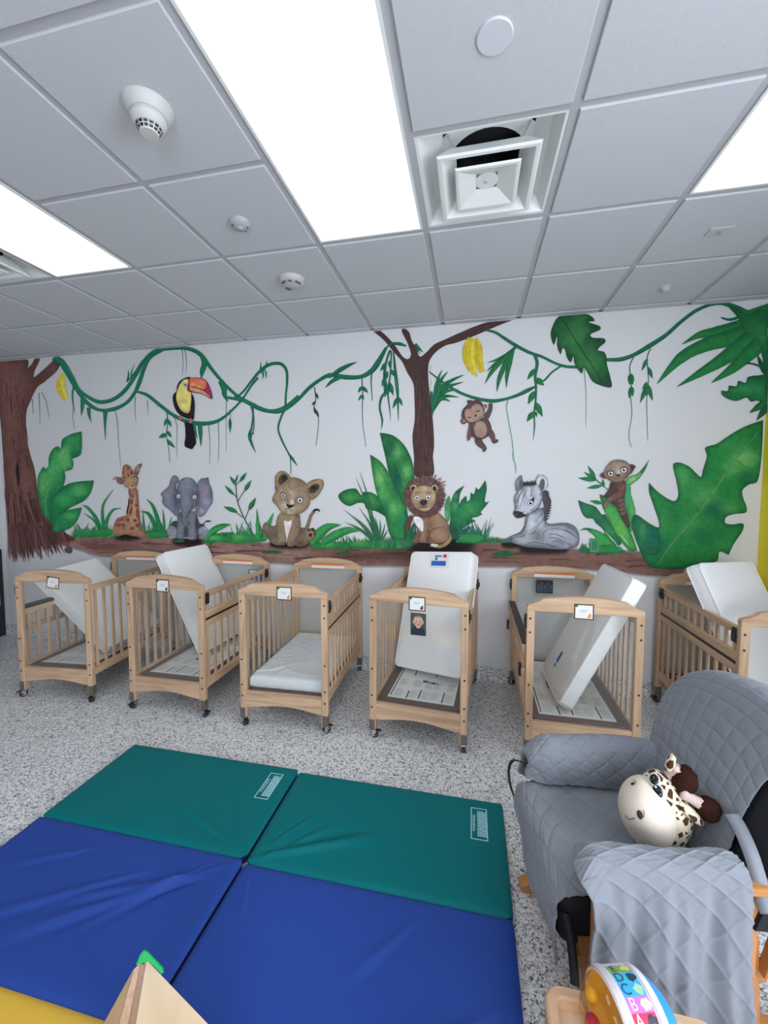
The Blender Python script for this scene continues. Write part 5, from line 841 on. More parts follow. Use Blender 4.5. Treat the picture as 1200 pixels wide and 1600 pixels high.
    def ink(b):
        z = 0.2513
        def q(x0, x1, y0, y1): b.mesh([(x0, y0, z), (x1, y0, z), (x1, y1, z), (x0, y1, z)], [(0, 1, 2, 3)])
        q(-0.212, -0.204, -0.38, 0.39)
        for x0, y0, h in ((-0.10, -0.39, .10), (-0.02, -0.38, .12), (0.14, -0.39, .14), (-0.11, -0.05, .11), (0.05, -0.03, .12), (-0.05, 0.20, .13), (0.13, 0.18, .12)): q(x0, x0 + 0.009, y0, y0 + h)
        for x0, y0 in ((-0.03, -0.14), (0.03, -0.15), (0.0, 0.32)): q(x0, x0 + 0.035, y0, y0 + 0.03); q(x0 + 0.04, x0 + 0.055, y0 + 0.004, y0 + 0.026)
    link('black_print', cached('ink', 'black_print', ink, INK), bd)
    def gink(b):
        rnd = random.Random(5); z = 0.2513
        for cx in (-0.19, -0.085, 0.0, 0.06, 0.155):
            for band in (-0.37, -0.22, 0.02, 0.22):
                for k in range(7):
                    y = band + 0.015 * k; l = rnd.uniform(0.035, 0.06)
                    b.mesh([(cx, y, z), (cx + l, y, z), (cx + l, y + 0.006, z), (cx, y + 0.006, z)], [(0, 1, 2, 3)])
    link('text_lines', cached('gink', 'text_lines', gink, GINK), bd)['kind'] = 'stuff'
    # caution strip on the inner face of the far header
    st = link('caution_strip', cached('st', 'caution_strip', lambda b: b.box(-0.155, 0.155, -0.0006, 0.0006, 0.938, 0.975), PAPER), r, (0.01, 0.4634, 0), label='white and orange caution sticker')
    link('orange_band', cached('sto', 'orange_band', lambda b: b.box(-0.155, 0.155, -0.0008, 0.0008, 0.962, 0.978), ORANGE), st, (0, -0.0002, 0))
    return r
CR = [((-2.959, 0.735), 5.0, 'left', True, 'leftmost wooden crib, with its left gate folded down'),
      ((-1.930, 0.755), 0.3, 'right', False, 'second wooden crib from the left, beneath the painted elephant'),
      ((-1.004, 0.741), 1.7, 'right', False, 'wooden crib whose mattress lies flat under a fitted sheet'),
      ((-0.032, 0.757), -4.3, 'right', False, 'wooden crib with a baby photo on its clear end, below the painted lion'),
      ((0.915, 0.768), 0.0, 'left', True, 'wooden crib just behind the grey chair, left gate folded down'),
      ((2.000, 0.722), 0.0, 'left', False, 'rightmost wooden crib, in the corner by the yellow wall')]
CRIBS = [make_crib(*c) for c in CR]
def in_crib(k, p): return CRIBS[k].matrix_basis @ Vector(p)
# ---- mattresses
MATW = mat('white_mattress_vinyl', (0.90, 0.90, 0.90), 0.45, bump=0.10, bscale=14); PIPE = mat('white_piping', (0.84, 0.84, 0.83), 0.5); SHEET = mat('white_fitted_sheet', (0.88, 0.90, 0.93), 0.8, bump=0.06, bscale=90)
MW, ML, MT = 0.56, 0.91, 0.08
def mattress_mesh(b):
    # rounded slab with slightly crowned faces and ruffled sides
    rc = 0.035; pts = []
    for cx, cy, a0 in ((MW - rc, rc, -90), (MW - rc, ML - rc, 0), (rc, ML - rc, 90), (rc, rc, 180)):
        for k in range(7): a = math.radians(a0 + 15 * k); pts.append((cx + rc * math.cos(a), cy + rc * math.sin(a)))
    dense = []
    for i in range(len(pts)):
        p, q = pts[i], pts[(i + 1) % len(pts)]; n = max(1, int(math.hypot(q[0] - p[0], q[1] - p[1]) / 0.02))
        for k in range(n): dense.append((p[0] + (q[0] - p[0]) * k / n, p[1] + (q[1] - p[1]) * k / n))
    rnd = random.Random(2); lv = []
    for f in (0, 0.12, 0.37, 0.63, 0.88, 1.0):
        ring = []
        for i, (x, y) in enumerate(dense):
            o = 0.0035 * math.sin(i * 1.9) * math.sin(f * math.pi) + 0.004 * math.sin(f * math.pi) + rnd.uniform(-.001, .001) * (0 < f < 1)
            dx, dy = x - MW / 2, y - ML / 2; l = math.hypot(dx, dy); ring.append(b.bm.verts.new((x + dx / l * o, y + dy / l * o, f * MT)))
        lv.append(ring)
    n = len(dense)
    for A, B in zip(lv, lv[1:]):
        for i in range(n): b.face([A[i], A[(i + 1) % n], B[(i + 1) % n], B[i]])
    for ring, sg in ((lv[0], -1), (lv[-1], 1)):
        prev = ring
        for s, hgt in ((0.96, 0.004), (0.85, 0.007), (0.6, 0.009), (0.3, 0.010)):
            new = []
            for i, v in enumerate(ring):
                x = MW / 2 + (v.co.x - MW / 2) * s; y = ML / 2 + (v.co.y - ML / 2) * s
                new.append(b.bm.verts.new((x, y, v.co.z + sg * (hgt + 0.0012 * math.sin(17 * x + 5 * y) * math.sin(11 * y)))))
            for i in range(n): b.face([prev[i], prev[(i + 1) % n], new[(i + 1) % n], new[i]])
            prev = new
        b.face(prev)
def piping_mesh(b):
    rc = 0.035
    for z in (0.0, MT):
        pts = []
        for cx, cy, a0 in ((MW - rc, rc, -90), (MW - rc, ML - rc, 0), (rc, ML - rc, 90), (rc, rc, 180)):
            for k in range(7): a = math.radians(a0 + 15 * k); pts.append((cx + rc * math.cos(a), cy + rc * math.sin(a), z))
        b.tube(pts, 0.0042, 6, closed=True, up=(0, 0, 1))
def make_mattress(pose, label):
    r = empty('crib_mattress', pose[3:6], 0, label, 'mattress', 'white crib mattresses propped in the cribs')
    v = Vector(pose[:3]); r.rotation_mode = 'QUATERNION'; r.rotation_quaternion = Quaternion(v.normalized(), v.length)
    link('mattress_body', cached('mb', 'mattress_body', mattress_mesh, MATW, True, 50), r)
    link('piping', cached('mp', 'piping', piping_mesh, PIPE, True), r)
    return r
m1 = make_mattress([0.62, 0.509, 1.501, -2.752, 0.527, 0.266], 'white mattress tipped across the leftmost crib')
m2 = make_mattress([0.864, 0.831, 1.357, -1.957, 0.672, 0.267], 'tilted white mattress sticking up out of the second crib from the left')
m4 = make_mattress([1.124, -0.316, -0.316, -0.274, 0.833, 0.262], 'white mattress leaning back behind the baby photo, blue label at its top')
m5 = make_mattress([1.521, 1.561, 0.939, 0.806, 0.376, 0.315], 'white mattress leaning sideways against the right rail behind the grey chair')
m6 = make_mattress([1.047, 0.352, 0.491, 1.830, 0.350, 0.345], 'white mattress propped up in the rightmost crib by the yellow wall')
# labels printed on two of them
b = MB(); b.box(0.19, 0.36, 0.775, 0.895, MT + 0.0095, MT + 0.0105); o = b.obj('paper_label', PAPER, m4); o['label'] = 'white care label with a blue block'
b = MB(); b.box(0.205, 0.335, 0.795, 0.835, MT + 0.0106, MT + 0.011); b.box(0.23, 0.29, 0.868, 0.880, MT + 0.0106, MT + 0.011); b.obj('blue_block', VBLUE, o)
b = MB(); b.cyl((0.245, 0.852, MT + 0.0106), (0.245, 0.852, MT + 0.011), 0.013, seg=16); b.obj('green_seal', mat('green_print', (0.02, 0.25, 0.10), 0.5), o)
b = MB(); b.box(0.305, 0.335, 0.862, 0.888, MT + 0.0106, MT + 0.011); b.obj('red_seal', mat('red_print', (0.55, 0.05, 0.06), 0.5), o)
b = MB(); b.box(0.325, 0.365, 0.15, 0.23, -0.0115, -0.0105); o = b.obj('blue_label', VBLUE, m5); o['label'] = 'small blue label'
b = MB(); b.cyl((0.345, 0.125, -0.0115), (0.345, 0.125, -0.0105), 0.014, seg=16); b.obj('green_seal', MATS['green_print'], m5)
# flat mattress under a fitted sheet
r = empty('crib_mattress', in_crib(2, (0, 0, 0.2515)), math.radians(1.7), 'mattress lying flat under a wrinkled white fitted sheet in the third crib', 'mattress')
b = MB(); b.box(-0.262, 0.262, -0.44, 0.44, 0.002, 0.076, 0.02); b.obj('mattress_body', MATW, r, smooth=True, angle=50)
b = MB(); rnd = random.Random(4); rid = [(rnd.uniform(-.25, .25), rnd.uniform(-.4, .4), rnd.uniform(0, 3.1), rnd.uniform(.1, .3), rnd.uniform(.002, .006)) for _ in range(26)]
def shz(x, y):
    z = 0.088
    for cx, cy, a, L, am in rid:
        dx, dy = x - cx, y - cy; u = dx * math.cos(a) + dy * math.sin(a); v = -dx * math.sin(a) + dy * math.cos(a) + 0.02 * math.sin(u * 20)
        z += am * math.exp(-(u / L) ** 2 - (v / 0.014) ** 2)
    e = min(0.27 - abs(x), 0.448 - abs(y)); return z - 0.014 * math.exp(-max(e, 0) / 0.012)
V = b.grid(56, 92, lambda u, v: ((u - .5) * .54, (v - .5) * .896, shz((u - .5) * .54, (v - .5) * .896)))
rim = [V[i][0] for i in range(56)] + [V[55][j] for j in range(1, 92)] + [V[i][91] for i in range(54, -1, -1)] + [V[0][j] for j in range(90, 0, -1)]
prev = rim
for f, z in ((1.006, 0.060), (1.008, 0.035), (1.004, 0.012), (0.97, 0.0)):
    new = [b.bm.verts.new((v.co.x * f + 0.0015 * math.sin(k * .9), v.co.y * f + 0.0012 * math.sin(k * .7), z)) for k, v in enumerate(rim)]
    for k in range(len(rim)): j = (k + 1) % len(rim); b.face([prev[k], prev[j], new[j], new[k]])
    prev = new
b.obj('fitted_sheet', SHEET, r, smooth=True)
# ---- name cards clipped to the front headers
CARDB = mat('card_border', (0.10, 0.035, 0.02), 0.5); CARDG = mat('card_leaf', (0.02, 0.10, 0.03), 0.5); CARDO = mat('card_orange', (0.75, 0.33, 0.03), 0.5)
cards = [(0, 0.02, 0.932, 8, 'white name card hanging askew on the leftmost crib'), (1, 0.0, 0.955, 0, 'white name card on the second crib from the left'),
         (2, 0.02, 0.955, 0, 'white name card on the crib with the fitted sheet'), (3, 0.0, 0.935, 0, 'white name card above the baby photo'), (4, -0.005, 0.945, 0, 'white name card on the crib behind the grey chair')]
for k, x, z, a, lb in cards:
    p = in_crib(k, (x, -0.5022, z)); r = empty('name_card', p, 0, lb, 'name card', 'name cards on the crib headers'); r.rotation_euler = (0, math.radians(a), CRIBS[k].rotation_euler.z)
    link('card_border', cached('cb', 'card_border', lambda b: b.box(-0.054, 0.054, -0.0008, 0.0008, -0.046, 0.046), CARDB), r)
    cc = link('white_card', cached('cw', 'white_card', lambda b: b.box(-0.047, 0.047, -0.0012, 0, -0.039, 0.039), PAPER), r)
    link('text_line', cached('ct', 'text_line', lambda b: (b.box(-0.022, 0.018, -0.0015, -0.001, 0.006, 0.0095), b.box(-0.018, 0.012, -0.0015, -0.001, -0.001, 0.0015)), GINK), cc)
    link('leaf_mark', cached('cl', 'leaf_mark', lambda b: b.prism([(-0.054, 0.020), (-0.046, 0.028), (-0.038, 0.026), (-0.030, 0.040), (-0.034, 0.046), (-0.054, 0.046)], 'xz', -0.0016, -0.001), CARDG), cc)
    link('animal_mark', cached('ca%d' % (k % 2), 'animal_mark', lambda b: (b.cyl((0.030, -0.0016, -0.026), (0.030, -0.001, -0.026), 0.010, seg=10), b.cyl((0.034, -0.0016, -0.014), (0.034, -0.001, -0.014), 0.006, seg=8)), [CARDO, CARDB][k % 2]), cc)
# ---- snapshot of a baby taped to the clear end of the fourth crib
p = in_crib(3, (0.006, -0.4912, 0.800)); r = empty('baby_photograph', p, CRIBS[3].rotation_euler.z, 'small photograph of a smiling baby taped below the name card', 'photograph')
PH = mat('photo_back', (0.045, 0.070, 0.062), 0.35); SKIN = mat('photo_skin', (0.62, 0.36, 0.27), 0.5); SKIN2 = mat('photo_cheek', (0.55, 0.22, 0.17), 0.5); NAVYP = mat('photo_navy', (0.010, 0.018, 0.035), 0.5); HAIR = mat('photo_hair', (0.30, 0.19, 0.12), 0.5)
MB().box(-0.050, 0.050, -0.0006, 0.0006, -0.072, 0.072).obj('print', PH, r)
def disc(b, cx, cz, rx, rz, y, n=24, a0=0, a1=360):
    vs = [(cx + rx * math.cos(math.radians(a0 + (a1 - a0) * k / n)), y, cz + rz * math.sin(math.radians(a0 + (a1 - a0) * k / n))) for k in range(n + (a1 - a0 < 360))]
    b.mesh(vs, [tuple(range(len(vs)))])
b = MB(); b.mesh([(-.047, -.0008, -.069), (.047, -.0008, -.069), (.047, -.0008, -.045), (.036, -.0008, -.026), (.015, -.0008, -.016), (-.020, -.0008, -.016), (-.040, -.0008, -.026), (-.047, -.0008, -.048)], [tuple(range(8))]); b.obj('pictured_shirt', NAVYP, r)
b = MB(); disc(b, 0, 0.020, 0.0305, 0.037, -0.0009); disc(b, -0.030, 0.014, 0.006, 0.010, -0.0009); disc(b, 0.030, 0.014, 0.006, 0.010, -0.0009); disc(b, 0, -0.016, 0.014, 0.010, -0.00085); f = b.obj('pictured_face', SKIN, r)
b = MB(); disc(b, 0, 0.034, 0.0295, 0.0235, -0.00095, 20, 25, 155); b.obj('pictured_hair', HAIR, f)
b = MB(); disc(b, -0.017, 0.006, 0.008, 0.007, -0.001); disc(b, 0.017, 0.006, 0.008, 0.007, -0.001); disc(b, 0, 0.009, 0.005, 0.004, -0.001); b.obj('pictured_cheek', SKIN2, f)
b = MB(); disc(b, -0.0115, 0.020, 0.0042, 0.0032, -0.0012); disc(b, 0.0115, 0.020, 0.0042, 0.0032, -0.0012); b.obj('pictured_eye', INK, f)
b = MB(); disc(b, 0, -0.001, 0.010, 0.007, -0.0012, 14, 180, 360); b.obj('pictured_mouth', mat('photo_mouth', (0.35, 0.05, 0.05), 0.5), f)
# ---- dark snapshot on the far panel of the fifth crib, blue packet behind the second crib
p = in_crib(4, (-0.06, 0.4855 - 0.004, 0.855)); r = empty('group_photograph', p, 0, 'small dark photograph taped to the far clear panel below the painted zebra', 'photograph')
MB().box(-0.065, 0.065, -0.0008, 0.0006, -0.055, 0.055).obj('print', mat('photo_dark', (0.02, 0.026, 0.035), 0.35), r)
b = MB()
for k, (x, z) in enumerate(((-0.045, -0.005), (-0.02, 0.008), (0.006, -0.004), (0.03, 0.01), (0.05, -0.008))): disc(b, x, z + 0.012, 0.008, 0.010, -0.0012, 12)
b.obj('pictured_faces', mat('photo_skin_dim', (0.22, 0.14, 0.11), 0.5), r)
b = MB()
for k, x in enumerate((-0.045, -0.02, 0.006, 0.03, 0.05)): b.box(x - .011, x + .011, -0.0011, -0.0009, -0.045, -0.002 + 0.006 * (k % 2))
b.obj('pictured_clothes', mat('photo_blue_dim', (0.05, 0.09, 0.16), 0.5), r)
p = in_crib(1, (0.19, 0.4825, 0.0)); r = empty('wipes_packet', (p.x, p.y - 0.004, 0.845), 0, 'small blue and white packet taped to the far panel of the second crib', 'packet')
b = MB(); b.box(-0.075, 0.075, -0.006, 0.002, -0.06, 0.04, 0.004); b.obj('packet_body', mat('packet_blue', (0.05, 0.20, 0.42), 0.4), r)
b = MB(); b.box(-0.06, 0.06, -0.0072, -0.006, 0.010, 0.034); b.box(-0.05, -0.01, -0.0072, -0.006, -0.04, 0.0); b.obj('white_print', PAPER, r)
b = MB(); b.cyl((0.03, -0.0074, -0.015), (0.03, -0.006, -0.015), 0.016, seg=14); b.obj('red_seal', MATS['red_print'], r)
# ================================================================== folding floor mats
def vinyl(name, c):
    return mat(name, c, 0.40, bump=0.05, bscale=25, spec=0.13)
TEAL = vinyl('teal_vinyl', (0.0, 0.145, 0.155)); BLUE = vinyl('blue_vinyl', (0.022, 0.062, 0.30)); MYEL = vinyl('yellow_vinyl', (0.72, 0.44, 0.06)); NAVY = vinyl('navy_vinyl', (0.008, 0.018, 0.11))
MINK = mat('mat_print', (0.45, 0.80, 0.85), 0.6)
PW, PD, PT = 1.122, 0.585, 0.045
def mat_panel(folds, seed):
    rnd = random.Random(seed); b = MB(); n, m = 150, 80; rc = 0.03
    def h(x, y):
        ex, ey = min(x + PW / 2, PW / 2 - x), min(y + PD / 2, PD / 2 - y)
        e = min(ex, ey); z = PT - 0.012 * math.exp(-max(e, 0) / 0.012)
        z += 0.0008 * math.sin(9 * x + seed) * math.cos(7 * y)
        for (fx, fy, a, L, amp, wd) in folds:
            dx, dy = x - fx, y - fy; u = dx * math.cos(a) + dy * math.sin(a); v = -dx * math.sin(a) + dy * math.cos(a)
            if -0.02 < u < L:
                s = max(0.0, 1 - abs(u / L * 2 - 0.85)) ; s = min(1, s * 1.6); ww = wd * (0.45 + 0.9 * max(u, 0) / L)
                z += 1.7 * amp * s * (math.exp(-(v / ww) ** 2) - 0.55 * math.exp(-((v - 1.7 * ww) / ww) ** 2))
        return z
    def fn(u, v):
        x, y = (u - .5) * PW, (v - .5) * PD
        cx, cy = PW / 2 - rc, PD / 2 - rc          # rounded corners in plan
        if abs(x) > cx and abs(y) > cy:
            dx, dy = abs(x) - cx, abs(y) - cy; q = max(dx, dy) / max(1e-9, math.hypot(dx, dy)); x = math.copysign(cx + dx * q, x); y = math.copysign(cy + dy * q, y)
        return (x, y, h(x, y))
    V = b.grid(n, m, fn, 0)
    rim = [V[i][0] for i in range(n)] + [V[n - 1][j] for j in range(1, m)] + [V[i][m - 1] for i in range(n - 2, -1, -1)] + [V[0][j] for j in range(m - 2, 0, -1)]
    low = [b.bm.verts.new((v.co.x * 1.001, v.co.y * 1.001, 0.010)) for v in rim]; bot = [b.bm.verts.new((v.co.x * 0.99, v.co.y * 0.985, 0.0)) for v in rim]
    for k in range(len(rim)):
        j = (k + 1) % len(rim); b.face([rim[k], rim[j], low[j], low[k]], 1); b.face([low[k], low[j], bot[j], bot[k]], 1)
    b.face(bot, 1)
    return b
def warning_print(parent, x, y, name='warning_print'):
    # printed box, its heading read from the right: text runs along +y with its top towards -x
    r = bpy.data.objects.new(name, None); b = MB(); z = 0.0; L, Wd, t = 0.190, 0.078, 0.004
    for q in ((-Wd / 2, -Wd / 2 + t, -L / 2, L / 2), (Wd / 2 - t, Wd / 2, -L / 2, L / 2), (-Wd / 2 + t, Wd / 2 - t, -L / 2, -L / 2 + t), (-Wd / 2 + t, Wd / 2 - t, L / 2 - t, L / 2)): b.box(*q, 0, 0.0004)
    rnd = random.Random(3)
    for k in range(8):
        xx = -0.008 + k * 0.0054; y0 = -L / 2 + 0.02
        while y0 < L / 2 - 0.02:
            l = rnd.uniform(0.006, 0.016); b.box(xx, xx + 0.0036, y0, min(y0 + l, L / 2 - 0.018), 0, 0.0004); y0 += l + 0.003
    me = text_mesh('WARNING', 0.021); bb = bmesh.new(); bb.from_mesh(me); bmesh.ops.transform(bb, matrix=Matrix.Translation((-0.024, 0, 0.0002)) @ Matrix.Rotation(math.pi / 2, 4, 'Z') @ Matrix.Diagonal((1.0, 1.0, 1, 1)), verts=bb.verts[:])
    tm = bpy.data.meshes.new('w'); bb.to_mesh(tm); bb.free(); b.bm.from_mesh(tm)
    o = b.obj(name, MINK, parent); o.location = (x, y, PT + 0.0016); o['label'] = 'pale printed warning box'; return o
fa = [(0.50, -0.26, 2.75, 0.55, 0.0035, 0.016), (0.52, -0.22, 2.5, 0.4, 0.002, 0.012), (0.50, -0.2, 2.2, 0.3, 0.002, 0.012)]
fb = [(-0.53, -0.27, 0.42, 0.62, 0.0085, 0.026), (-0.50, -0.27, 0.75, 0.40, 0.004, 0.014), (-0.5, -0.20, 0.95, 0.3, 0.003, 0.012)]
fc = [(0.50, 0.24, -2.55, 0.85, 0.006, 0.022), (0.45, 0.25, -2.35, 0.55, 0.0045, 0.018), (0.2, 0.15, -2.6, 0.7, 0.004, 0.02), (0.50, 0.20, -2.75, 0.75, 0.0045, 0.02), (-0.1, 0.2, -2.7, 0.4, 0.003, 0.018)]
fd = [(-0.52, 0.26, -1.2, 0.25, 0.003, 0.012), (0.2, 0.2, -2.3, 0.35, 0.003, 0.02), (0.5, 0.0, -2.6, 0.4, 0.003, 0.022)]
def floor_mat(name, cx, yfar, label, cols, folds, print_x):
    r = empty(name, (cx, yfar - PD / 2, 0.001), 0, label, 'floor mat', 'folding play mats on the floor')
    for k, (c, fo) in enumerate(zip(cols, folds)):
        o = mat_panel(fo, k + int(cx * 10)).obj('panel', [c, NAVY], r, smooth=True, angle=50); o.location = (0, -k * PD, 0)
        if c is TEAL: o['label'] = 'teal end panel'; warning_print(o, print_x, 0.125)
        if c is MYEL: o['label'] = 'yellow panel'
        if c is BLUE: o['label'] = 'royal blue panel'
    return r
floor_mat('folding_mat', -1.258, -0.155, 'left folding gym mat of teal, blue and yellow panels', [TEAL, BLUE, MYEL], [fa, fc, []], 0.46)
floor_mat('folding_mat', -0.124, -0.172, 'right folding gym mat of teal and blue panels beside the grey chair', [TEAL, BLUE, MYEL], [fb, fd, []], 0.44)
# ================================================================== glider chair with quilted covers
OW = [wood('honey_' + a, a, (0.56, 0.24, 0.075), (0.40, 0.15, 0.04), 0.35) for a in 'xyz']
BCLOTH = mat('black_upholstery', (0.007, 0.008, 0.014), 0.85)
def m_quilt(name, col):
    m = mat(name, col, 0.85, bump=0.10, bscale=650, sheen=0.15); return m
GREY = m_quilt('grey_quilted_cloth', (0.215, 0.230, 0.265)); GREY2 = mat('grey_webbing', (0.23, 0.245, 0.28), 0.8)
CH = Matrix.Translation((0.75, -0.76, 0.0)) @ Matrix.Rotation(math.radians(8.6), 4, 'Z')
chair = empty('glider_chair', (0.75, -0.76, 0.0005), math.radians(8.6), 'wooden glider chair with black cushions under grey quilted covers', 'chair')
for s in (-1, 1):
    v = 0.215 * s       # floor runner with rounded tips
    b = MB(); b.prism([(-0.245, 0.012), (-0.235, 0.0), (0.50, 0.0), (0.515, 0.012), (0.515, 0.030), (0.49, 0.044), (0.30, 0.052), (-0.05, 0.052), (-0.21, 0.046), (-0.245, 0.030)], 'xz', v - 0.024, v + 0.024, 0.006); b.obj('runner', OW[0], chair)
    b = MB(); b.prism([(-0.165, 0.05), (-0.115, 0.05), (-0.150, 0.30), (-0.190, 0.30)], 'xz', v - 0.016, v + 0.016, 0.004); b.obj('front_leg', OW[2], chair)
    b = MB(); b.prism([(0.30, 0.05), (0.35, 0.05), (0.33, 0.34), (0.29, 0.34)], 'xz', v - 0.016, v + 0.016, 0.004); b.obj('rear_leg', OW[2], chair)
    b = MB(); b.box(-0.20, 0.36, v - 0.018, v + 0.018, 0.20, 0.25, 0.005); b.obj('side_rail', OW[0], chair)
    va = 0.262 * s
    b = MB(); b.prism([(-0.185, va - 0.030), (-0.17, va - 0.036), (0.34, va - 0.038), (0.375, va - 0.02), (0.375, va + 0.02), (0.34, va + 0.038), (-0.17, va + 0.036), (-0.185, va + 0.030)], 'xy', 0.535, 0.558, 0.006); b.obj('armrest', OW[0], chair)
    for u in (-0.15, 0.06, 0.27):
        b = MB(); b.box(u - 0.018, u + 0.018, va - 0.012, va + 0.012, 0.235, 0.537, 0.004); b.obj('arm_support', OW[2], chair)
    b = MB(); b.box(-0.17, 0.29, va - 0.013, va + 0.013, 0.235, 0.275, 0.004); b.obj('arm_rail', OW[0], chair)
for u in (-0.14, 0.32): b = MB(); b.box(u - 0.02, u + 0.02, -0.20, 0.20, 0.10, 0.14, 0.004); b.obj('cross_bar', OW[1], chair)
for s in (-1, 1):
    b = MB(); b.prism([(0.33, 0.24), (0.375, 0.24), (0.555, 0.93), (0.51, 0.93)], 'xz', 0.24 * s - 0.016, 0.24 * s + 0.016, 0.004); b.obj('back_post', OW[2], chair)
b = MB(); b.box(-0.245, 0.30, -0.222, 0.222, 0.255, 0.440, 0.035, seg=4); b.obj('seat_cushion', BCLOTH, chair, smooth=True)
def back_uz(z): return 0.31 + 0.35 * (z - 0.6)
b = MB()
def bk(s, t, off):       # black back cushion with a rounded top
    v = -0.285 + 0.585 * s; zt = 0.958 - 0.17 * abs(2 * s - 1) ** 3.2; z = 0.42 + (zt - 0.42) * t
    return (back_uz(z) + off, v, z)
A = b.grid(24, 20, lambda s, t: bk(s, t, 0.004 + 0.02 * (abs(2 * s - 1) ** 4 + t ** 8))); B = b.grid(24, 20, lambda s, t: bk(s, t, 0.105 - 0.02 * (abs(2 * s - 1) ** 4 + t ** 8)))
for i in range(23): b.face([A[i][19], A[i + 1][19], B[i + 1][19], B[i][19]]); b.face([A[i][0], A[i + 1][0], B[i + 1][0], B[i][0]])
for j in range(19): b.face([A[0][j], A[0][j + 1], B[0][j + 1], B[0][j]]); b.face([A[23][j], A[23][j + 1], B[23][j + 1], B[23][j]])
b.obj('back_cushion', BCLOTH, chair, smooth=True, angle=60)
# ---- the covers
def sdist(x): f = x - math.floor(x); return min(f, 1 - f)
def quilt(fn, nu, nv, pat, amp=0.0050, wrinkle=0.0, seed=0, keep=None):
    b = MB(); rnd = random.Random(seed); P = [[Vector(fn(i / (nu - 1), j / (nv - 1))) for j in range(nv)] for i in range(nu)]
    ph = [rnd.uniform(0, 6.3) for _ in range(6)]; V = []
    for i in range(nu):
        row = []
        for j in range(nv):
            du = P[min(i + 1, nu - 1)][j] - P[max(i - 1, 0)][j]; dv = P[i][min(j + 1, nv - 1)] - P[i][max(j - 1, 0)]
            n = du.cross(dv); n = n.normalized() if n.length > 1e-12 else Vector((0, 0, 1))
            a, c = pat(i / (nu - 1), j / (nv - 1)); ga, gc = sdist(a), sdist(c)
            h = amp * (1 - max(math.exp(-(ga / 0.055) ** 2), math.exp(-(gc / 0.055) ** 2))) * (0.70 + 0.30 * math.sin(math.pi * ga) * math.sin(math.pi * gc) * 1.6)
            if wrinkle: h += wrinkle * (math.sin(9 * a + 3 * c + ph[0] + 2 * math.sin(2.3 * c)) * math.sin(5 * c - 2 * a + ph[1]) + 0.5 * math.sin(17 * a - 6 * c + ph[2]))
            row.append(b.bm.verts.new(P[i][j] + n * h))
        V.append(row)
    for i in range(nu - 1):
        for j in range(nv - 1): b.face([V[i][j], V[i + 1][j], V[i + 1][j + 1], V[i][j + 1]])
    return b
def cover(name, b, label=None):
    o = b.obj(name, GREY, quilts, smooth=True); m = o.modifiers.new('thick', 'SOLIDIFY'); m.thickness = 0.006; m.offset = -1
    if label: o['label'] = label
    return o
quilts = empty('quilted_cover', (0.75, -0.76, 0.0005), math.radians(8.6), 'grey diamond-quilted cover set tied over the seat, back and arms of the glider chair', 'chair cover')
def bez(pts, t):        # Catmull-Rom through (x, y) points
    n = len(pts) - 1; f = min(t * n, n - 1e-6); i = int(f); t = f - i
    a, b_, c, d = pts[max(i - 1, 0)], pts[i], pts[i + 1], pts[min(i + 2, n)]
    return [0.5 * (2 * q + (r - p) * t + (2 * p - 5 * q + 4 * r - s) * t * t + (3 * q - p - 3 * r + s) * t ** 3) for p, q, r, s in zip(a, b_, c, d)]
# seat with the front flap: t runs from the back edge forward and over the front
def seat_fn(s, t):
    v = -0.232 + 0.475 * s
    low = 0.205 + 0.05 * min(1, s * 3) + 0.10 * max(0, s - 0.72) / 0.28       # hanging corner at the near side
    prof = [(0.275, 0.472), (0.20, 0.462), (0.05, 0.455), (-0.10, 0.455), (-0.205, 0.452), (-0.247, 0.435), (-0.262, 0.385), (-0.266, 0.36 - (0.36 - low) * .45), (-0.262 + 0.01 * math.sin(7 * s), low)]
    u, z = bez(prof, t); e = abs(2 * s - 1) ** 6
    sag = -0.014 * math.sin(math.pi * s) * max(0, min(1, (u + 0.22) * 6)) ; z += sag - 0.010 * e * max(0, min(1, (0.75 - t) * 5))
    u += 0.010 * math.sin(9 * s + 1) * max(0, t - 0.7) / 0.3
    return (u, v * (1 - 0.16 * max(0, t - 0.72) / 0.28 * (v > 0)) , z + 0.004 * math.sin(11 * s + 7 * t))
cover('seat_cover', quilt(seat_fn, 150, 220, lambda s, t: ((0.475 * s / 0.071 * .8 + 0.82 * t / 0.071 * .8) , (0.475 * s / 0.095 * .5 - 0.82 * t / 0.095 * .75)), 0.0046, 0.0010, 1))
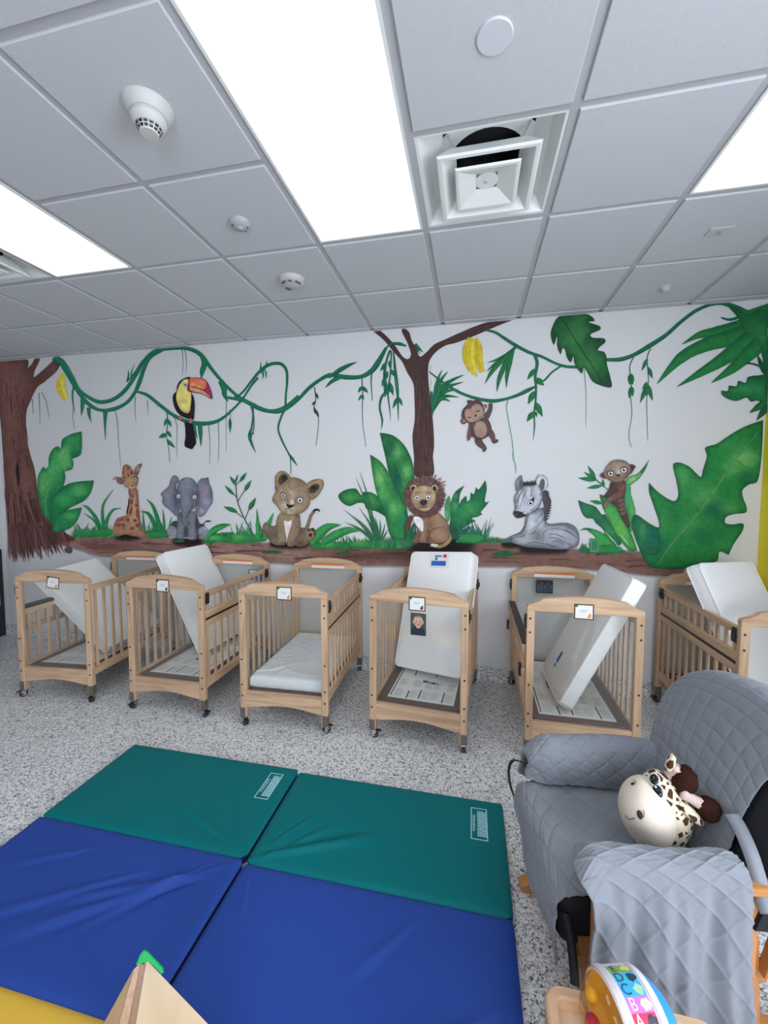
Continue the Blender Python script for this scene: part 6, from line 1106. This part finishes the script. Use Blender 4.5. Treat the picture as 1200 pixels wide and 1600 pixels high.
# back: outline measured on the reclined plane, rolled over at the top
LEFT = [(0.290, 0.46), (0.292, 0.59), (0.318, 0.70), (0.318, 0.80), (0.293, 0.874)]; TOP = [(0.293, 0.874), (0.242, 0.918), (0.16, 0.960), (0.05, 0.984), (-0.074, 0.989), (-0.19, 0.965), (-0.262, 0.900)]
RIGHT = [(-0.150, 0.46), (-0.166, 0.55), (-0.163, 0.66), (-0.185, 0.80), (-0.262, 0.900)]
def back_fn(s, t):
    if t <= 0.86:
        q = t / 0.86; l, r, tp = bez(LEFT, q), bez(RIGHT, q), bez(TOP, s)
        bt = (0.290 + (-0.150 - 0.290) * s, 0.46)
        v = l[0] * (1 - s) + r[0] * s + (bt[0] * (1 - q) + tp[0] * q) - ((1 - q) * (LEFT[0][0] * (1 - s) + RIGHT[0][0] * s) + q * (LEFT[-1][0] * (1 - s) + RIGHT[-1][0] * s))
        z = l[1] * (1 - s) + r[1] * s + (bt[1] * (1 - q) + tp[1] * q) - ((1 - q) * (LEFT[0][1] * (1 - s) + RIGHT[0][1] * s) + q * (LEFT[-1][1] * (1 - s) + RIGHT[-1][1] * s))
        return (back_uz(z) - 0.012 - 0.016 * math.sin(math.pi * min(1, max(0, s))) + 0.05 * max(0, q - 0.86) ** 1.6 * 3, v, z)
    p = back_fn(s, 0.86); a = (t - 0.86) / 0.14 * math.radians(150); R = 0.058
    return (p[0] + R * (1 - math.cos(a)) , p[1], p[2] + R * 0.42 * math.sin(a) - 0.006 * a)
cover('back_cover', quilt(back_fn, 150, 180, lambda s, t: (0.56 * s / 0.056, 0.62 * t / 0.050), 0.0030, 0.0004, 2))
# far arm: puffy sleeve over the armrest
def arm_fn(s, t):       # s along the arm, t around it from the inner hem over the top to the outer hem
    u = -0.225 + 0.515 * s; f = math.sin(math.pi * min(1.0, 0.10 + s * 1.1)) ** 0.35 if s < .45 else 1.0
    f = min(1.0, (s / 0.16) ** 0.55 if s > 0 else 0); pr = [(0.205, 0.455), (0.196, 0.51), (0.202, 0.565), (0.226, 0.608), (0.268, 0.626), (0.312, 0.608), (0.332, 0.56), (0.338, 0.47), (0.330, 0.40)]
    v, z = bez(pr, t); cv, cz = 0.262, 0.535
    k = 0.36 + 0.64 * f
    return (u + 0.012 * math.sin(5 * t), cv + (v - cv) * k + 0.012 * (1 - f) * math.sin(14 * t), cz + (z - cz) * k - 0.03 * (1 - f) + 0.012 * math.sin(math.pi * s) - 0.01 * s + 0.006 * math.sin(6 * s + 5 * t))
cover('arm_cover', quilt(arm_fn, 160, 150, lambda s, t: (0.535 * s / 0.085 + 0.5 * t / 0.085 * .8, 0.535 * s / 0.085 - 0.5 * t / 0.085 * 1.1), 0.0034, 0.0009, 3))
# near arm: folded over the armrest and falling to the floor side
def drape_fn(s, t):
    pr = [(-0.178, 0.462), (-0.198, 0.56), (-0.232, 0.615), (-0.268, 0.629), (-0.306, 0.616), (-0.324, 0.570), (-0.328, 0.49), (-0.325, 0.36), (-0.330, 0.24), (-0.334, 0.10)]
    v, z = bez(pr, t); u = -0.188 + 0.418 * s
    h = max(0, (t - 0.42) / 0.58)                                   # hanging part ripples
    v += -0.016 * h * (math.sin(13 * s + 1.2) + 0.6 * math.sin(27 * s + 4 * t) + 0.3 * math.sin(51 * s - 5 * t)) * min(1, 3 * h) - 0.010 * h
    u += 0.016 * h * math.sin(5 * t + 2 * s) - (0.05 * (1 - s) ** 3) * math.exp(-((t - 0.40) / 0.18) ** 2) + 0.004 * s * h
    front = max(0, 1 - s / 0.13); z -= 0.045 * front ** 2 * math.exp(-((t - 0.36) / 0.22) ** 2); v += 0.02 * front * math.sin(9 * t)
    if s > 0.93: z -= 0.02 * (s - 0.93) / 0.07 * max(0, 1 - t / 0.6)
    return (u, v, z + 0.006 * math.sin(8 * s) * max(0, 1 - t / 0.6))
cover('arm_cover', quilt(drape_fn, 160, 240, lambda s, t: (0.447 * s / 0.068 * .72 + 0.82 * t / 0.068 * .72, 0.447 * s / 0.068 * .72 - 0.82 * t / 0.068 * .72), 0.0040, 0.0006, 4), 'grey quilted cover hanging over the near arm')
def ribbon(name, pts, w, mt, wide, th=0.0015):
    b = MB(); P = [bez(pts, k / 40) for k in range(41)]; L, R = [], []
    for p in P:
        p, q = Vector(p), Vector(wide) * w / 2; L.append(b.bm.verts.new(p - q)); R.append(b.bm.verts.new(p + q))
    for i in range(40): b.face([L[i], L[i + 1], R[i + 1], R[i]])
    o = b.obj(name, mt, quilts, smooth=True); m = o.modifiers.new('thick', 'SOLIDIFY'); m.thickness = th * 2; m.offset = 0; return o
ribbon('tie_strap', [CH.inverted() @ (CAM + ray(u, v) * d) for u, v, d in ((1143, 1272, 1.270), (1158, 1298, 1.232), (1173, 1333, 1.190), (1185, 1372, 1.160), (1193, 1405, 1.145), (1200, 1428, 1.140))], 0.038, GREY2, (0.95, -0.2, 0.25))
ribbon('black_strap', [(-0.225, 0.250, 0.520), (-0.262, 0.285, 0.505), (-0.280, 0.285, 0.460), (-0.276, 0.262, 0.405), (-0.262, 0.240, 0.37)], 0.022, BLACK, (0.2, -0.9, 0.3))
ribbon('black_strap', [(-0.232, -0.232, 0.38), (-0.222, -0.246, 0.32), (-0.212, -0.252, 0.24), (-0.205, -0.250, 0.17)], 0.026, BLACK, (0.9, -0.4, 0))
# ================================================================== giraffe plush head on the seat
E_X, E_Y, E_Z = Vector(RW[0]), Vector(RW[1]), Vector(RW[2])
def at(u, v, depth): return CAM + ray(u, v) * depth
D0 = 1.395
S_ax = -(0.96 * E_Y + 0.22 * E_X).normalized(); F_ax = (-0.80 * E_Z - 0.55 * E_X); F_ax = (F_ax - S_ax * F_ax.dot(S_ax)).normalized(); U_ax = S_ax.cross(F_ax).normalized()
GR = Matrix((S_ax, F_ax, U_ax)).transposed().to_4x4(); G0 = at(1011, 1264, D0); GR.translation = G0
gp = empty('giraffe_plush', G0, 0, 'giraffe plush head with big eyes lying on the grey chair seat', 'plush toy'); gp.rotation_mode = 'QUATERNION'; gp.rotation_quaternion = GR.to_quaternion()
CREAM = mat('cream_plush', (0.72, 0.62, 0.52), 0.9, bump=0.08, bscale=120); PINKP = mat('pale_pink_plush', (0.68, 0.52, 0.47), 0.9); FUR = mat('brown_fur', (0.055, 0.020, 0.014), 0.95, bump=0.9, bscale=260, spec=0.1)
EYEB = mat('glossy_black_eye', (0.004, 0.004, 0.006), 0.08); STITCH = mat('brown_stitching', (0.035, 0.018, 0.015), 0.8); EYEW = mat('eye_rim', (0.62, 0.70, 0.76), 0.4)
def m_spots():
    m = bpy.data.materials.new('spotted_plush'); m.use_nodes = True; t = NT(m); b = t.n['Principled BSDF']; b.inputs['Roughness'].default_value = 0.92; b.inputs['Specular IOR Level'].default_value = 0.15
    tc = t.add('ShaderNodeTexCoord'); v = t.add('ShaderNodeTexVoronoi', i_Scale=38.0, feature='DISTANCE_TO_EDGE'); t.link(tc.outputs['Object'], v.inputs['Vector'])
    v2 = t.add('ShaderNodeTexVoronoi', i_Scale=38.0); t.link(tc.outputs['Object'], v2.inputs['Vector'])
    r = t.add('ShaderNodeMath', operation='GREATER_THAN', i_1=0.17); t.link(v.outputs['Distance'], r.inputs[0])
    mx = t.add('ShaderNodeMix', data_type='RGBA'); mx.inputs['A'].default_value = (0.74, 0.66, 0.50, 1); mx.inputs['B'].default_value = (0.085, 0.034, 0.020, 1); t.link(r.outputs[0], mx.inputs['Factor']); t.link(mx.outputs['Result'], b.inputs['Base Color']); return m
SPOT = m_spots()
# local axes: x = side (down in the picture), y = forward (nose), z = crown
def lump(s, rx, ry, rz, fn=None, seg=40, rings=28):
    b = MB(); b.ball((0, 0, 0), 1, seg=seg, rings=rings)
    for v in b.bm.verts:
        x, y, z = v.co
        if fn: x, y, z = fn(x, y, z)
        v.co = Vector((s[0] + x * rx, s[1] + y * ry, s[2] + z * rz))
    return b
muz = lump((0.0, 0.012, 0.0), 0.130, 0.096, 0.085, lambda x, y, z: (x * (1 - 0.22 * max(0, x)) * (1 - .10 * max(0, z)), y * (1.0 + 0.10 * x), z * (1 - 0.18 * x * x))).obj('muzzle', CREAM, gp, smooth=True)
hd = lump((-0.022, -0.040, 0.048), 0.132, 0.085, 0.078, lambda x, y, z: (x * (1 - 0.30 * max(0, z)), y, z)).obj('spotted_head', SPOT, gp, smooth=True)
def surf(px_, lift, ob):     # first point of a plush part behind a spot in the photograph
    bpy.context.view_layer.update(); dg = bpy.context.evaluated_depsgraph_get()
    mw = gp.matrix_basis; inv = mw.inverted(); o = inv @ CAM; d = (inv.to_3x3() @ ray(*px_)).normalized()
    from mathutils.bvhtree import BVHTree
    me = ob.data; tr = BVHTree.FromPolygons([v.co for v in me.vertices], [p.vertices for p in me.polygons])
    h = tr.ray_cast(o, d); 
    if h[0] is None: h = (o + d * 1.3, -d)
    return h[0] + h[1].normalized() * lift, h[1].normalized()
def patch(name, ob, pxs, rx, ry, mt, lift=0.0012, rot=0.0, th=0.35, parent=None, asp=None):
    p, n = surf(pxs, lift, ob); a = (Vector((1, 0, 0)) - n * n.x).normalized(); c = n.cross(a); a2 = a * math.cos(rot) + c * math.sin(rot); c2 = n.cross(a2)
    M = Matrix((a2 * rx, c2 * ry, n * min(rx, ry) * th)).transposed().to_4x4(); M.translation = p
    b = MB(); b.lathe([(math.sin(math.pi * i / 10), -math.cos(math.pi * i / 10)) for i in range(11)], 20, M); return b.obj(name, mt, parent or ob, smooth=True)
for q, r_ in (((1028, 1237), 0.0185), ((1023, 1219), 0.0165)):
    e = patch('eye_rim', hd, q, r_ * 1.30, r_ * 1.06, EYEW, 0.0035, 0, 0.22); patch('eye', hd, q, r_ * 1.04, r_ * 0.82, EYEB, 0.0065, 0, 0.40, e)
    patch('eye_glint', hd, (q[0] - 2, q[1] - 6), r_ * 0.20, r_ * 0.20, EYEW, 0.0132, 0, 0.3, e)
patch('nostril', muz, (989, 1225), 0.0075, 0.0065, STITCH); patch('nostril', muz, (1000, 1273), 0.0125, 0.0085, STITCH)
b = MB(); b.tube([surf(q, 0.001, muz)[0] for q in ((977, 1274), (980, 1278), (985, 1280), (989, 1279), (992, 1278))], 0.0011, 6); b.obj('mouth', STITCH, muz, smooth=True)
for q, r_ in (((1001, 1268), 0), ((989.5, 1220.5), 1)):
    pts = [surf((1003 + 2.6 * math.cos(a) + 1.0, 1272 + 6.5 * math.sin(a)), 0.001, muz)[0] for a in [-1.3 + 2.2 * k / 6 for k in range(7)]] if r_ == 0 else [surf((990.5 + 3.2 * math.cos(a), 1223 + 3.4 * math.sin(a)), 0.001, muz)[0] for a in [-1.8 + 2 * k / 6 for k in range(7)]]
    b = MB(); b.tube(pts, 0.0009, 6); b.obj('nostril_stitch', STITCH, muz, smooth=True)
def gl(u, v, d): return gp.matrix_basis.inverted() @ at(u, v, d)
def horn(name, p0, p1, r, pom, pr):
    b = MB(); P = [Vector(p0).lerp(Vector(p1), k / 8) for k in range(9)]; b.tube(P, [r * (1.0 - 0.18 * math.sin(math.pi * k / 8)) for k in range(9)], 14); h = b.obj(name, PINKP, gp, smooth=True)
    b = MB(); d = (Vector(p1) - Vector(p0)).normalized(); q = d.to_track_quat('Z', 'Y').to_matrix(); b.ball(pom, pr[0], pr[1], pr[2], 28, 20, q); rnd = random.Random(3)
    for v in b.bm.verts: v.co += (v.co - Vector(pom)) * rnd.uniform(-.07, .09)
    b.obj('tuft', FUR, h, smooth=True); return h
horn('horn', gl(1064, 1238, 1.36), gl(1096, 1257, 1.345), 0.020, gl(1106, 1264, 1.34), (0.036, 0.036, 0.034))
horn('horn', gl(1046, 1212, 1.41), gl(1057, 1198, 1.385), 0.018, gl(1068, 1219, 1.385), (0.044, 0.036, 0.050))
def ear(c0, c1, w_, th, mt, inner):
    a, c = Vector(c0), Vector(c1); d = c - a; n = Vector((0, 0, 1)).cross(d).normalized(); k = d.normalized().cross(n)
    M = Matrix((d * 0.5, n * w_, k * th)).transposed().to_4x4(); M.translation = (a + c) / 2; b = MB(); b.lathe([(math.sin(math.pi * i / 14), -math.cos(math.pi * i / 14)) for i in range(15)], 24, M @ Matrix.Rotation(math.pi / 2, 4, 'Y')); return b.obj('ear', mt, gp, smooth=True)
ear(gl(1060, 1254, 1.34), gl(1099, 1288, 1.325), 0.021, 0.012, SPOT, CREAM); ear(gl(1042, 1204, 1.40), gl(1053, 1179, 1.39), 0.030, 0.014, SPOT, CREAM)
# ================================================================== small wooden play table with a rim and the spinning drum toy
BE = [wood('beech_' + a, a, (0.70, 0.47, 0.30), (0.60, 0.385, 0.235), 0.4, 0.8) for a in 'xyz']
X0, X1, Y0, Y1, ZS, ZR = 0.462, 0.868, -1.66, -1.200, 0.330, 0.362
tb = empty('play_table', ((X0 + X1) / 2, (Y0 + Y1) / 2, 0.0005), 0, 'low pale wooden play table with a raised rounded rim at the bottom edge', 'table')
hx, hy = (X1 - X0) / 2, (Y1 - Y0) / 2
def rr(hx, hy, r, n=8):
    p = []
    for cx, cy, a0 in ((hx - r, -hy + r, -90), (hx - r, hy - r, 0), (-hx + r, hy - r, 90), (-hx + r, -hy + r, 180)):
        for k in range(n + 1): a = math.radians(a0 + 90 * k / n); p.append((cx + r * math.cos(a), cy + r * math.sin(a)))
    return p
b = MB(); O, I = rr(hx, hy, 0.045), rr(hx - 0.030, hy - 0.030, 0.020); n = len(O); loops = []
for poly, z in ((O, ZS - 0.10), (O, ZR - 0.006), (rr(hx - 0.006, hy - 0.006, 0.04), ZR), (rr(hx - 0.025, hy - 0.025, 0.024), ZR), (I, ZR - 0.005), (I, ZS - 0.10)): loops.append([b.bm.verts.new((x, y, z)) for x, y in poly])
for A, B in zip(loops, loops[1:] + loops[:1]):
    for k in range(n): b.face([A[k], A[(k + 1) % n], B[(k + 1) % n], B[k]])
b.obj('rim', BE[0], tb, smooth=True, angle=35)
b = MB(); b.prism(rr(hx - 0.029, hy - 0.029, 0.02), 'xy', ZS - 0.018, ZS); b.obj('table_top', wood('birch_y', 'y', (0.74, 0.54, 0.37), (0.66, 0.47, 0.31), 0.42, 0.7), tb)
for sx in (-1, 1):
    for sy in (-1, 1): b = MB(); b.box(sx * (hx - 0.05) - 0.02, sx * (hx - 0.05) + 0.02, sy * (hy - 0.05) - 0.02, sy * (hy - 0.05) + 0.02, 0.0, ZS - 0.018, 0.004); b.obj('leg', BE[2], tb)
# drum: white band with lettered pictures between two domes
R = 0.104; BC = CAM + ray(983, 1606) * 0.941; BC.z = ZS + 0.0012 + R; ax = Vector((-0.95, -0.28, 0.0)).normalized()
toy = empty('spinning_drum_toy', (BC.x, BC.y, BC.z - R), 0, 'round alphabet spinning toy with a white lettered band and a yellow dome', 'toy')
zx = ax; up0 = (Vector((0, 0, 1)) - zx * zx.z).normalized(); side = zx.cross(up0)
BASE = Matrix((side, up0, zx)).transposed().to_4x4(); BASE.translation = (0, 0, R)        # local: z = axle, y = up
TW = mat('toy_white', (0.74, 0.72, 0.82), 0.35); TB = mat('toy_blue', (0.02, 0.30, 0.72), 0.3)
def m_amber():
    m = bpy.data.materials.new('amber_dome'); m.use_nodes = True; t = NT(m); t.n.remove(t.n['Principled BSDF'])
    tr = t.add('ShaderNodeBsdfTransparent'); tr.inputs[0].default_value = (0.95, 0.86, 0.62, 1); gl_ = t.add('ShaderNodeBsdfGlossy', i_Roughness=0.05)
    lw = t.add('ShaderNodeLayerWeight', i_Blend=0.5); pw = t.add('ShaderNodeMath', operation='POWER', i_1=4.0); t.link(lw.outputs['Facing'], pw.inputs[0]); ma = t.add('ShaderNodeMath', operation='MULTIPLY_ADD', i_1=0.8, i_2=0.05); t.link(pw.outputs[0], ma.inputs[0])
    ms = t.add('ShaderNodeMixShader'); t.link(ma.outputs[0], ms.inputs[0]); t.link(tr.outputs[0], ms.inputs[1]); t.link(gl_.outputs[0], ms.inputs[2]); t.link(ms.outputs[0], t.n['Material Output'].inputs[0]); return m
hw, cw = 0.050, 0.030      # half widths of the white band and of the printed strip
def sph(z): return math.sqrt(R * R - z * z)
def mk(prof, name, mt, **k): b = MB(); b.lathe(prof, 64, BASE); return b.obj(name, mt, toy, smooth=True, angle=40, **k)
rb = sph(cw) - 0.001
mk([(rb - 0.004, -hw), (sph(hw) + 0.002, -hw), (sph(hw * .8) + 0.003, -hw * .8), (rb + 0.003, -cw - 0.002), (rb, -cw), (rb, cw), (rb + 0.003, cw + 0.002), (sph(hw * .8) + 0.003, hw * .8), (sph(hw) + 0.002, hw), (rb - 0.004, hw)], 'band', TW)
ND = 14
mk([(sph(hw) - 0.0005, hw)] + [(math.sqrt(max(0, R * R - (hw + (R * 0.93 - hw) * k / ND) ** 2)) * 1.0 if k < ND else 0, hw + (R * 0.93 - hw) * k / ND) for k in range(ND + 1)], 'clear_dome', m_amber())['label'] = 'clear yellowish dome'
mk([(sph(hw) - 0.0005, -hw)] + [(math.sqrt(max(0, R * R - (hw + (R * 0.93 - hw) * k / ND) ** 2)) if k < ND else 0, -hw - (R * 0.93 - hw) * k / ND) for k in range(ND + 1)], 'blue_dome', TB)
b = MB(); b.lathe([(0, 0.028), (0.07, 0.028), (0.08, 0.040), (0.098, 0.047)], 40, BASE); b.obj('inner_disc', mat('toy_yellow', (0.80, 0.42, 0.02), 0.4), toy, smooth=True)
for (x, y, z, r, c, nm) in ((-0.042, 0.025, 0.072, 0.016, (0.70, 0.30, 0.02), 'orange'), (0.025, -0.018, 0.072, 0.017, (0.55, 0.02, 0.05), 'red'), (-0.025, -0.025, 0.076, 0.015, (0.05, 0.30, 0.05), 'green'), (0.0, -0.068, 0.064, 0.016, (0.03, 0.20, 0.50), 'blue'), (0.042, 0.034, 0.067, 0.015, (0.75, 0.40, 0.02), 'amber')):
    p = BASE @ Vector((x, y, z)); b = MB(); b.ball(p, r, seg=16, rings=12); b.obj('rattle_bead', mat('bead_' + nm, c, 0.35), toy, smooth=True)
# printed squares round the strip: E D C B A and one more below
def arc(a0, a1, z0, z1, r, mt, name, parent, n=6):
    b = MB(); V = [[BASE @ Vector((r * math.sin(a0 + (a1 - a0) * i / n), r * math.cos(a0 + (a1 - a0) * i / n), z)) for z in (z0, z1)] for i in range(n + 1)]
    q = [[b.bm.verts.new(v) for v in row] for row in V]
    for i in range(n): b.face([q[i][0], q[i + 1][0], q[i + 1][1], q[i][1]])
    return b.obj(name, mt, parent)
sq = [('E', (0.25, 0.45, 0.06), (0.75, 0.72, 0.25)), ('D', (0.05, 0.48, 0.72), (0.03, 0.10, 0.22)), ('C', (0.04, 0.40, 0.74), (0.80, 0.82, 0.75)), ('B', (0.58, 0.17, 0.62), (0.85, 0.62, 0.80)), ('A', (0.72, 0.03, 0.10), (0.85, 0.88, 0.85)), ('', (0.80, 0.22, 0.04), (0.85, 0.75, 0.1))]
sgn = 1 if (BASE.to_3x3() @ Vector((1, 0, 0))).dot(Vector((0, -1, 0))) > 0 else -1
A0 = -0.58
def place(me, ang, z, size, rot, name, mt, parent, lift=0.0012):
    r = rb + lift; bb = bmesh.new(); bb.from_mesh(me)
    for v in bb.verts:       # bend the glyph round the drum; glyph x runs along the axle, glyph y up the drum
        a = ang - v.co.y / rb; zz = z + v.co.x * (-1)
        v.co = BASE @ Vector((sgn * (r + v.co.z) * math.sin(a), (r + v.co.z) * math.cos(a), zz))
    m2 = bpy.data.meshes.new(name); bb.to_mesh(m2); bb.free(); m2.materials.append(mt); return link(name, m2, parent)
PIC = mat('print_dark', (0.02, 0.03, 0.05), 0.5)
for k, (ch, c, c2) in enumerate(sq):
    a0 = A0 + 0.25 * k; cm = mat('square_%d' % k, c, 0.4); o = arc(sgn * a0, sgn * (a0 + 0.25), -cw + 0.003, cw - 0.003, rb + 0.0006, cm, 'picture_square', toy)
    if ch:
        place(text_mesh(ch, 0.029), a0 + 0.125, 0.014, 1, 0, 'letter', mat('letter_%d' % k, c2 if ch in 'BA' else (0.03, 0.06, 0.16), 0.5), o); o['label'] = 'printed square with the letter ' + ch
    b = MB(); rnd = random.Random(k + 2)            # a plain small picture beside the letter
    n = 9 + k; pts = [((0.010 + 0.003 * ((i + k) % 2)) * math.cos(2 * math.pi * i / n), (0.008 + 0.004 * ((i + k) % 3) / 2) * math.sin(2 * math.pi * i / n), 0) for i in range(n)]
    b.mesh(pts, [tuple(range(n))]); me = b.data('pic', []); place(me, a0 + 0.130, -0.015, 1, 0, 'picture', [c2, None][0] and mat('pic_%d' % k, [c2, (0.02, 0.05, 0.08), (0.35, 0.62, 0.40), (0.85, 0.70, 0.80), (0.03, 0.03, 0.05), c2][k], 0.5), o, 0.0010)
# ================================================================== plywood gable toy with a green cap in the foreground
FR = empty('plywood_climber', (-0.56, -1.43, 0.0005), 0, 'pale plywood triangular climber with a green corner cap at the bottom edge', 'play climber')
PLY = wood('plywood_face', 'z', (0.74, 0.63, 0.50), (0.66, 0.55, 0.43), 0.5, 0.35); PLYE = wood('plywood_edge', 'z', (0.62, 0.45, 0.36), (0.46, 0.31, 0.24), 0.55, 3.0); GRN = mat('green_plastic', (0.01, 0.42, 0.11), 0.35)
def wp(u, v, d): p = at(u, v, d); return Vector((p.x + 0.56, p.y + 1.43, p.z - 0.0005))
def pt(u, v, z):       # point of the photograph at a known height
    d = ray(u, v); p = CAM + d * ((z - CAM.z) / d.z); return Vector((p.x + 0.56, p.y + 1.43, z - 0.0005))
ap = pt(229, 1500, 0.440)
def foot(u, v, z, zb=0.066): q = pt(u, v, z); return ap + (q - ap) * ((ap.z - zb) / (ap.z - q.z))
rf, lf, st_, l2 = foot(325, 1600, 0.215), foot(212, 1600, 0.19), foot(191, 1600, 0.19), foot(163, 1600, 0.12)
view = (ap + Vector((-0.56, -1.43, 0)) - CAM).normalized(); bk_ = Vector((view.x, view.y, 0)).normalized()
def slab(P, thick, dirv, name, mts):
    b = MB(); A = [b.bm.verts.new(p) for p in P]; B = [b.bm.verts.new(Vector(p) + Vector(dirv) * thick) for p in P]; n = len(P)
    b.face(A, 0); b.face(B[::-1], 0)
    for i in range(n): b.face([A[i], A[(i + 1) % n], B[(i + 1) % n], B[i]], 1)
    return b.obj(name, mts, FR)
slab([ap, rf, lf], 0.018, view, 'gable_panel', [PLY, PLYE])
mid = lf.lerp(st_, 0.42); a2 = ap + Vector((-0.016, -0.002, -0.010)); a3 = ap + Vector((-0.036, -0.004, -0.030))
PLYD = wood('plywood_edge_dark', 'z', (0.40, 0.26, 0.21), (0.30, 0.19, 0.15), 0.55, 3.0)
slab([ap + Vector((-0.001, 0, 0)), lf + Vector((-0.001, 0, 0)), mid, a2], 0.018, view, 'edge_strip', [PLYD, PLYE])['label'] = 'dark plywood edge'
slab([a2 + Vector((-0.001, 0, 0)), mid + Vector((-0.001, 0, 0)), st_, a3], 0.018, view, 'edge_strip', [PLYE, PLYE])['label'] = 'layered pale plywood edge'
slab([a3 + Vector((-0.001, 0, 0)), st_ + Vector((-0.001, 0, 0)), l2], 0.012, view, 'side_panel', [wood('plywood_side_shaded', 'z', (0.50, 0.36, 0.26), (0.42, 0.29, 0.20), 0.5, 0.4), PLYE])  # shade on the left face is put into this darker wood colour
dp = (ap + Vector((-0.56, -1.43, 0.0005)) - CAM).dot(Vector(RW[2]))
b = MB(); poly = [wp(u, v, dp - 0.012) for u, v in ((212, 1508), (219, 1491), (225, 1484), (231, 1486), (255, 1512), (256, 1519), (252, 1522), (232, 1500), (222, 1507))]
A = [b.bm.verts.new(p) for p in poly]; B = [b.bm.verts.new(p + view * 0.024) for p in poly]; n = len(poly); fa = b.face(A); fb = b.face(B[::-1])
for i in range(n): b.face([A[i], A[(i + 1) % n], B[(i + 1) % n], B[i]])
bmesh.ops.bevel(b.bm, geom=list(fa.edges) + list(fb.edges), offset=0.003, segments=2, affect='EDGES'); b.obj('corner_cap', GRN, FR, smooth=True, angle=40)['label'] = 'bright green plastic corner cap'
